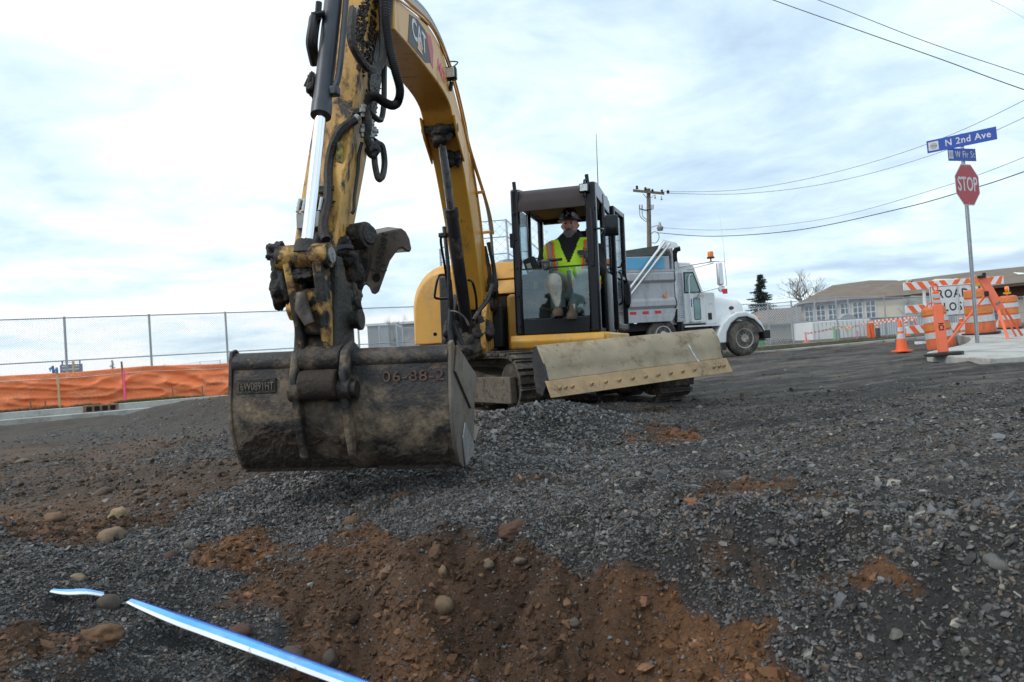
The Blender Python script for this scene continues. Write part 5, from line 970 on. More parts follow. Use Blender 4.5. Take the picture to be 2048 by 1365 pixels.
for x_ in (-.13, .09): MB().tube(smoothcurve([Vector((xc + x_ - .045, yc(1.5) - .178, 1.50 + ZS)), Vector((xc + x_ - .03, yc(1.5) - .185, 1.445 + ZS)), Vector((xc + x_ + .03, yc(1.5) - .188, 1.445 + ZS)), Vector((xc + x_ + .045, yc(1.5) - .182, 1.50 + ZS))], 4), .004, 6).build('pocket_seam', 'vsilver', vest)
# trousers and boots
M['jeans'] = mat('faded_work_trousers', (.46, .46, .42), .9, 0, [((.40, .39, .35), 9, .5, .7, S1, None)], var=.25, vscale=10, bump=(20, .8))
tr_ = MB()
for a_, b_, c_ in ((hpR, kR, fR), (hpL, kL, fL)): tr_.tube(smoothcurve([a_, a_.lerp(b_, .5) + Vector((0, 0, .03)), b_, b_.lerp(c_, .5), c_], 5), [.11 - .0022 * k for k in range(21)], 16)
tr_.loft([[Vector((xc + .20 * math.cos(a), yc(1.3) + .16 * math.sin(a), z + ZS)) for a in np.linspace(0, 2 * math.pi, 20, endpoint=False)] for z in (1.24, 1.32)])
tr_.build('trousers', 'jeans', PE, smooth=70)
M['boot'] = mat('tan_work_boot', (.09, .065, .042), .8, var=.3)
for f_ in (fR, fL): MB().loft([[f_ + Vector((math.cos(a) * rx, dy + math.sin(a) * ry, dz)) for a in np.linspace(0, 2 * math.pi, 16, endpoint=False)] for rx, ry, dy, dz in [(.05, .14, -.06, -.085), (.052, .145, -.06, -.06), (.05, .12, -.045, -.03), (.052, .07, 0, .0), (.055, .065, 0, .05)]]).build('boot', 'boot', PE, smooth=60)
# gloved hands: palm, four unequal bent fingers, thumb off the side
M['glove'] = mat('grey_black_glove', (.05, .05, .052), .8, 0, [((.22, .22, .22), 22, .5, .62, S1, None)], var=.3)
def hand(c, fwd, side, curl, nm='glove'):
    fwd, side = fwd.normalized(), side.normalized(); dn = fwd.cross(side) * (1 if fwd.cross(side).z < 0 else -1); mb = MB()
    mb.loft([[c + fwd * f - side * w_ + dn * .014, c + fwd * f + side * w_ + dn * .014, c + fwd * f + side * w_ - dn * .014, c + fwd * f - side * w_ - dn * .014] for f, w_ in ((-.05, .030), (0, .042), (.045, .042))])
    for k, ln in enumerate((.068, .078, .072, .056)):
        b = c + fwd * .045 + side * (-.031 + .0205 * k); pts = [b]; d = fwd.copy()
        for j in range(3):
            d = (d * math.cos(curl) + dn * math.sin(curl)).normalized(); pts.append(pts[-1] + d * ln * (.42, .32, .26)[j])
        mb.tube(pts, [.0115, .011, .010, .008], 8)
    b = c - side * .038 + fwd * (-.01); mb.tube([b, b - side * .03 + fwd * .022, b - side * .034 + fwd * .052 + dn * .012], [.015, .013, .010], 8)
    o = mb.build(nm, 'glove', PE, bevel=.006, smooth=60); return o
hand(hR, Vector((.25, -.8, -.35)), Vector((1, .3, 0)), .55); hand(hL, Vector((-.75, -.3, .35)), Vector((.2, -.3, -1)), .45)

# ------------------------------------------------------------------ dump truck
TR = thing('dump_truck', 'white dump truck with a grey and blue tipper bed parked behind the excavator', 'dump truck', (6.62, 22.12, .06), R(18))
# local: x forward, y away from viewer, z up
def wheel(x, y, r, w_, parent=TR, steer=0, zc=None):
    C_ = Matrix.Translation((x, y, zc or r)) @ Matrix.Rotation(R(steer), 4, 'Z')
    rimm = 'whitepl' if r < .5 else 'rim'
    t = MB().lathe([(r * .56, -w_ / 2), (r * .80, -w_ / 2 - .01), (r * .95, -w_ / 2 + .02), (r, -w_ / 2 + .06), (r, w_ / 2 - .06), (r * .95, w_ / 2 - .02), (r * .8, w_ / 2 + .01), (r * .56, w_ / 2)], (0, 0, 0), 40, 'Y').xf(C_).build('tyre', 'tyre', None, smooth=40)
    wl_ = bpy.data.objects.new('wheel', t.data); bpy.data.objects.remove(t); col.objects.link(wl_); wl_.parent = parent
    rim = MB().lathe([(0, -w_ / 2 - .0), (r * .13, -w_ / 2 - .03), (r * .22, -w_ / 2 - .03), (r * .24, -w_ / 2 + .02), (r * .47, -w_ / 2 + .05), (r * .52, -w_ / 2 - .005), (r * .57, -w_ / 2 - .012), (r * .57, w_ / 2), (0, w_ / 2)], (0, 0, 0), 36, 'Y').xf(C_).build('rim', rimm, wl_, smooth=30)
    mb = MB(); h = MB()
    for k in range(10):
        a = 2 * math.pi * k / 10; mb.cyl((r * .30 * math.cos(a), -w_ / 2 - .02, r * .30 * math.sin(a)), (r * .30 * math.cos(a), -w_ / 2 + .04, r * .30 * math.sin(a)), .016, 6)
        a += .3; h.cyl((r * .40 * math.cos(a), -w_ / 2 + .012, r * .40 * math.sin(a)), (r * .40 * math.cos(a), -w_ / 2 + .045, r * .40 * math.sin(a)), .032, 10)
    mb.xf(C_).build('wheel_nuts', 'dullsteel', wl_); h.xf(C_).build('rim_holes', 'dark', wl_)
    return wl_
for x, st_ in ((0, -4),): wheel(x, -1.02, .53, .30, steer=st_); wheel(x, 1.02, .53, .30, steer=st_)
for x in (-2.72, -4.6, -5.95): 
    for y in (-.98, .98): wheel(x, y, .46 if x == -2.72 else .53, .28 if x == -2.72 else .55, zc=.78 if x == -2.72 else None)
MB().bx(-8.0, .9, -.42, .42, .62, .92).bx(-7.5, -2.6, -.95, .95, .93, 1.15).build('chassis', 'chassis', TR)  # wide black box is subframe and also stands in for shadow under the bed
mb = MB().cyl((-2.05, -.80, .70), (-1.1, -.80, .70), .28, 26).build('fuel_tank', 'stack', TR, bevel=.02)
MB().bx(-2.0, -.8, -1.12, -.72, .95, 1.0).bx(-1.95, -.9, -1.1, -.8, .45, .52).build('step', 'alu', TR, bevel=.01)
MB().bx(-2.16, -2.10, -1.2, -.4, .45, 1.25).build('mud_flap', 'rubber', TR)
# cab
def rrect(x0, x1, z0, z1, r, n=4):
    P = []
    for cx, cz, a0 in ((x1 - r, z1 - r, 0), (x0 + r, z1 - r, 90), (x0 + r, z0 + r, 180), (x1 - r, z0 + r, 270)):
        for k in range(n + 1): a = R(a0 + 90 * k / n); P.append((cx + r * math.cos(a), cz + r * math.sin(a)))
    return P
cbp = [(-2.45, 1.05), (-2.47, 2.6), (-2.38, 2.82), (-2.15, 2.90), (-1.60, 2.88), (-1.46, 2.78), (-1.22, 2.05), (-1.14, 1.95), (-1.14, 1.05)]
cb_ = MB().prism(cbp, lambda a, b, t: (a, t, b), -.98, .98).build('truck_cab', 'white', TR, bevel=.05, seg=4)
MB().prism([(-1.82, 2.0), (-1.80, 2.55), (-1.54, 2.55), (-1.34, 2.0)], lambda a, b, t: (a, t, b), -.992, -.981).build('door_window', 'truckglass', cb_)
MB().prism([(-2.1, 1.1), (-2.08, 2.62), (-1.5, 2.62), (-1.26, 2.02), (-1.26, 1.1)], lambda a, b, t: (a, t, b), -.9885, -.9805).build('truck_door', 'white', cb_)
MB().prism([(-1.87, 1.96), (-1.85, 2.59), (-1.51, 2.59), (-1.28, 1.96)], lambda a, b, t: (a, t, b), -.9905, -.989).build('window_rubber', 'rubber', cb_)
MB().prism(rrect(-1.56, -1.36, 1.18, 1.80, .05), lambda a, b, t: (a, t, b), -.9925, -.989).build('lower_window', 'truckglass', cb_)
MB().prism(rrect(-1.58, -1.34, 1.16, 1.82, .05), lambda a, b, t: (a, t, b), -.9912, -.9886).build('window_rubber', 'rubber', cb_)
MB().bx(-2.485, -2.472, -.6, .6, 2.05, 2.55).build('back_window', 'truckglass', cb_)
MB().bx(-1.10, -.98, -1.0, -.985, 1.15, 1.35).build('vent', 'rubber', cb_)
MB().prism([(-.85, 1.0), (-.85, 1.98), (-.48, 1.96), (-.46, 1.0)], lambda a, b, t: (a, t, b), -.985, .985).build('cowl', 'white', cb_, bevel=.03); bpy.data.objects['cowl'].location.x = -.34
text('door_lettering', 'INC\nCOUNTY', .09, frame((-1.56, -.994, 1.90), (1, 0, 0), (0, 0, 1)), 'bedgrey', cb_, .001, align='LEFT'); text('door_lettering', '0.101', .07, frame((-.98, -.99, 1.62), (1, 0, 0), (0, 0, 1)), 'bedgrey', cb_, .001)
MB().bx(-1.66, -1.625, -.993, -.99, 1.55, 1.80).build('door_emblem', 'signblue', cb_); text('sill_lettering', 'BOX 3009', .09, frame((-1.55, -.993, 1.0 + .09), (1, 0, 0), (0, 0, 1)), 'bedgrey', cb_, .001)
MB().bx(-1.7, -1.6, -.12, .12, 2.88, 2.93).build('roof_marker', 'red', cb_)
MB().tube(smoothcurve([(-1.72, -1.0, 1.15), (-1.72, -1.05, 1.2), (-1.72, -1.05, 2.35), (-1.60, -1.05, 2.5), (-1.55, -1.0, 2.5)], 4), .016, 8).build('grab_bar', 'alu', cb_)
# hood
rings = []
for x, hw_, zt, zb in [(-.60, .74, 1.98, 1.0), (0, .66, 1.90, .95), (.5, .58, 1.80, .85), (.74, .54, 1.74, .8), (.80, .50, 1.66, .8)]:
    rings.append([(x, -hw_, zb), (x, -hw_, zt - .28), (x, -hw_ * .93, zt - .12), (x, -hw_ * .75, zt - .03), (x, 0, zt), (x, hw_ * .75, zt - .03), (x, hw_ * .93, zt - .12), (x, hw_, zt - .28), (x, hw_, zb)])
hd = MB().loft(rings).build('bonnet', 'white', TR, smooth=50); hd.location.x = -.32
MB().bx(.801, .84, -.46, .46, .75, 1.62).build('grille', 'alu', hd, bevel=.02)
MB().lathe([(0, 0), (.07, 0), (.07, .01), (0, .01)], (0, 0, 0), 18, 'Y').xf(Matrix.Translation((.30, -.640, 1.48)) @ Matrix.Diagonal((1.25, 1, .8, 1))).build('oval_badge', mat('dark_red_badge', (.10, .02, .02), .3), hd)
# fenders
for s in (-1, 1):
    P = [(-.98, .42), (-.95, .70), (-.78, .98), (-.52, 1.20), (-.22, 1.33), (.10, 1.34), (.42, 1.20), (.64, .95), (.74, .72), (.66, .66), (.56, .86), (.34, 1.07), (.08, 1.17), (-.2, 1.15), (-.45, 1.0), (-.62, .74), (-.66, .42)]
    MB().prism(P, lambda a, b, t: (a, t, b), s * .62 if s > 0 else -1.20, 1.20 if s > 0 else -.62).build('fender', 'white', TR, bevel=.05, seg=4)
    MB().tube([(-.66, s * 1.2, .42), (-.62, s * 1.205, .72), (-.45, s * 1.205, .99), (-.2, s * 1.205, 1.15), (.08, s * 1.205, 1.17), (.34, s * 1.205, 1.07), (.56, s * 1.205, .86), (.68, s * 1.205, .66)], .022, 6).build('fender_lip', 'rubber', TR)
    MB().bx(.70, .95, s * .9 - .25, s * .9 + .25, .48, .74).build('bumper_end', 'rubber', TR, bevel=.03)
    MB().lathe([(0, 0), (.085, 0), (.07, .12), (.0, .15)], (.46, s * 1.08, 1.10), 16, 'X').build('indicator', 'amber', TR)
MB().bx(-.99, -.67, -1.19, -.70, .22, .50).build('mud_guard', 'rubber', TR, bevel=.02)
MB().bx(.84, 1.0, -1.0, 1.0, .42, .70).build('bumper', 'alu', TR, bevel=.03)
# exhaust stack
es = MB().cyl((-2.22, -1.05, 1.12), (-2.22, -1.05, 2.62), .17, 28).build('exhaust_stack', 'stack', TR, bevel=.01)
MB().tube([(-2.22, -1.05, 2.62), (-2.22, -1.05, 2.88), (-2.22, -1.05, 2.89), (-2.23, -1.05, 2.98)], [.085, .085, .07, .07], 16).build('stack_neck', 'stack', es)
MB().tube(smoothcurve([(-2.23, -1.05, 2.9), (-2.24, -1.05, 3.1), (-2.19, -1.07, 3.24), (-2.08, -1.1, 3.27)], 5), .075, 14).build('stack_tip', 'dark', es)
mb = MB()
for k in range(24):
    for j in range(-2, 3): a = -math.pi / 2 + j * .22; mb.box((-2.22 + .1715 * math.cos(a), -1.05 + .1715 * math.sin(a), 1.25 + k * .055), (.012, .008, .03), Matrix.Rotation(a + math.pi / 2, 3, 'Z'))
mb.build('heat_shield_holes', 'chassis', es)
MB().tube(smoothcurve([(-2.22, -1.05, 1.12), (-2.22, -1.05, .95), (-2.3, -.9, .85), (-2.5, -.6, .8)], 4), .08, 12).build('exhaust_pipe', 'chassis', es)
# mirrors on their bracket, beacon and antenna
mr = MB().tube([(-1.45, -.98, 2.74), (-.55, -1.45, 2.82), (-.35, -1.5, 2.82)], .018, 6).tube([(-1.1, -.98, 2.66), (-.5, -1.45, 2.78)], .014, 6).tube(smoothcurve([(-.85, -.99, 1.75), (-.80, -1.1, 1.95), (-.55, -1.35, 2.02), (-.38, -1.5, 2.05)], 3), .018, 6).tube([(-.35, -1.5, 2.82), (-.22, -1.58, 2.80), (-.20, -1.58, 2.10), (-.38, -1.5, 2.05)], .014, 6).build('mirror_bracket', 'alu', TR)
MB().bx(-.44, -.27, -1.56, -1.44, 2.12, 2.78).build('mirror', 'alu', TR, bevel=.03); MB().lathe([(0, -.03), (.10, -.03), (.11, .0), (.05, .06), (0, .07)], (-.34, -1.5, 2.02), 16, 'Y').build('round_mirror', 'alu', TR)
MB().cyl((-.26, -1.56, 1.86), (-.26, -1.56, 2.0), .07, 14).build('marker_lamp', 'red', TR)
MB().cyl((-.62, -1.42, 2.82), (-.62, -1.42, 2.92), .02, 8).lathe([(0, 0), (.11, 0), (.11, .04), (0, .04)], (-.62, -1.42, 2.92), 18).build('beacon_base', 'chassis', TR)
MB().lathe([(.085, 0), (.085, .13), (.07, .16), (0, .17)], (-.62, -1.42, 2.96), 18).build('beacon', 'amber', TR)
MB().tube([(-.20, -1.56, 2.75), (-.20, -1.56, 3.2), (-.26, -1.56, 4.15)], [.014, .008, .005], 6).build('aerial', 'alu', TR)
for nm_, dx_ in (('mirror_bracket', -.6), ('mirror', -.6), ('round_mirror', -.6), ('marker_lamp', -.6), ('beacon_base', -.55), ('beacon', -.55), ('aerial', -.6), ('exhaust_stack', .10)): bpy.data.objects[nm_].location.x = dx_
# tipper bed
bd = MB().prism([(-7.6, 1.28), (-7.6, 2.66), (-2.42, 2.66), (-2.42, 1.62), (-2.62, 1.28)], lambda a, b, t: (a, t, b), -1.16, 1.16).build('tipper_bed', 'bedgrey', TR, bevel=.02); bd.location.x = .14
mb = MB()
for z0, z1 in ((2.36, 2.60), (1.62, 1.82)):
    for s in (-1, 1): mb.loft([[(x, s * 1.161, z0 - .08), (x, s * 1.25, z0), (x, s * 1.25, z1 - .05), (x, s * 1.161, z1 + .04)] for x in (-7.55, -2.46)])
mb.build('side_rib', 'bedgrey', bd, bevel=.006)
for s in (-1, 1): MB().prism([(-7.6, 1.16), (-2.62, 1.16), (-2.5, 1.36), (-7.6, 1.36)], lambda a, b, t: (a, t, b), min(s * 1.16, s * 1.26), max(s * 1.16, s * 1.26)).build('bottom_rail', 'bedgrey', bd, bevel=.01)
mb = MB()
for k in range(9): mb.bx(-3.16 - k * .40, -2.96 - k * .40, -1.272, -1.259, 1.40, 1.48)
mb.xf(Matrix.Translation((0, .02, 0))).build('red_reflectors', 'red', bd)
MB().prism([(-7.6, 1.361), (-2.52, 1.361), (-2.46, 1.52), (-7.6, 1.52)], lambda a, b, t: (a, t, b), -1.245, -1.161).build('reflector_rail', 'bedgrey', bd)
MB().bx(-7.6, -2.55, -1.19, 1.19, 2.665, 3.05).build('sideboard', 'bedgrey', bd, bevel=.01)
MB().bx(-7.4, -2.72, -1.203, -1.192, 2.70, 3.02).build('blue_panel', 'bedblue', bd)
MB().bx(-7.6, -2.42, -1.22, -1.193, 2.60, 2.664).build('top_rail', 'bedgrey', bd)
MB().prism([(-2.48, 1.62), (-2.40, 3.3), (-2.36, 3.3), (-2.38, 1.62)], lambda a, b, t: (a, t, b), -1.1, 1.1).build('headboard', 'bedgrey', bd)
MB().loft([[(-2.55, y, z) for y, z in ((-1.18, 3.07), (-1.0, 3.42), (1.0, 3.45), (1.18, 3.07))], [(-4.2, y, z) for y, z in ((-1.18, 3.07), (-.9, 3.22), (.9, 3.26), (1.18, 3.07))], [(-7.5, y, z) for y, z in ((-1.18, 3.06), (-.8, 3.10), (.8, 3.1), (1.18, 3.06))]]).build('load_tarp', 'tarp', bd, smooth=60)
mb = MB()
for dx in (0, .16): mb.tube([(-2.72 + dx, -1.30, 3.45 - .35 * dx), (-4.45 + dx, -1.31, 1.60)], .04, 8)
mb.build('tarp_arm', 'alu', bd); MB().prism([(-2.9, 3.28), (-2.75, 3.52), (-2.3, 3.42), (-2.25, 3.30), (-2.6, 3.25)], lambda a, b, t: (a, t, b), -1.25, -1.19).build('tarp_arm_head', 'alu', bd)
MB().lathe([(0, 0), (.05, 0), (.05, .03), (0, .04)], (-2.78, -1.22, 1.90), 12, 'Y').xf(Matrix.Translation((0, -.02, 0))).build('side_marker', 'amber', bd)

# ------------------------------------------------------------------ kerb, storm drain, verge
def kerbrun(x0, x1, y0_, y1_, z0_, z1_, d0, d1, m, name):
    xs = np.linspace(x0, x1, 160); rg = []
    for x in xs:
        y = float(kerb_y(x)); e = .05; dy = (float(kerb_y(x + e)) - float(kerb_y(x - e))) / (2 * e); n_ = Vector((-dy, 1, 0)).normalized(); kt = float(np.interp(x, [-12, -7, 7.6, 14, 22], [0, 0, .12, .24, .3]))
        b = Vector((x, y, kt)); rg.append([b + n_ * d0 + Vector((0, 0, z0_)), b + n_ * d0 + Vector((0, 0, z1_)), b + n_ * d1 + Vector((0, 0, z1_)), b + n_ * d1 + Vector((0, 0, z0_))])
    return tag(MB().loft(rg).build(name, m, None, bevel=.012, smooth=30), kind='structure')
kerbrun(-26, 30, 0, 0, -.4, 0.0, .0, .16, 'concrete', 'kerb')
kerbrun(-26, 30, 0, 0, -.5, -.15, -.32, -.003, 'concrete', 'gutter')
# joints in the kerb
for i, px in enumerate((30, 110, 432, 1620, 1720)):
    x = atZ(px, 812 if px < 500 else 695, -.02)[0]; y = float(kerb_y(x)); kt = float(np.interp(x, [-12, -7, 7.6, 14, 22], [0, 0, .12, .24, .3]))
    tag(MB().bx(x - .012, x + .012, y - .335, y - .326, kt - .48, kt - .15).bx(x - .012, x + .012, y - .006, y - .0015, kt - .15, kt - .01).build('kerb_joint', 'dark'), kind='structure')
p = atY(189, 820, 16.6); x = p.x; y = float(kerb_y(x)); dy = (float(kerb_y(x + .1)) - float(kerb_y(x - .1))) / .2
SD = thing('storm_drain', 'rusty storm drain inlet with four dark openings set in the kerb', 'storm drain', (x, y, 0), math.atan(dy))
MB().bx(-.37, .37, -.02, .10, -.155, .015).build('inlet_frame', 'rustyiron', SD, bevel=.01)
for k in range(4): MB().prism(rrect(-.30 + k * .165, -.30 + k * .165 + .115, -.13, -.02, .02), lambda a, b, t: (a, t, b), -.028, -.021).build('opening', 'dark', SD)

# grass along the verge
def grass(n, x0, x1, d0, d1, h, name, label, cols, pm=.6):
    xs = rng.uniform(x0, x1, n); d = rng.uniform(d0, d1, n); ys = kerb_y(xs) + .16 + d; k = fbm(xs, ys, 1.2, 2, 8) > -.5 + pm; xs, ys = xs[k], ys[k]; n = len(xs); zs = zground(xs, ys)
    a = rng.uniform(0, math.pi, n); hh_ = rng.uniform(.4, 1, n) * h; lx = rng.normal(0, .35, n) * hh_; ly = rng.normal(0, .35, n) * hh_; w_ = .006
    V = np.stack([np.stack([xs - w_ * np.cos(a), ys - w_ * np.sin(a), zs - .01], -1), np.stack([xs + w_ * np.cos(a), ys + w_ * np.sin(a), zs - .01], -1), np.stack([xs + lx, ys + ly, zs + hh_], -1)], 1).reshape(-1, 3)
    c = np.array(cols)[rng.integers(0, len(cols), n)] * rng.lognormal(0, .25, n)[:, None]
    return tag(npmesh(name, V, np.arange(3 * n).reshape(-1, 3), M['grassm'], np.repeat(c, 3, 0)), label=label, kind='stuff')
M['grassm'] = attrmat('grass_blade', .7, None, (5, .2))
grass(26000, -10.4, -6.6, .02, 1.3, .09, 'grass', 'short green grass between the kerb and the orange fabric', [(.06, .11, .022), (.09, .12, .03), (.13, .12, .05)], .42)
grass(9000, -13.5, -9.6, .3, 1.3, .10, 'grass', 'dry brown grass at the foot of the orange fabric', [(.15, .12, .06), (.10, .08, .04)], .5)
grass(14000, 7, 15, .1, 4, .09, 'grass', 'dull olive grass behind the right-hand kerb', [(.09, .085, .04), (.12, .10, .055)], .45)

# ------------------------------------------------------------------ orange silt fence
def sx_pt(px, Y): return atY(px, 760, Y)
SF = thing('silt_fence', 'long orange fabric silt fence with wooden stakes behind the kerb', 'silt fence')
xs = np.linspace(-16.5, -5.2, 340); from mathutils import noise as mn
rows = 26; V = []
for i, x in enumerate(xs):
    y = float(kerb_y(x)) + 1.25 ; pxs = np.interp(x, [-16, -12.5, -11.0, -9.6, -8.2, -7.2, -5.2], [.90, .86, .84, .89, .83, .84, 1.05]); zb = gz(x, y) - .02
    for j in range(rows + 1):
        t = j / rows; z = zb + (pxs - zb) * t
        rd = (1 - abs(mn.noise(Vector((x * .9 + t * 2.2, t * 2.6 - x * .5, 13)))) * 2) ** 4 * .10; f = rd + mn.noise(Vector((x * 1.1 + t * 3.5, t * 2.0 - x * .6, 3))) * .12 + mn.noise(Vector((x * 2.6 - t * 5, t * 4.2 + x * 1.2, 9))) * .05 + mn.noise(Vector((x * 6 + t * 9, t * 8 - x * 3, 1))) * .016
        V.append((x, y - f * math.sin(math.pi * min(1, t * .9 + .08)) - .25 * (1 - t) ** 2 * .5, z))
mb = MB(); mb.v = V; mb.f = [(i * (rows + 1) + j, (i + 1) * (rows + 1) + j, (i + 1) * (rows + 1) + j + 1, i * (rows + 1) + j + 1) for i in range(len(xs) - 1) for j in range(rows)]
fb = mb.build('fabric', 'netting', SF, smooth=180); s_ = fb.modifiers.new('cloth', 'SOLIDIFY'); s_.thickness = .004
MB().tube([Vector(V[i * (rows + 1) + rows - 4]) + Vector((0, -.012, 0)) for i in range(0, len(xs), 3)], .006, 5).build('white_seam', 'whitepl', fb)
for px in (189, 20, 440): 
    x = atY(px, 740, 18.5).x; MB().bx(x - .02, x + .02, float(kerb_y(x)) + 1.28, float(kerb_y(x)) + 1.32, -.1, 1.12 if px != 20 else .95).build('post', 'stake', SF)
def stakeobj(px, ptop, pbot, Yo, m, w_, label, grp=None, flag=None, painted=None, name='survey_stake', cat='stake'):
    x = atY(px, pbot, 17).x
    for _ in range(4): y = float(kerb_y(x)) + Yo; x = atY(px, pbot, y).x
    zb = gz(x, y) - .03; zt = atY(px, ptop, y).z; t = thing(name, label, cat, (x, y, zb), 0, grp)
    MB().bx(-w_ / 2, w_ / 2, -.01, .01, 0, zt - zb).xf(Matrix.Rotation(R(random.uniform(-2.5, 1)), 4, 'Y')).build('stake_shaft', m, t)
    if flag: MB().tube([(0, -.013, zt - zb - .10), (-.03, -.03, zt - zb - .04), (-.07, -.03, zt - zb - .06), (-.05, -.03, zt - zb - .14)], [.02, .028, .022, .012], 5).build('flagging', flag, t)
    if painted: MB().bx(-w_ / 2 - .003, w_ / 2 + .003, -.015, .013, .02, (zt - zb) * .78).build('pink_paint', painted, t)
    return t
stakeobj(119, 735, 800, 1.0, 'stake', .055, 'pale wooden stake with blue flagging in front of the orange fabric', flag='blueflag')
stakeobj(250, 723, 795, .98, 'rustyiron', .04, 'thin stake painted fluorescent pink in front of the orange fabric', painted='pink')
stakeobj(107, 732, 750, 1.5, 'rustyiron', .045, 'short brown stake with blue top behind the orange fabric', flag='blueflag')
for px, t_, lb in ((62, 800, 'leftmost'), (91, 802, 'second from the left'), (346, 772, 'third from the left'), (406, 772, 'rightmost')): stakeobj(px, t_, 812 if px < 100 else 790, .35, 'rustyiron', .022, lb + ' of four short rusty pegs behind the kerb', 'short pegs behind the kerb', name='peg', cat='peg')

# ------------------------------------------------------------------ chain-link fences
def chain(name, label, pts, ztop, zbot, rails, post_r=.03, mesh=.075, wire=.0035, meshon=True, group=None, zoff=0, lean=0):
    """pts: world xy of the posts"""
    t = thing(name, label, 'fence', (pts[0][0], pts[0][1], zbot if not callable(zbot) else zbot(0)), 0, group); o = t.location.copy()
    for i, (x, y) in enumerate(pts):
        zt = ztop[i] if isinstance(ztop, (list, tuple)) else ztop
        MB().cyl(Vector((x + lean * zt, y, zt + .05)) - o, Vector((x, y, zbot - .2)) - o, post_r, 8).build('post', 'steel', t)
    for rz_ in rails:
        mb = MB(); zt = lambda i: (ztop[i] if isinstance(ztop, (list, tuple)) else ztop)
        mb.tube([Vector((x, y, zbot + (zt(i) - zbot) * rz_)) - o for i, (x, y) in enumerate(pts)], post_r * .55, 6); mb.build('rail', 'steel', t)
    if meshon:
        mb = MB()
        for i in range(len(pts) - 1):
            a, b = Vector((*pts[i], 0)), Vector((*pts[i + 1], 0)); L = (b - a).length; u = (b - a) / L; nrm = Vector((-u.y, u.x, 0)); H_ = (ztop[i] if isinstance(ztop, (list, tuple)) else ztop) - zbot
            k = -H_
            while k < L:
                for sgn in (1, -1):
                    s0, s1 = k, k + H_; z0_, z1_ = 0, H_
                    if s0 < 0: z0_ += -s0; s0 = 0
                    if s1 > L: z1_ -= s1 - L; s1 = L
                    if s1 - s0 < .02: continue
                    if sgn < 0: z0_, z1_ = H_ - z0_, H_ - z1_
                    p0, p1 = a + u * s0 + Vector((0, 0, zbot + z0_)) - o, a + u * s1 + Vector((0, 0, zbot + z1_)) - o; d = (p1 - p0).normalized(); q = nrm.cross(d)
                    mb.add([p0 + q * wire, p0 - q * wire, p1 - q * wire, p1 + q * wire, p0 + nrm * wire, p1 + nrm * wire], [(0, 1, 2, 3), (0, 4, 5, 3), (1, 4, 5, 2)])
                k += mesh
        me = bpy.data.meshes.new('chain_link'); me.from_pydata(mb.v, [], mb.f); me.materials.append(M['mesh']); q = bpy.data.objects.new('chain_link', me); col.objects.link(q); q.parent = t
    return t
lf = [(-19.7 - 2.5 * 2 + 2.5 * k, 25.5 - 3.0 + 1.5 * k) for k in range(0, 13)]
chain('chain_link_fence', 'tall galvanised chain-link fence standing behind the orange fabric', lf, [3.0 + .02 * k for k in range(13)], .1, [1.0, .44, .02], .045, .085, .0034)
W_ = lambda px, py, Y: atY(px, py, Y)
def fencepx(name, label, spec, rails, post_r=.03, mesh=.12, wire=.004, meshon=True, zb=.15, group=None):
    """spec: (px, y of top, distance)"""
    P_ = [W_(a, b, c) for a, b, c in spec]; return chain(name, label, [(p.x, p.y) for p in P_], [p.z for p in P_], zb, rails, post_r, mesh, wire, meshon, group)
fencepx('chain_link_fence', 'low chain-link fence panels in front of the beige building left of the excavator', [(758, 652, 38), (792, 650, 38), (805, 656, 36), (835, 655, 36)], [1.0, .5, .05], .04, .12, .004)
fencepx('chain_link_fence', 'tall backstop fence frame rising behind the excavator cab', [(880, 500, 46), (955, 445, 46), (1012, 440, 46), (1100, 520, 46), (1180, 560, 46)], [1.0, .88, .76, .6, .4], .07, .6, .01)
fencepx('temporary_fence', 'nearest chain-link panels between the dump truck and the road closed barricade', [(1478, 609, 27), (1535, 608, 27), (1582, 604, 27.5), (1671, 595, 28), (1768, 596, 29), (1860, 594, 30)], [1.0, .52, .04], .032, .11, .0035)
fencepx('temporary_fence', 'farther chain-link panels in front of the cream building', [(1517, 616, 36), (1592, 610, 36), (1628, 600, 36), (1695, 598, 37), (1806, 596, 38), (1915, 594, 39), (1985, 597, 38), (2048, 594, 38), (2120, 590, 38)], [1.0, .5, .04], .035, .14, .0045)
# leaning panel braces seen against the truck's bonnet
mb = None
# ------------------------------------------------------------------ scoreboard, far tree, far building
sb = W_(143, 742, 60); SB = thing('scoreboard', 'small dark blue scoreboard with pale panels seen behind the left fence', 'scoreboard', (sb.x, sb.y, .1), 0)
z0 = W_(143, 742, 60).z - .1; z1 = W_(143, 729, 60).z - .1; hw_ = 22 / 1400 * 60
MB().bx(-hw_, hw_, -.05, .05, z0 - .2, z1).build('board', 'scoreblue', SB)
for sx_ in (-.8, .8): MB().cyl((sx_ * hw_, 0, -.3), (sx_ * hw_, 0, z1 + .35), .06, 8).build('post', 'scoreblue', SB)
MB().cyl((-.8 * hw_, 0, z1 + .18), (.8 * hw_, 0, z1 + .18), .03, 6).build('top_rail', 'steel', SB)
mb = MB()
for i in range(3):
    for j in (0, 1):
        if (i, j) != (1, 1): mb.bx(-.82 * hw_ + i * .58 * hw_ , -.42 * hw_ + i * .58 * hw_, -.058, -.051, z0 + .08 + j * .27, z0 + .2 + j * .27)
mb.build('score_panels', mat('pale_score_panel', (.55, .50, .32), .6), SB)

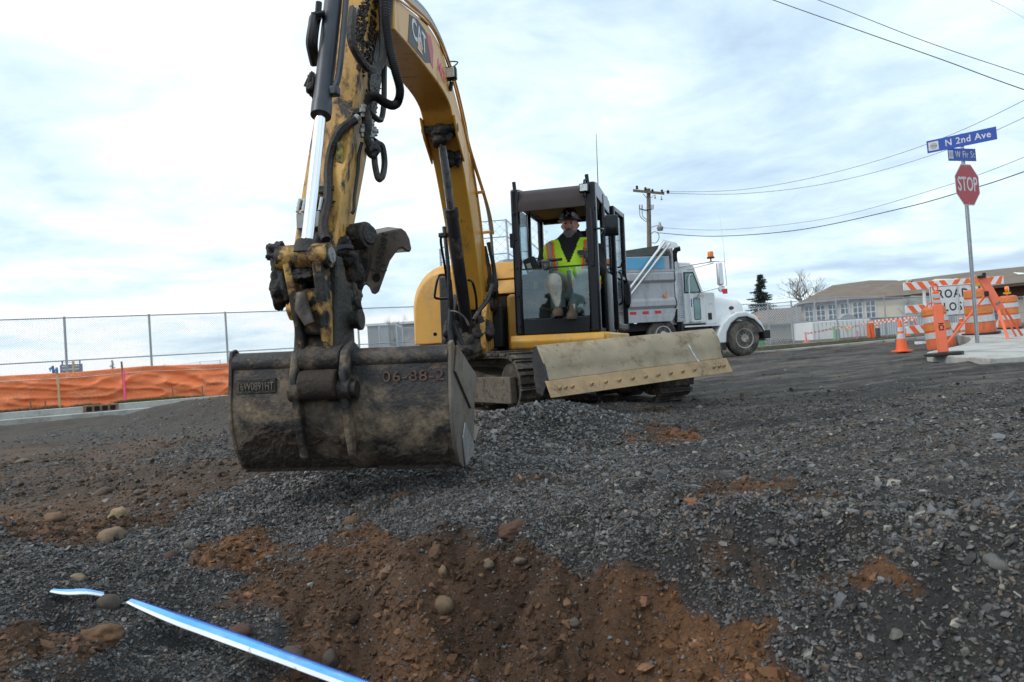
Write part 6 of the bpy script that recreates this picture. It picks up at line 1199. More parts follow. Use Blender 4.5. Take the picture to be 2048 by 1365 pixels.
# ------------------------------------------------------------------ trees
def bare_tree(name, label, base, H_, spread, seed, lean=0, depth_=6, r0=.16, group=None, cat='tree'):
    t = thing(name, label, cat, base, 0, group); rr = random.Random(seed); tk = MB(); cr_ = MB()
    def grow(p, d, L, r, lev):
        pts = [p]; q = p.copy(); dd = d.copy()
        for k in range(3): dd = (dd + Vector((rr.gauss(0, .13), rr.gauss(0, .13), rr.gauss(.03, .08)))).normalized(); q = q + dd * L / 3; pts.append(q.copy())
        (tk if lev < 2 else cr_).tube(pts, [r, r * .88, r * .78, r * .66], 6 if lev < 3 else 3, caps=False)
        if lev >= depth_: return
        for k in range(rr.choice((2, 3, 3)) if lev < depth_ - 1 else 3):
            a = rr.uniform(0, 2 * math.pi); s = rr.uniform(.35, .8) * spread; nd = (dd + Vector((math.cos(a) * s, math.sin(a) * s, rr.uniform(0, .3)))).normalized(); grow(pts[rr.choice((2, 3, 3))], nd, L * rr.uniform(.66, .86), r * .62, lev + 1)
    grow(Vector((0, 0, -.2)), Vector((lean, 0, 1)).normalized(), H_ * .27, r0, 0)
    tk.build('trunk', 'bark', t, smooth=60); cr_.build('crown', 'bark', t, smooth=60); return t
def conifer(name, label, base, H_, W0, seed, n=46, cat='tree', sparse=.0):
    t = thing(name, label, cat, base); rr = random.Random(seed); MB().tube([(0, 0, -.3), (.02, 0, H_ * .5), (0, 0, H_)], [H_ * .018, H_ * .011, .01], 8).build('trunk', 'trunkm', t); mb = MB()
    for i in range(n):
        f = (i + .5) / n; z = H_ * (.08 + .91 * f); L = W0 * (1 - f) ** .8 * rr.uniform(.62, 1.12) + .05
        for k in range(rr.choice((4, 5, 6))):
            a = rr.uniform(0, 2 * math.pi); ln = L * rr.uniform(.6, 1.1); d = Vector((math.cos(a), math.sin(a), 0)); m_ = max(4, int(ln / (.055 * H_ / 6)))
            for j in range(m_):
                u = (j + .6) / m_; q = d * ln * u + Vector((0, 0, z - ln * .42 * u + ln * .28 * u * u)); sp_ = .05 * H_ * (1.1 - .6 * u)
                for s in range(7):
                    e = Vector((rr.gauss(0, .5), rr.gauss(0, .5), rr.gauss(-.25, .35))); e = (e + d * .5).normalized() * sp_ * rr.uniform(.7, 1.3); w_ = e.cross(Vector((rr.gauss(0, 1), rr.gauss(0, 1), rr.gauss(0, 1)))).normalized() * sp_ * .16
                    mb.add([q - w_, q + w_, q + e], [(0, 1, 2)])
    me = bpy.data.meshes.new('crown'); me.from_pydata(mb.v, [], mb.f); me.materials.append(M['needle']); o = bpy.data.objects.new('crown', me); col.objects.link(o); o.parent = t; return t
b = W_(1527, 650, 58); conifer('conifer_tree', 'dark green conifer standing alone behind the fence right of the truck', (b.x, b.y, .0), W_(1527, 547, 58).z, 2.5, 4, 30)
b = W_(225, 738, 75); conifer('conifer_tree', 'tiny distant conifer above the orange fabric', (b.x, b.y, .0), W_(225, 720, 75).z, .7, 8, 16)
b = W_(799, 690, 40); conifer('conifer_tree', 'small snow-dusted conifer behind the low fence left of the excavator', (b.x, b.y, .0), W_(799, 646, 40).z, .75, 6, 24)
b = W_(1632, 640, 80); bare_tree('bare_tree', 'leafless spreading tree behind the cream building', (b.x, b.y, .0), W_(1636, 541, 80).z * 1.12, 1.0, 5, 0, 7, .22)
b = W_(785, 690, 42); bare_tree('bare_tree', 'bare thin-branched tree left of the excavator body', (b.x, b.y, .0), W_(790, 622, 42).z * 1.15, 1.1, 12, 0, 6, .06)
b = W_(330, 736, 90); bare_tree('bare_tree', 'faint leafless tree on the skyline above the orange fabric', (b.x, b.y, .0), W_(335, 722, 90).z * 1.1, 1.1, 15, 0, 5, .06)
b = W_(1800, 640, 44); bare_tree('bare_tree', 'grey leafless thicket beside the cream building wall', (b.x, b.y, .0), W_(1830, 603, 44).z * 1.3, 1.4, 21, 0, 7, .05)
b = W_(1845, 640, 44); bare_tree('bare_tree', 'grey leafless thicket behind the striped barricade', (b.x, b.y, .0), W_(1850, 603, 44).z * 1.3, 1.4, 23, 0, 7, .05)

# ------------------------------------------------------------------ buildings
def wallbox(mb, x0, x1, y0, y1, z0, z1): return mb.bx(x0, x1, y0, y1, z0, z1)
# low building seen left of the excavator
b = W_(786, 690, 50); LBd = thing('low_building', 'low beige building with a grey block end behind the bare tree', 'building', (b.x, b.y, 0))
hz = W_(786, 652, 50).z
MB().bx(-.2, 3.4, 0, 9, 0, hz).build('wall', 'beigewall', LBd); MB().bx(-1.7, -.2, -.3, 9, 0, hz + .05).build('wall', 'greyblock', LBd); MB().bx(-1.8, 3.5, -.4, 9.2, hz + .06, hz + .22).build('roof', 'trim', LBd)
MB().bx(.4, 2.9, -.02, .0, hz - .75, hz - .35).build('wall_panel', 'greyblock', LBd)
b = W_(950, 720, 52); Lb2 = thing('low_building', 'pale low building glimpsed beneath the excavator body', 'building', (b.x, b.y, 0)); MB().bx(-2.5, 3, 0, 5, 0, .62).build('wall', 'trim', Lb2); MB().bx(-2.6, 3.1, -.2, 5, .621, .70).build('roof', 'roof', Lb2)
# school: cream wing with hip roof, brown brick wing behind
SC = thing('school_building', 'cream school building with brown hip roofs and a row of white-framed windows', 'building', W_(1600, 650, 52)); o = SC.location.copy(); o.z = 0; SC.location = o
ang_ = R(0)
D0 = W_(1598, 612, 56); D1 = W_(1812, 592, 50)       # front wall line
dx = Vector((D1.x - D0.x, D1.y - D0.y, 0)); L = dx.length; u = dx / L; v = Vector((-u.y, u.x, 0)); zE = D0.z     # eave height
def B(a, b_, z): return (D0.x - o.x + u.x * a + v.x * b_, D0.y - o.y + u.y * a + v.y * b_, z)
def bprism(a0, a1, b0, b1, z0, z1): return MB().loft([[B(a0, b0, z), B(a1, b0, z), B(a1, b1, z), B(a0, b1, z)] for z in (z0, z1)])
def C3(px, py, Y): q = W_(px, py, Y); return (q.x - o.x, q.y - o.y, q.z)
def quad(name, pts, m, th=(0, .15, -.1), par=SC):
    P_ = [Vector(q) for q in pts]; return MB().loft([P_, [q + Vector(th) for q in P_]]).build(name, m, par, smooth=0)
bprism(0, L, 0, 7, -.3, zE).build('wall', 'cream', SC)
quad('roof', [C3(1588, 610, 55.6), C3(1700, 599, 52.6), C3(1822, 590, 49.5), C3(1795, 561, 58), C3(1740, 561, 59.5), C3(1665, 571, 61)], 'roof', (.1, .2, -.10))
quad('roof', [C3(1588, 610, 55.65), C3(1665, 571, 61.1), C3(1720, 600, 68)], 'roof', (.1, .2, -.10))
MB().loft([[B(-.4, -.42, zE - .14), B(L, -.42, zE - .14), B(L, -.40, zE - .14), B(-.4, -.40, zE - .14)], [B(-.4, -.42, zE), B(L, -.42, zE), B(L, -.40, zE), B(-.4, -.40, zE)]]).build('gutter_board', 'trunkm', SC)
for k in range(6):
    ww = L * .092; a = L * (.055 + k * .118); zt_, zb_ = zE - .10, zE - 1.42
    fm = MB().loft([[B(a, -.03, z), B(a + ww, -.03, z), B(a + ww, -.001, z), B(a, -.001, z)] for z in (zb_, zt_)]).build('window', 'pane', SC)
    mb = MB()
    for aa in (0, .48, .95): mb.loft([[B(a + (aa - .02) * ww, -.06, z), B(a + (aa + .07) * ww, -.06, z), B(a + (aa + .07) * ww, -.031, z), B(a + (aa - .02) * ww, -.031, z)] for z in (zb_, zt_)])
    for zz in (0, .33, .66, .94): mb.loft([[B(a - .02, -.058, zb_ + (zt_ - zb_) * zz + e), B(a + ww * 1.03, -.058, zb_ + (zt_ - zb_) * zz + e), B(a + ww * 1.03, -.032, zb_ + (zt_ - zb_) * zz + e), B(a - .02, -.032, zb_ + (zt_ - zb_) * zz + e)] for e in (0, .06)])
    mb.build('window_frame', 'trim', fm)
bprism(-.02, L + .02, -.03, 0, -.3, zE - 2.0).build('wall_skirt', 'greyblock', SC)
# taller wing to the right
E0_, E1_ = W_(1790, 590, 66), W_(2120, 585, 50)
quad('roof', [C3(1745, 592, 57), C3(1815, 590, 57), C3(2130, 556, 50), C3(2130, 525, 62), C3(1960, 542, 66), C3(1790, 563, 70)], 'roof', (0, .1, -.12))
quad('wall', [C3(1815, 640, 58.5), C3(1815, 590, 58.5), C3(2130, 558, 52), C3(2130, 640, 52)], 'brick', (0, 8, 0))
quad('gable', [C3(1886, 573, 57.5), C3(1914, 558, 58), C3(1944, 568, 56.8)], 'cream', (0, 3, .3))
quad('gable_trim', [C3(1882, 575, 57.4), C3(1913, 558, 57.9), C3(1913, 560, 57.9), C3(1885, 576, 57.4)], 'trim', (0, .3, 0)); quad('gable_trim', [C3(1913, 557, 57.9), C3(1948, 567, 56.7), C3(1948, 569, 56.7), C3(1913, 560, 57.9)], 'trim', (0, .3, 0))
quad('roof_light', [C3(2028, 545, 58), C3(2047, 546, 57), C3(2060, 548, 56.5), C3(2040, 549, 57)], 'trim', (0, .1, -.02))
quad('fascia', [C3(1815, 591, 56.9), C3(2130, 559, 49.9), C3(2130, 563, 49.9), C3(1815, 594, 56.9)], 'trunkm', (0, .05, 0))
quad('garage_door', [C3(2034, 650, 53), C3(2034, 600, 53), C3(2090, 596, 52), C3(2090, 650, 52)], 'beigewall', (0, .2, 0))
# brown roofed house at the far left of the school
b = W_(1560, 660, 50); HB = thing('brown_house', 'low house with a big brown roof behind the temporary fence', 'house', (b.x, b.y, 0)); o2 = HB.location
def C4(px, py, Y): q = W_(px, py, Y); return (q.x - o2.x, q.y - o2.y, q.z)
quad('roof', [C4(1512, 648, 46), C4(1574, 618, 52), C4(1602, 614, 54), C4(1602, 648, 46)], 'roof', (0, 6, .2), HB); quad('wall', [C4(1516, 690, 46.5), C4(1516, 647, 46.5), C4(1600, 647, 46.5), C4(1600, 690, 46.5)], 'beigewall', (0, 6, 0), HB)
# white slatted fence, container, green box, small things behind the fences
def pxbox(name, label, cat, px0, px1, pt, pb, Y, m, dy=1.0, part='panel', group=None):
    a, b_ = W_(px0, pb, Y), W_(px1, pb, Y); zt_ = W_((px0 + px1) / 2, pt, Y).z; zb_ = min(W_((px0 + px1) / 2, pb, Y).z, .25); c = (a + b_) / 2; t = thing(name, label, cat, (c.x, Y, zb_)); hw__ = (b_.x - a.x) / 2; MB().bx(-hw__, hw__, 0, dy, 0, zt_ - zb_).build(part, m, t, bevel=.02); return t, hw__, zt_ - zb_
t, hw_, h_ = pxbox('white_shed', 'low white storage shed behind the temporary fence', 'shed', 1626, 1742, 641, 682, 34, 'whitepl', 2.5, 'wall')
mb = MB()
for k in range(14): mb.bx(-hw_ + .1 + k * (2 * hw_ - .2) / 13 - .01, -hw_ + .1 + k * (2 * hw_ - .2) / 13 + .01, -.012, -.001, .05, h_ - .05)
mb.build('wall_groove', 'greyblock', t); MB().prism([(.6, h_), (.75, h_ + .2), (1.0, h_ + .3), (1.3, h_ + .2), (1.45, h_)], lambda a, b, c: (a - .6, c, b), .1, .6).build('arched_top', 'greyblock', t)
MB().bx(-hw_ + .45, -.1, -.03, -.013, .1, h_ - .25).build('shed_door', 'trim', t)
t, hw_, h_ = pxbox('slatted_fence', 'white slatted privacy fence behind the caution tape', 'fence', 1742, 1990, 629, 676, 33, 'slat', .04, 'slats')
mb = MB(); k = -hw_
while k < hw_: mb.bx(k, k + .025, -.01, -.001, .03, h_ - .03); k += .11
mb.build('slat_gaps', 'greyblock', t); MB().cyl((-hw_, -.03, h_), (hw_, -.03, h_), .025, 8).build('top_rail', 'steel', t)
for k in range(4): MB().cyl((-hw_ + k * hw_ * .66, -.04, 0), (-hw_ + k * hw_ * .66, -.04, h_ + .05), .03, 8).build('post', 'steel', t)
t, hw_, h_ = pxbox('green_box', 'narrow green utility box standing before the white shed', 'box', 1672, 1681, 655, 680, 30, 'green', .25, 'cabinet'); MB().bx(-hw_ - .01, hw_ + .01, -.01, .26, h_, h_ + .04).build('lid', 'green', t)
t, hw_, h_ = pxbox('dark_bin', 'dark green square box on the verge behind the truck wheel', 'box', 1514, 1530, 665, 683, 27, 'green', .5, 'cabinet'); MB().bx(-hw_ - .02, hw_ + .02, -.02, .52, h_, h_ + .04).build('lid', 'chassis', t)
t, hw_, h_ = pxbox('black_post', 'short thick black post below a red and white marker', 'post', 1755, 1762, 656, 680, 29, 'rubber', .15, 'shaft'); MB().cyl((0, .07, h_), (0, .07, h_ + .24), .05, 10).build('white_top', 'whitepl', t); MB().cyl((0, .07, h_ + .08), (0, .07, h_ + .14), .053, 10).build('red_band', 'orange', t)
def delineator(px, pt, pb, Y, label, lean=0, n=4, w_=.06):
    c = W_(px, pb, Y); zt_ = W_(px, pt, Y).z; t = thing('traffic_post', label, 'traffic post', (c.x, Y, min(c.z, .25)), 0, 'thin orange and white traffic posts', rot=(0, R(lean), 0)); h_ = zt_ - t.location.z
    MB().cyl((0, 0, 0), (0, 0, h_), w_ / 2, 10).lathe([(0, -.02), (.14, -.02), (.12, .03), (0, .03)], (0, 0, 0), 12).build('post_shaft', 'orange', t)
    for k in range(n): MB().cyl((0, 0, h_ * (.96 - k * .16)), (0, 0, h_ * (.96 - k * .16) - h_ * .075), w_ / 2 + .003, 10).build('white_band', 'whitepl', t)
delineator(1613, 664, 681, 29, 'small red and white banded post where the caution tape starts', -5); delineator(1670, 654, 681, 30.5, 'orange post just left of the narrow green box', 0, 2, .05)
delineator(1749, 641, 680, 28.5, 'leaning orange post just left of the short black post', -8, 1, .12); delineator(1815, 634, 672, 28, 'red and white banded post beside the pink ribbon', -2, 4, .10)
delineator(2031, 608, 652, 21, 'orange post with white bands right of the rearmost barrel', -3, 3, .10); delineator(1925, 634, 662, 24, 'plain orange post behind the gap in the barricade', -2, 1, .12)
# caution tape
CT = [W_(1613, 668, 29), W_(1640, 663, 29), W_(1670, 657, 29.5), W_(1700, 655, 29), W_(1725, 650, 29), W_(1749, 643, 28.3), W_(1780, 639, 28), W_(1815, 636, 27.8), W_(1835, 635, 27)]
tp_ = thing('caution_tape', 'red and white striped caution tape strung between the posts', 'tape', CT[0]); P_ = [q - CT[0] for q in smoothcurve(CT, 8)]
def striped(P_, h_, root):
    mb = MB(); rg = [[a + Vector((0, 0, h_)), a + Vector((0, .004, h_)), a + Vector((0, .004, -h_)), a + Vector((0, 0, -h_))] for a in P_]; mb.loft(rg); o_ = mb.build('printed_tape', 'whitepl', root, smooth=0); o_.data.materials.append(M['orange'])
    for f in o_.data.polygons: f.material_index = (f.index // 4) % 2
striped(P_, .035, tp_)
CT2 = [W_(1749, 650, 28.1), W_(1780, 643, 27.8), W_(1830, 640, 26.8)]; tp2 = thing('caution_tape', 'lower slack length of striped caution tape beside the cone', 'tape', CT2[0]); P_ = [q - CT2[0] for q in smoothcurve(CT2, 9)]
striped(P_, .03, tp2)
c = W_(1827, 640, 26.9); tag(MB().tube(smoothcurve([c, c + Vector((.06, 0, -.12)), c + Vector((.1, 0, -.35)), c + Vector((.16, 0, -.5))], 4), .03, 5).build('pink_ribbon', 'pink'), 'bright pink ribbon dangling from the caution tape', 'ribbon')
c = W_(1690, 655, 28.9); tag(MB().tube(smoothcurve([c + Vector((-.3, 0, .05)), c, c + Vector((.05, 0, -.2)), c + Vector((.2, 0, -.1)), c + Vector((.3, 0, .02))], 4), .028, 5).build('yellow_ribbon', 'yellowsign'), 'crumpled yellow ribbon tied to the fence beside the green box', 'ribbon')
c = W_(1713, 662, 28.9); tag(MB().tube(smoothcurve([c, c + Vector((.05, 0, -.15)), c + Vector((-.03, 0, -.35))], 4), .02, 5).build('pink_ribbon', 'pink'), 'thin pink ribbon hanging on the white shed side of the fence', 'ribbon')
mb = MB(); c = W_(1742, 664, 28.6); mb.loft([[c + Vector((x_, .02 * math.sin(x_ * 30), z_)) for z_ in (-.5, .35)] + [c + Vector((x_, .006 + .02 * math.sin(x_ * 30), z_)) for z_ in (.35, -.5)] for x_ in np.linspace(-.16, .14, 9)]); tag(mb.build('orange_netting', 'netting'), 'crumpled orange netting hung beside the leaning orange post', 'netting')
# parking lot lamp
b = W_(1826, 600, 62); PL = thing('parking_lamp', 'small hooded lamp on a dark post in front of the brown roof', 'lamp', (b.x, b.y, 0)); zt_ = W_(1826, 561, 62).z
MB().cyl((0, 0, 0), (0, 0, zt_), .06, 8).build('post', 'chassis', PL); MB().tube([(0, 0, zt_), (-.25, 0, zt_ + .05), (-.45, 0, zt_ - .02)], [.06, .08, .16], 8).build('lamp_hood', 'trim', PL); MB().bx(-.6, -.35, -.1, .1, zt_ - .22, zt_ - .15).build('lamp_lens', 'yellowsign', PL)
# far fence line at the left skyline
fencepx('chain_link_fence', 'faint low fence line on the skyline above the orange fabric', [(250, 738, 70), (305, 734, 70), (355, 731, 70), (400, 724, 62), (440, 721, 60)], [1.0, .5], .03, .3, .006, True, .2)

# ------------------------------------------------------------------ utility pole, lamp and cables
b = W_(1299, 640, 42); ztp = W_(1297, 378, 42).z; UP = thing('utility_pole', 'weathered wooden utility pole with crossarm and street lamp behind the dump truck', 'utility pole', (b.x, b.y, 0))
def U(px, py, dy=0): q = W_(px, py, 42 + dy); return (q.x - b.x, q.y - b.y, q.z)
MB().tube([U(1301, 690), U(1299, 520), U(1297, 378)], [.17, .15, .12], 12).build('pole_shaft', 'pole', UP)
MB().loft([[Vector(U(1265, 383)) + Vector((0, -.15 - s * .5, e)) for s, e in ((0, -.07), (0, .07), (.2, .07), (.2, -.07))], [Vector(U(1327, 389)) + Vector((0, -.15 - s * .5, e)) for s, e in ((0, -.07), (0, .07), (.2, .07), (.2, -.07))]]).build('crossarm', 'pole', UP)
MB().tube([U(1286, 388, -.2), U(1297, 400, -.1)], .02, 5).tube([U(1308, 390, -.2), U(1298, 400, -.1)], .02, 5).build('arm_brace', 'steel', UP)
for px, py in ((1274, 377), (1291, 380), (1305, 384), (1324, 385), (1336, 386)): MB().lathe([(.03, -.06), (.10, 0), (.05, .05), (.09, .10), (.03, .16), (0, .18)], U(px, py, -.2), 10).build('insulator', 'chassis', UP)
for px, py in ((1310, 394), (1323, 397)): MB().lathe([(0, -.12), (.07, -.08), (.03, 0), (.03, .12)], U(px, py, -.2), 8).build('insulator', 'dullsteel', UP)
MB().tube([U(1279, 418, -.1), U(1290, 421, -.1), U(1304, 419, -.1)], .035, 6).build('fuse_arm', 'chassis', UP)
for px in (1279, 1284, 1302, 1306): MB().cyl(U(px, 419, -.1), U(px, 410, -.1), .04, 7).build('fuse', 'dullsteel', UP)
MB().tube(smoothcurve([U(1279, 418), U(1280, 432), U(1287, 440), U(1297, 446)], 4), .022, 5).build('riser_cable', 'dullsteel', UP); MB().tube(smoothcurve([U(1284, 418), U(1285, 432), U(1291, 438), U(1297, 442)], 4), .022, 5).build('riser_cable', 'dullsteel', UP)
MB().tube(smoothcurve([U(1303, 455), U(1312, 452), U(1318, 452)], 3), .025, 6).build('lamp_arm', 'steel', UP)
MB().lathe([(.03, .30), (.06, .28), (.10, .08), (.20, .0), (.20, -.04), (.16, -.20), (0, -.22)], U(1320, 455), 14).build('lamp_head', 'dullsteel', UP)
MB().tube(smoothcurve([U(1303, 468), U(1308, 464), U(1316, 467), U(1318, 476), U(1312, 486), U(1302, 486)], 4), .022, 5).build('cable_loop', 'wire', UP)
def cable(label, spec, r, m='wire', grp='overhead wires'):
    P_ = smoothcurve([W_(*s) for s in spec], 8); o_ = P_[0].copy(); q = MB().tube([a - o_ for a in P_], r, 5).build('overhead_wire', m); q.location = o_; return tag(q, label, 'wire', grp)
cable('thick black wire crossing the upper right corner, lower of the close pair', [(900, -260, 19), (1300, -90, 17), (1545, 0, 16), (1720, 62, 15), (1890, 122, 14), (2060, 184, 13), (2700, 400, 10)], .0095)
cable('thick dark wire crossing the upper right corner, upper of the close pair', [(900, -260, 20), (1350, -100, 18), (1635, 0, 17), (1850, 83, 16), (2060, 154, 15), (2700, 370, 11)], .008)
cable('short thin wire cutting the very top right corner', [(1300, -320, 24), (1700, -130, 22), (1980, 0, 20), (2060, 43, 19), (2700, 400, 14)], .006, 'paleWire')
cable('topmost pale wire running right from the pole crossarm', [(1326, 384, 42), (1480, 380, 40), (1650, 350, 37), (1850, 290, 33), (2070, 190, 28), (2900, -260, 15)], .017, 'paleWire')
cable('second pale wire from the pole crossarm, just below the topmost', [(1336, 387, 42), (1480, 388, 40), (1650, 368, 37), (1850, 315, 33), (2070, 225, 28), (2900, -210, 15)], .017, 'paleWire')
cable('pale wire meeting the pole just above its street lamp', [(1324, 456, 42), (1450, 460, 40), (1650, 438, 36), (1850, 385, 31), (2070, 306, 25), (2900, -60, 14)], .015, 'paleWire')
cable('dark twisted wire passing behind the stop sign to the pole cable loop', [(1315, 466, 42), (1430, 473, 39), (1600, 460, 35), (1800, 418, 30), (1930, 382, 27), (2070, 336, 24), (2900, 30, 14)], .020, 'wire')
for i, (a_, c_) in enumerate((((960, 475, 46), (1012, 482, 46)), ((955, 512, 46), (1012, 505, 46)))): pass

# ------------------------------------------------------------------ the corner pavement
def zcor(y): return .15 + .040 * (y - 10)
K = [(6.5, 9.6), (6.45, 10.5), (6.6, 11.2), (7.1, 11.7), (8.1, 12.6), (9.3, 14.2), (11.0, 16.8), (16, 17.5), (17, 9.4)]
K = [(p.x, p.y) for p in smoothcurve([Vector((a, b, 0)) for a, b in K], 4)]
tag(MB().loft([[(a, b_, -.3) for a, b_ in K], [(a, b_, zcor(b_)) for a, b_ in K]]).build('pavement', 'concrete', None, bevel=.02, smooth=30), kind='structure')
mb = MB()
for a_, b_, w_ in (((6.6, 11.0), (12.5, 11.2), .012), ((7.4, 12.6), (13, 12.8), .01), ((9.2, 9.2), (9.6, 17), .01), ((6.75, 11.3), (8.2, 9.2), .012)):
    A2, B2 = Vector((a_[0], a_[1], zcor(a_[1]) + .004)), Vector((b_[0], b_[1], zcor(b_[1]) + .004)); n_ = Vector((-(B2 - A2).y, (B2 - A2).x, 0)).normalized() * w_; mb.add([A2 - n_, A2 + n_, B2 + n_, B2 - n_], [(0, 1, 2, 3)])
tag(mb.build('pavement_joints', mat('joint_dirt', (.10, .09, .08), .9)), kind='structure')
mb = MB(); Pq = [(7.9, 9.7), (12, 9.9), (12, 11.0), (9.0, 10.9)]; mb.add([(a, b_, zcor(b_) + .006) for a, b_ in Pq], [(0, 1, 2, 3)]); tag(mb.build('brick_paving', mat('dull_red_paving', (.16, .10, .09), .9, var=.2, vscale=12)), kind='structure')
# ------------------------------------------------------------------ stop sign post
def base_on(px, py, Y): q = W_(px, py, Y); return Vector((q.x, q.y, q.z))
sp0 = base_on(1955, 684, 12.7); sp0.z = zcor(12.7); SS = thing('stop_sign', 'red stop sign and two blue street name signs on one perforated steel post', 'stop sign', sp0)
def S(px, py, dy=0): q = W_(px, py, 12.7 + dy); return q - sp0
pa, pb = Vector((0, 0, -.1)), S(1922, 268); ps = MB(); ps.loft([[q + Vector((x_, y_, 0)) for x_, y_ in ((-.025, -.025), (.025, -.025), (.025, .025), (-.025, .025))] for q in (pa, pb)]).build('post', 'steel', SS, bevel=.004)
mb = MB(); n_ = 110
for k in range(n_): q = pa.lerp(pb, (k + 2) / (n_ + 2)); mb.cyl(q + Vector((0, -.026, 0)), q + Vector((0, -.0275, 0)), .007, 6).cyl(q + Vector((-.026, 0, 0)), q + Vector((-.0275, 0, 0)), .007, 6)
tag(mb.build('post_holes', 'dark', SS), kind='stuff')
def signframe(c, yaw, lean=-2.4): return Matrix.Translation(c) @ Matrix.Rotation(R(yaw), 4, 'Z') @ Matrix.Rotation(R(lean), 4, 'Y')
# local of a sign frame: x right, z up, -y towards the reader
stc = S(1931, 371) ; F1 = signframe(stc, 28, -2)
def octo(r): return [(r * math.cos(R(22.5 + 45 * k)), r * math.sin(R(22.5 + 45 * k))) for k in range(8)]
st_ = MB().prism(octo(.408), lambda a, b, t: (a, t, b), -.035, -.032).xf(F1).build('stop_panel', 'signwhite', SS)
MB().prism(octo(.388), lambda a, b, t: (a, t, b), -.0375, -.0352).xf(F1).build('red_face', 'signred', st_)
def sgtext(nm, s, size, F, x, z, m, par, y=-.039, sx=1.0, bold=.0, space=1.0): return text(nm, s, size, F @ Matrix(((1, 0, 0, x), (0, 0, -1, y), (0, 1, 0, z), (0, 0, 0, 1))), m, par, .0012, sx=sx, bold=bold, space=space)
sgtext('stop_lettering', 'STOP', .36, F1, 0, 0, 'signwhite', st_, sx=.72, bold=.006)
for z_ in (-.33, .33): MB().cyl((0, -.042, z_), (0, -.037, z_), .012, 8).xf(F1).build('bolt', 'steel', st_)
c1 = S(1922, 281, -.04); F2 = signframe(c1, -34, -1.5)
bl1 = MB().bx(-.535, .535, -.004, .004, -.115, .115).xf(F2).build('street_sign', 'signblue', SS, bevel=.003); sgtext('street_lettering', 'N 2nd Ave', .165, F2, .10, .0, 'signwhite', bl1, y=-.0055, sx=.88, bold=.003, space=1.1)
MB().bx(-.51, -.35, -.0065, -.0045, -.08, .08).xf(F2).build('emblem', 'signwhite', bl1); MB().lathe([(.045, 0), (.058, 0), (.058, .002), (.045, .002)], (0, 0, 0), 18, 'Y').xf(F2 @ Matrix.Translation((-.43, -.009, 0))).build('emblem_ring', 'bedgrey', bl1); MB().box((-.43, -.008, 0), (.10, .002, .012), Matrix.Rotation(R(12), 3, 'Y')).xf(F2).build('emblem_bar', 'signblack', bl1)
c2 = S(1924, 310, -.05); F3 = signframe(c2, 21, -1.5)
bl2 = MB().bx(-.36, .36, -.004, .004, -.115, .115).xf(F3).build('street_sign', 'signblue', SS, bevel=.003); sgtext('street_lettering', 'W Fir St', .17, F3, .07, .0, 'signwhite', bl2, y=-.0055, sx=.76, bold=.001, space=1.12)
MB().bx(-.345, -.235, -.0065, -.0045, -.075, .075).xf(F3).build('emblem', 'signwhite', bl2); MB().lathe([(.04, 0), (.052, 0), (.052, .002), (.04, .002)], (0, 0, 0), 18, 'Y').xf(F3 @ Matrix.Translation((-.29, -.009, 0))).build('emblem_ring', 'bedgrey', bl2)
MB().box(S(1923, 295), (.06, .06, .07)).build('sign_bracket', 'alu', SS, bevel=.01)

# ------------------------------------------------------------------ traffic barrels, cone, tube marker
def barrel(base, label, yaw, lean, top=None, s=1.0):
    t = thing('traffic_barrel', label, 'traffic barrel', base, 0, 'orange and white traffic barrels', rot=(R(lean[0]), R(lean[1]), R(yaw))); t.scale = (s, s, s)
    def rz(z): return .29 - .055 * (z / .95)
    prof_ = [(0, 0), (.29, 0), (.29, .05)]
    zs_ = [.05, .22, .23, .40, .41, .58, .59, .76, .77, .90]
    for i, z in enumerate(zs_): prof_.append((rz(z) - (.012 if (i // 2) % 2 else 0), z))
    prof_ += [(.22, .93), (.14, .95), (0, .95)]
    b_ = MB().lathe(prof_, (0, 0, 0), 36).build('barrel_body', 'dorange', t, smooth=35)
    for z0_, z1_, m, nm in ((.235, .37, 'silver', 'silver_band'), (.415, .55, 'dborange', 'orange_band'), (.595, .73, 'silver', 'silver_band'), (.772, .885, 'dborange', 'orange_band')):
        MB().lathe([(rz(z0_) - .02, z0_), (rz(z0_) + .003, z0_), (rz(z1_) + .003, z1_), (rz(z1_) - .02, z1_)], (0, 0, 0), 36).build(nm, m, t, smooth=35)
    MB().lathe([(0, -.045), (.36, -.045), (.36, -.005), (.29, .0), (0, .0)], (0, 0, 0), 28).build('rubber_base', 'rubber', t)
    MB().tube(smoothcurve([(-.12, 0, .94), (-.11, 0, 1.0), (-.05, 0, 1.03), (.05, 0, 1.03), (.11, 0, 1.0), (.12, 0, .94)], 4), .017, 8).build('handle', 'dorange', t)
    if top:
        MB().lathe([(0, 0), (.09, 0), (.10, .02), (.10, .05), (0, .05)], (-.02, 0, 1.0), 18).build('lamp_base', 'yellowsign', t); MB().lathe([(0, -.05), (.09, -.05), (.105, 0), (.09, .05), (0, .05)], (-.02, 0, 1.14), 22, 'Y').build('lamp_lens', 'amber', t)
    return t
q = base_on(1884, 698, 15.0); barrel((q.x, q.y, gz(q.x, q.y) + .05), 'leaning traffic barrel just left of the tall tube marker', 0, (-4, -6.5), s=.95)
q = base_on(1963, 676, 15.2); barrel((q.x, q.y, zcor(15.2) + .046), 'traffic barrel behind the stop sign post, topped by an amber lamp', 20, (0, -3.5), True, s=1.0)
q = base_on(2021, 670, 16.6); barrel((q.x, q.y, zcor(16.6) + .05), 'traffic barrel farthest right, behind the folded orange sign legs', 50, (0, -3), True, s=.78)
q = base_on(1888, 690, 15.9); barrel((q.x, q.y, gz(q.x, q.y) + .05), 'traffic barrel mostly hidden behind the leaning one and the tube marker', 70, (0, -4), None, s=.50)
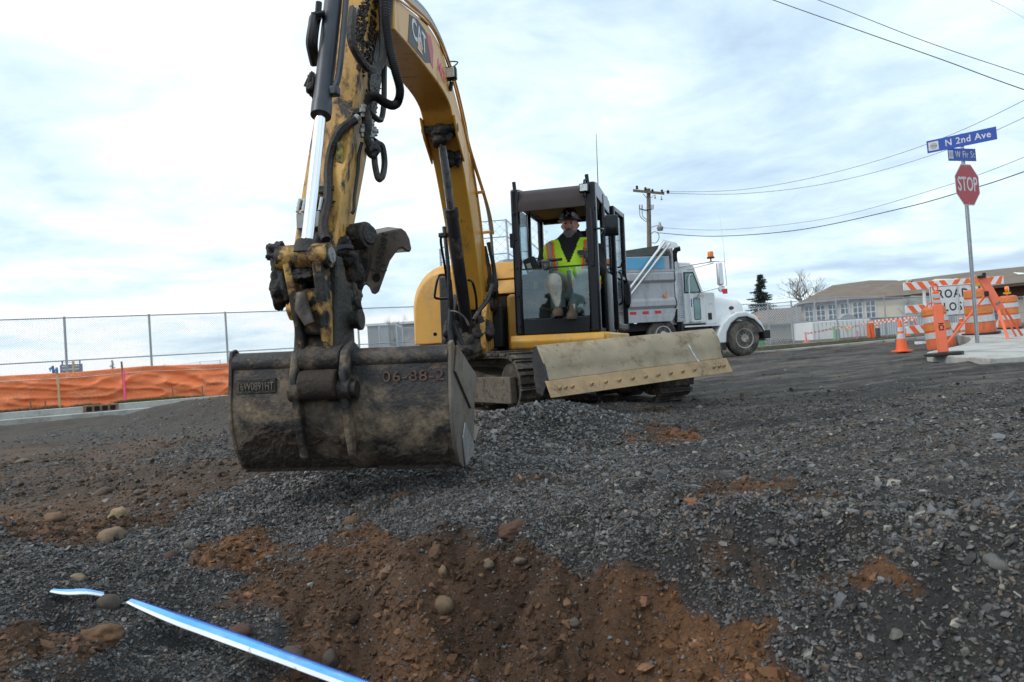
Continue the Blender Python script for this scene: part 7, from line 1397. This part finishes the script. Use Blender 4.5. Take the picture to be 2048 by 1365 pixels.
q = base_on(1805, 711, 14.6); cz_ = gz(q.x, q.y); CN = thing('traffic_cone', 'small orange traffic cone with two white collars at the pavement corner', 'traffic cone', (q.x, q.y, cz_), 0, rot=(0, R(-1), 0)); CN.scale = (.86, .86, .95)
MB().prism([(a * .185, b_ * .185) for a, b_ in ((-1, -.8), (-.8, -1), (.8, -1), (1, -.8), (1, .8), (.8, 1), (-.8, 1), (-1, .8))], lambda a, b, t: (a, b, t), 0, .035).build('cone_base', 'orange', CN, bevel=.008)
MB().lathe([(.14, .035), (.135, .06), (.03, .69), (.026, .70), (0, .70)], (0, 0, 0), 32).build('cone_body', 'orange', CN, smooth=40)
for z0_, z1_ in ((.29, .40), (.45, .54)):
    f_ = lambda z: .135 - .105 * (z - .06) / .63 + .003
    MB().lathe([(f_(z0_) - .01, z0_), (f_(z0_), z0_), (f_(z1_), z1_), (f_(z1_) - .01, z1_)], (0, 0, 0), 32).build('white_collar', 'silver', CN)
q = base_on(1887, 712, 10.6); tz_ = zcor(11.15) - .02; TM = thing('tube_marker', 'tall flat orange channelizer marker with ring handle at the pavement edge', 'tube marker', (q.x, q.y, zcor(10.6) + .01), 0, rot=(0, R(-2.5), R(-16))); TM.scale = (.93,) * 3
MB().prism([(-.26, -.10), (-.20, -.2), (.2, -.2), (.27, -.10), (.27, .1), (.2, .2), (-.2, .2), (-.26, .1)], lambda a, b, t: (a, b, t), -.02, .03).build('rubber_base', 'rubber', TM, bevel=.01)
MB().loft([[(-w_, -d_, z), (w_, -d_, z), (w_, d_, z), (-w_, d_, z)] for w_, d_, z in ((.072, .05, .03), (.066, .05, .60), (.060, .045, .80), (.062, .045, .815))]).build('lower_panel', 'coral', TM, bevel=.012)
MB().loft([[(-w_, -d_, z), (w_, -d_, z), (w_, d_, z), (-w_, d_, z)] for w_, d_, z in ((.046, .04, .815), (.040, .035, 1.03))]).build('upper_panel', 'orange', TM, bevel=.008)
for z0_, z1_ in ((.835, .885), (.915, .985)): MB().bx(-.047, .047, -.043, .043, z0_, z1_).build('white_band', 'silver', TM, bevel=.004)
MB().tube([(.036 * math.cos(a), 0, 1.095 + .06 * math.sin(a)) for a in np.linspace(-1.35, math.pi + 1.35, 18)], .013, 8).build('ring_handle', 'orange', TM)
text('sideways_lettering', 'ICI', .105, Matrix(((0, 1, 0, .0), (0, 0, -1, -.0535), (-1, 0, 0, .45), (0, 0, 0, 1))) @ Matrix.Identity(4), 'signblack', TM, .001, sx=1.0, bold=.002)
# ------------------------------------------------------------------ road closed barricade
q0 = W_(1816, 672, 17.6); BC = thing('barricade', 'wide white barricade with orange stripes holding a black and white road closed sign', 'barricade', (q0.x, 17.6, 0), R(-1.5)); BC.rotation_euler = (0, R(-.2), R(-2))
def bcz(py, px=1900): return W_(px, py, 17.6).z
zA, zB, zC = bcz(568), bcz(614), bcz(655)
Lr = 2.44
for zz, hh_ in ((zA, .20), (zB, .20), (zC, .20)):
    rl = MB().bx(-.02, Lr, -.02, .02, zz - hh_ / 2, zz + hh_ / 2).build('rail', 'whitepl', BC, bevel=.006); mb = MB()
    for k in range(9):
        x_ = .02 + k * .275; s_ = -1 if x_ < Lr * .42 else 1
        P4 = [(x_, zz - s_ * hh_ / 2 * .96), (x_ + .14, zz - s_ * hh_ / 2 * .96), (x_ + .27, zz + s_ * hh_ / 2 * .96), (x_ + .13, zz + s_ * hh_ / 2 * .96)] if s_ > 0 else [(x_, zz + hh_ / 2 * .96), (x_ + .14, zz + hh_ / 2 * .96), (x_ + .27, zz - hh_ / 2 * .96), (x_ + .13, zz - hh_ / 2 * .96)]
        P4 = [(min(a, Lr - .02), b_) for a, b_ in P4]
        if P4[2][0] > x_: mb.prism(P4, lambda a, b, t: (a, t, b), -.0235, -.0202)
    mb.build('orange_stripes', 'orange', rl)
for x_ in (.50, 1.95): MB().bx(x_ - .03, x_ + .03, .021, .07, -.1, zA + .08).bx(x_ - .035, x_ + .035, -.6, .6, -.1, .22).build('upright', 'whitepl', BC, bevel=.004)
sc0, sc1, sz0, sz1 = .58, 1.80, bcz(633, 1900), bcz(571, 1900); sgn_ = MB().bx(sc0, sc1, -.062, -.040, sz0, sz1).build('sign_panel', 'signwhite', BC, bevel=.012)
MB().bx(sc0 + .015, sc1 - .015, -.0655, -.063, sz0 + .015, sz1 - .015).build('black_border', 'signblack', sgn_); MB().bx(sc0 + .03, sc1 - .03, -.0685, -.066, sz0 + .03, sz1 - .03).build('white_face', 'signwhite', sgn_)
FB = Matrix.Translation(((sc0 + sc1) / 2, -.03, (sz0 + sz1) / 2))
sgtext('sign_lettering', 'ROAD', .29, FB, -.045, .165, 'signblack', sgn_, y=-.0395, sx=.84, bold=.006, space=1.22); sgtext('sign_lettering', 'CLOSED', .29, FB, .0, -.165, 'signblack', sgn_, y=-.0395, sx=.80, bold=.006, space=1.2)
MB().bx((sc0 + sc1) / 2 + .06, (sc0 + sc1) / 2 + .10, -.0725, -.0712, sz0 + .02, sz1 + .01).build('panel_seam', 'silver', sgn_)
# ------------------------------------------------------------------ folded orange sign on its tripod
Y0 = 13.4; q0 = W_(2000, 690, Y0); TS = thing('sign_stand', 'folded orange roll-up sign leaning on a spindly orange tripod stand', 'sign stand', (q0.x, Y0, 0))
def Q(px, py, dy=0): q = W_(px, py, Y0 + dy); return q - TS.location
mb = MB(); A_0, B_0, C_0, D_0 = Q(1957, 556), Q(1974, 553), Q(2011, 617), Q(1994, 622); th_ = Vector((.03, .10, 0)); MB().loft([[A_0, B_0, C_0, D_0], [k + th_ for k in (A_0, B_0, C_0, D_0)]]).build('rolled_sign', 'coral', TS, bevel=.01)
def legs(a, b_, w_, m='coral', nm='leg'): d = (b_ - a).normalized(); s_ = d.cross(Vector((0, 1, 0))).normalized() * w_; t2 = Vector((0, w_ * .8, 0)); MB().loft([[a - s_ - t2, a + s_ - t2, a + s_ + t2, a - s_ + t2], [b_ - s_ - t2, b_ + s_ - t2, b_ + s_ + t2, b_ - s_ + t2]]).build(nm, m, TS, bevel=.004)
legs(Q(1996, 620, .02), Q(2020, 689, -.3), .022); legs(Q(2003, 620, .1), Q(2034, 676, .35), .016); legs(Q(2010, 618, .12), Q(2047, 676, .5), .018, 'orange'); legs(Q(1972, 590, .14), Q(1893, 689, -.7), .018, 'orange')
MB().box(Q(1963, 554, -.02), (.12, .08, .05)).box(Q(1968, 549, -.02), (.05, .05, .06)).build('clamp', 'chassis', TS, bevel=.008); MB().box(Q(1973, 588, -.02), (.06, .06, .10)).build('bracket', 'chassis', TS, bevel=.008)
MB().box(Q(1997, 607, -.03), (.09, .004, .05), Matrix.Rotation(R(-30), 3, 'Y')).build('dark_patch', mat('grey_patch', (.2, .17, .19), .6), TS)
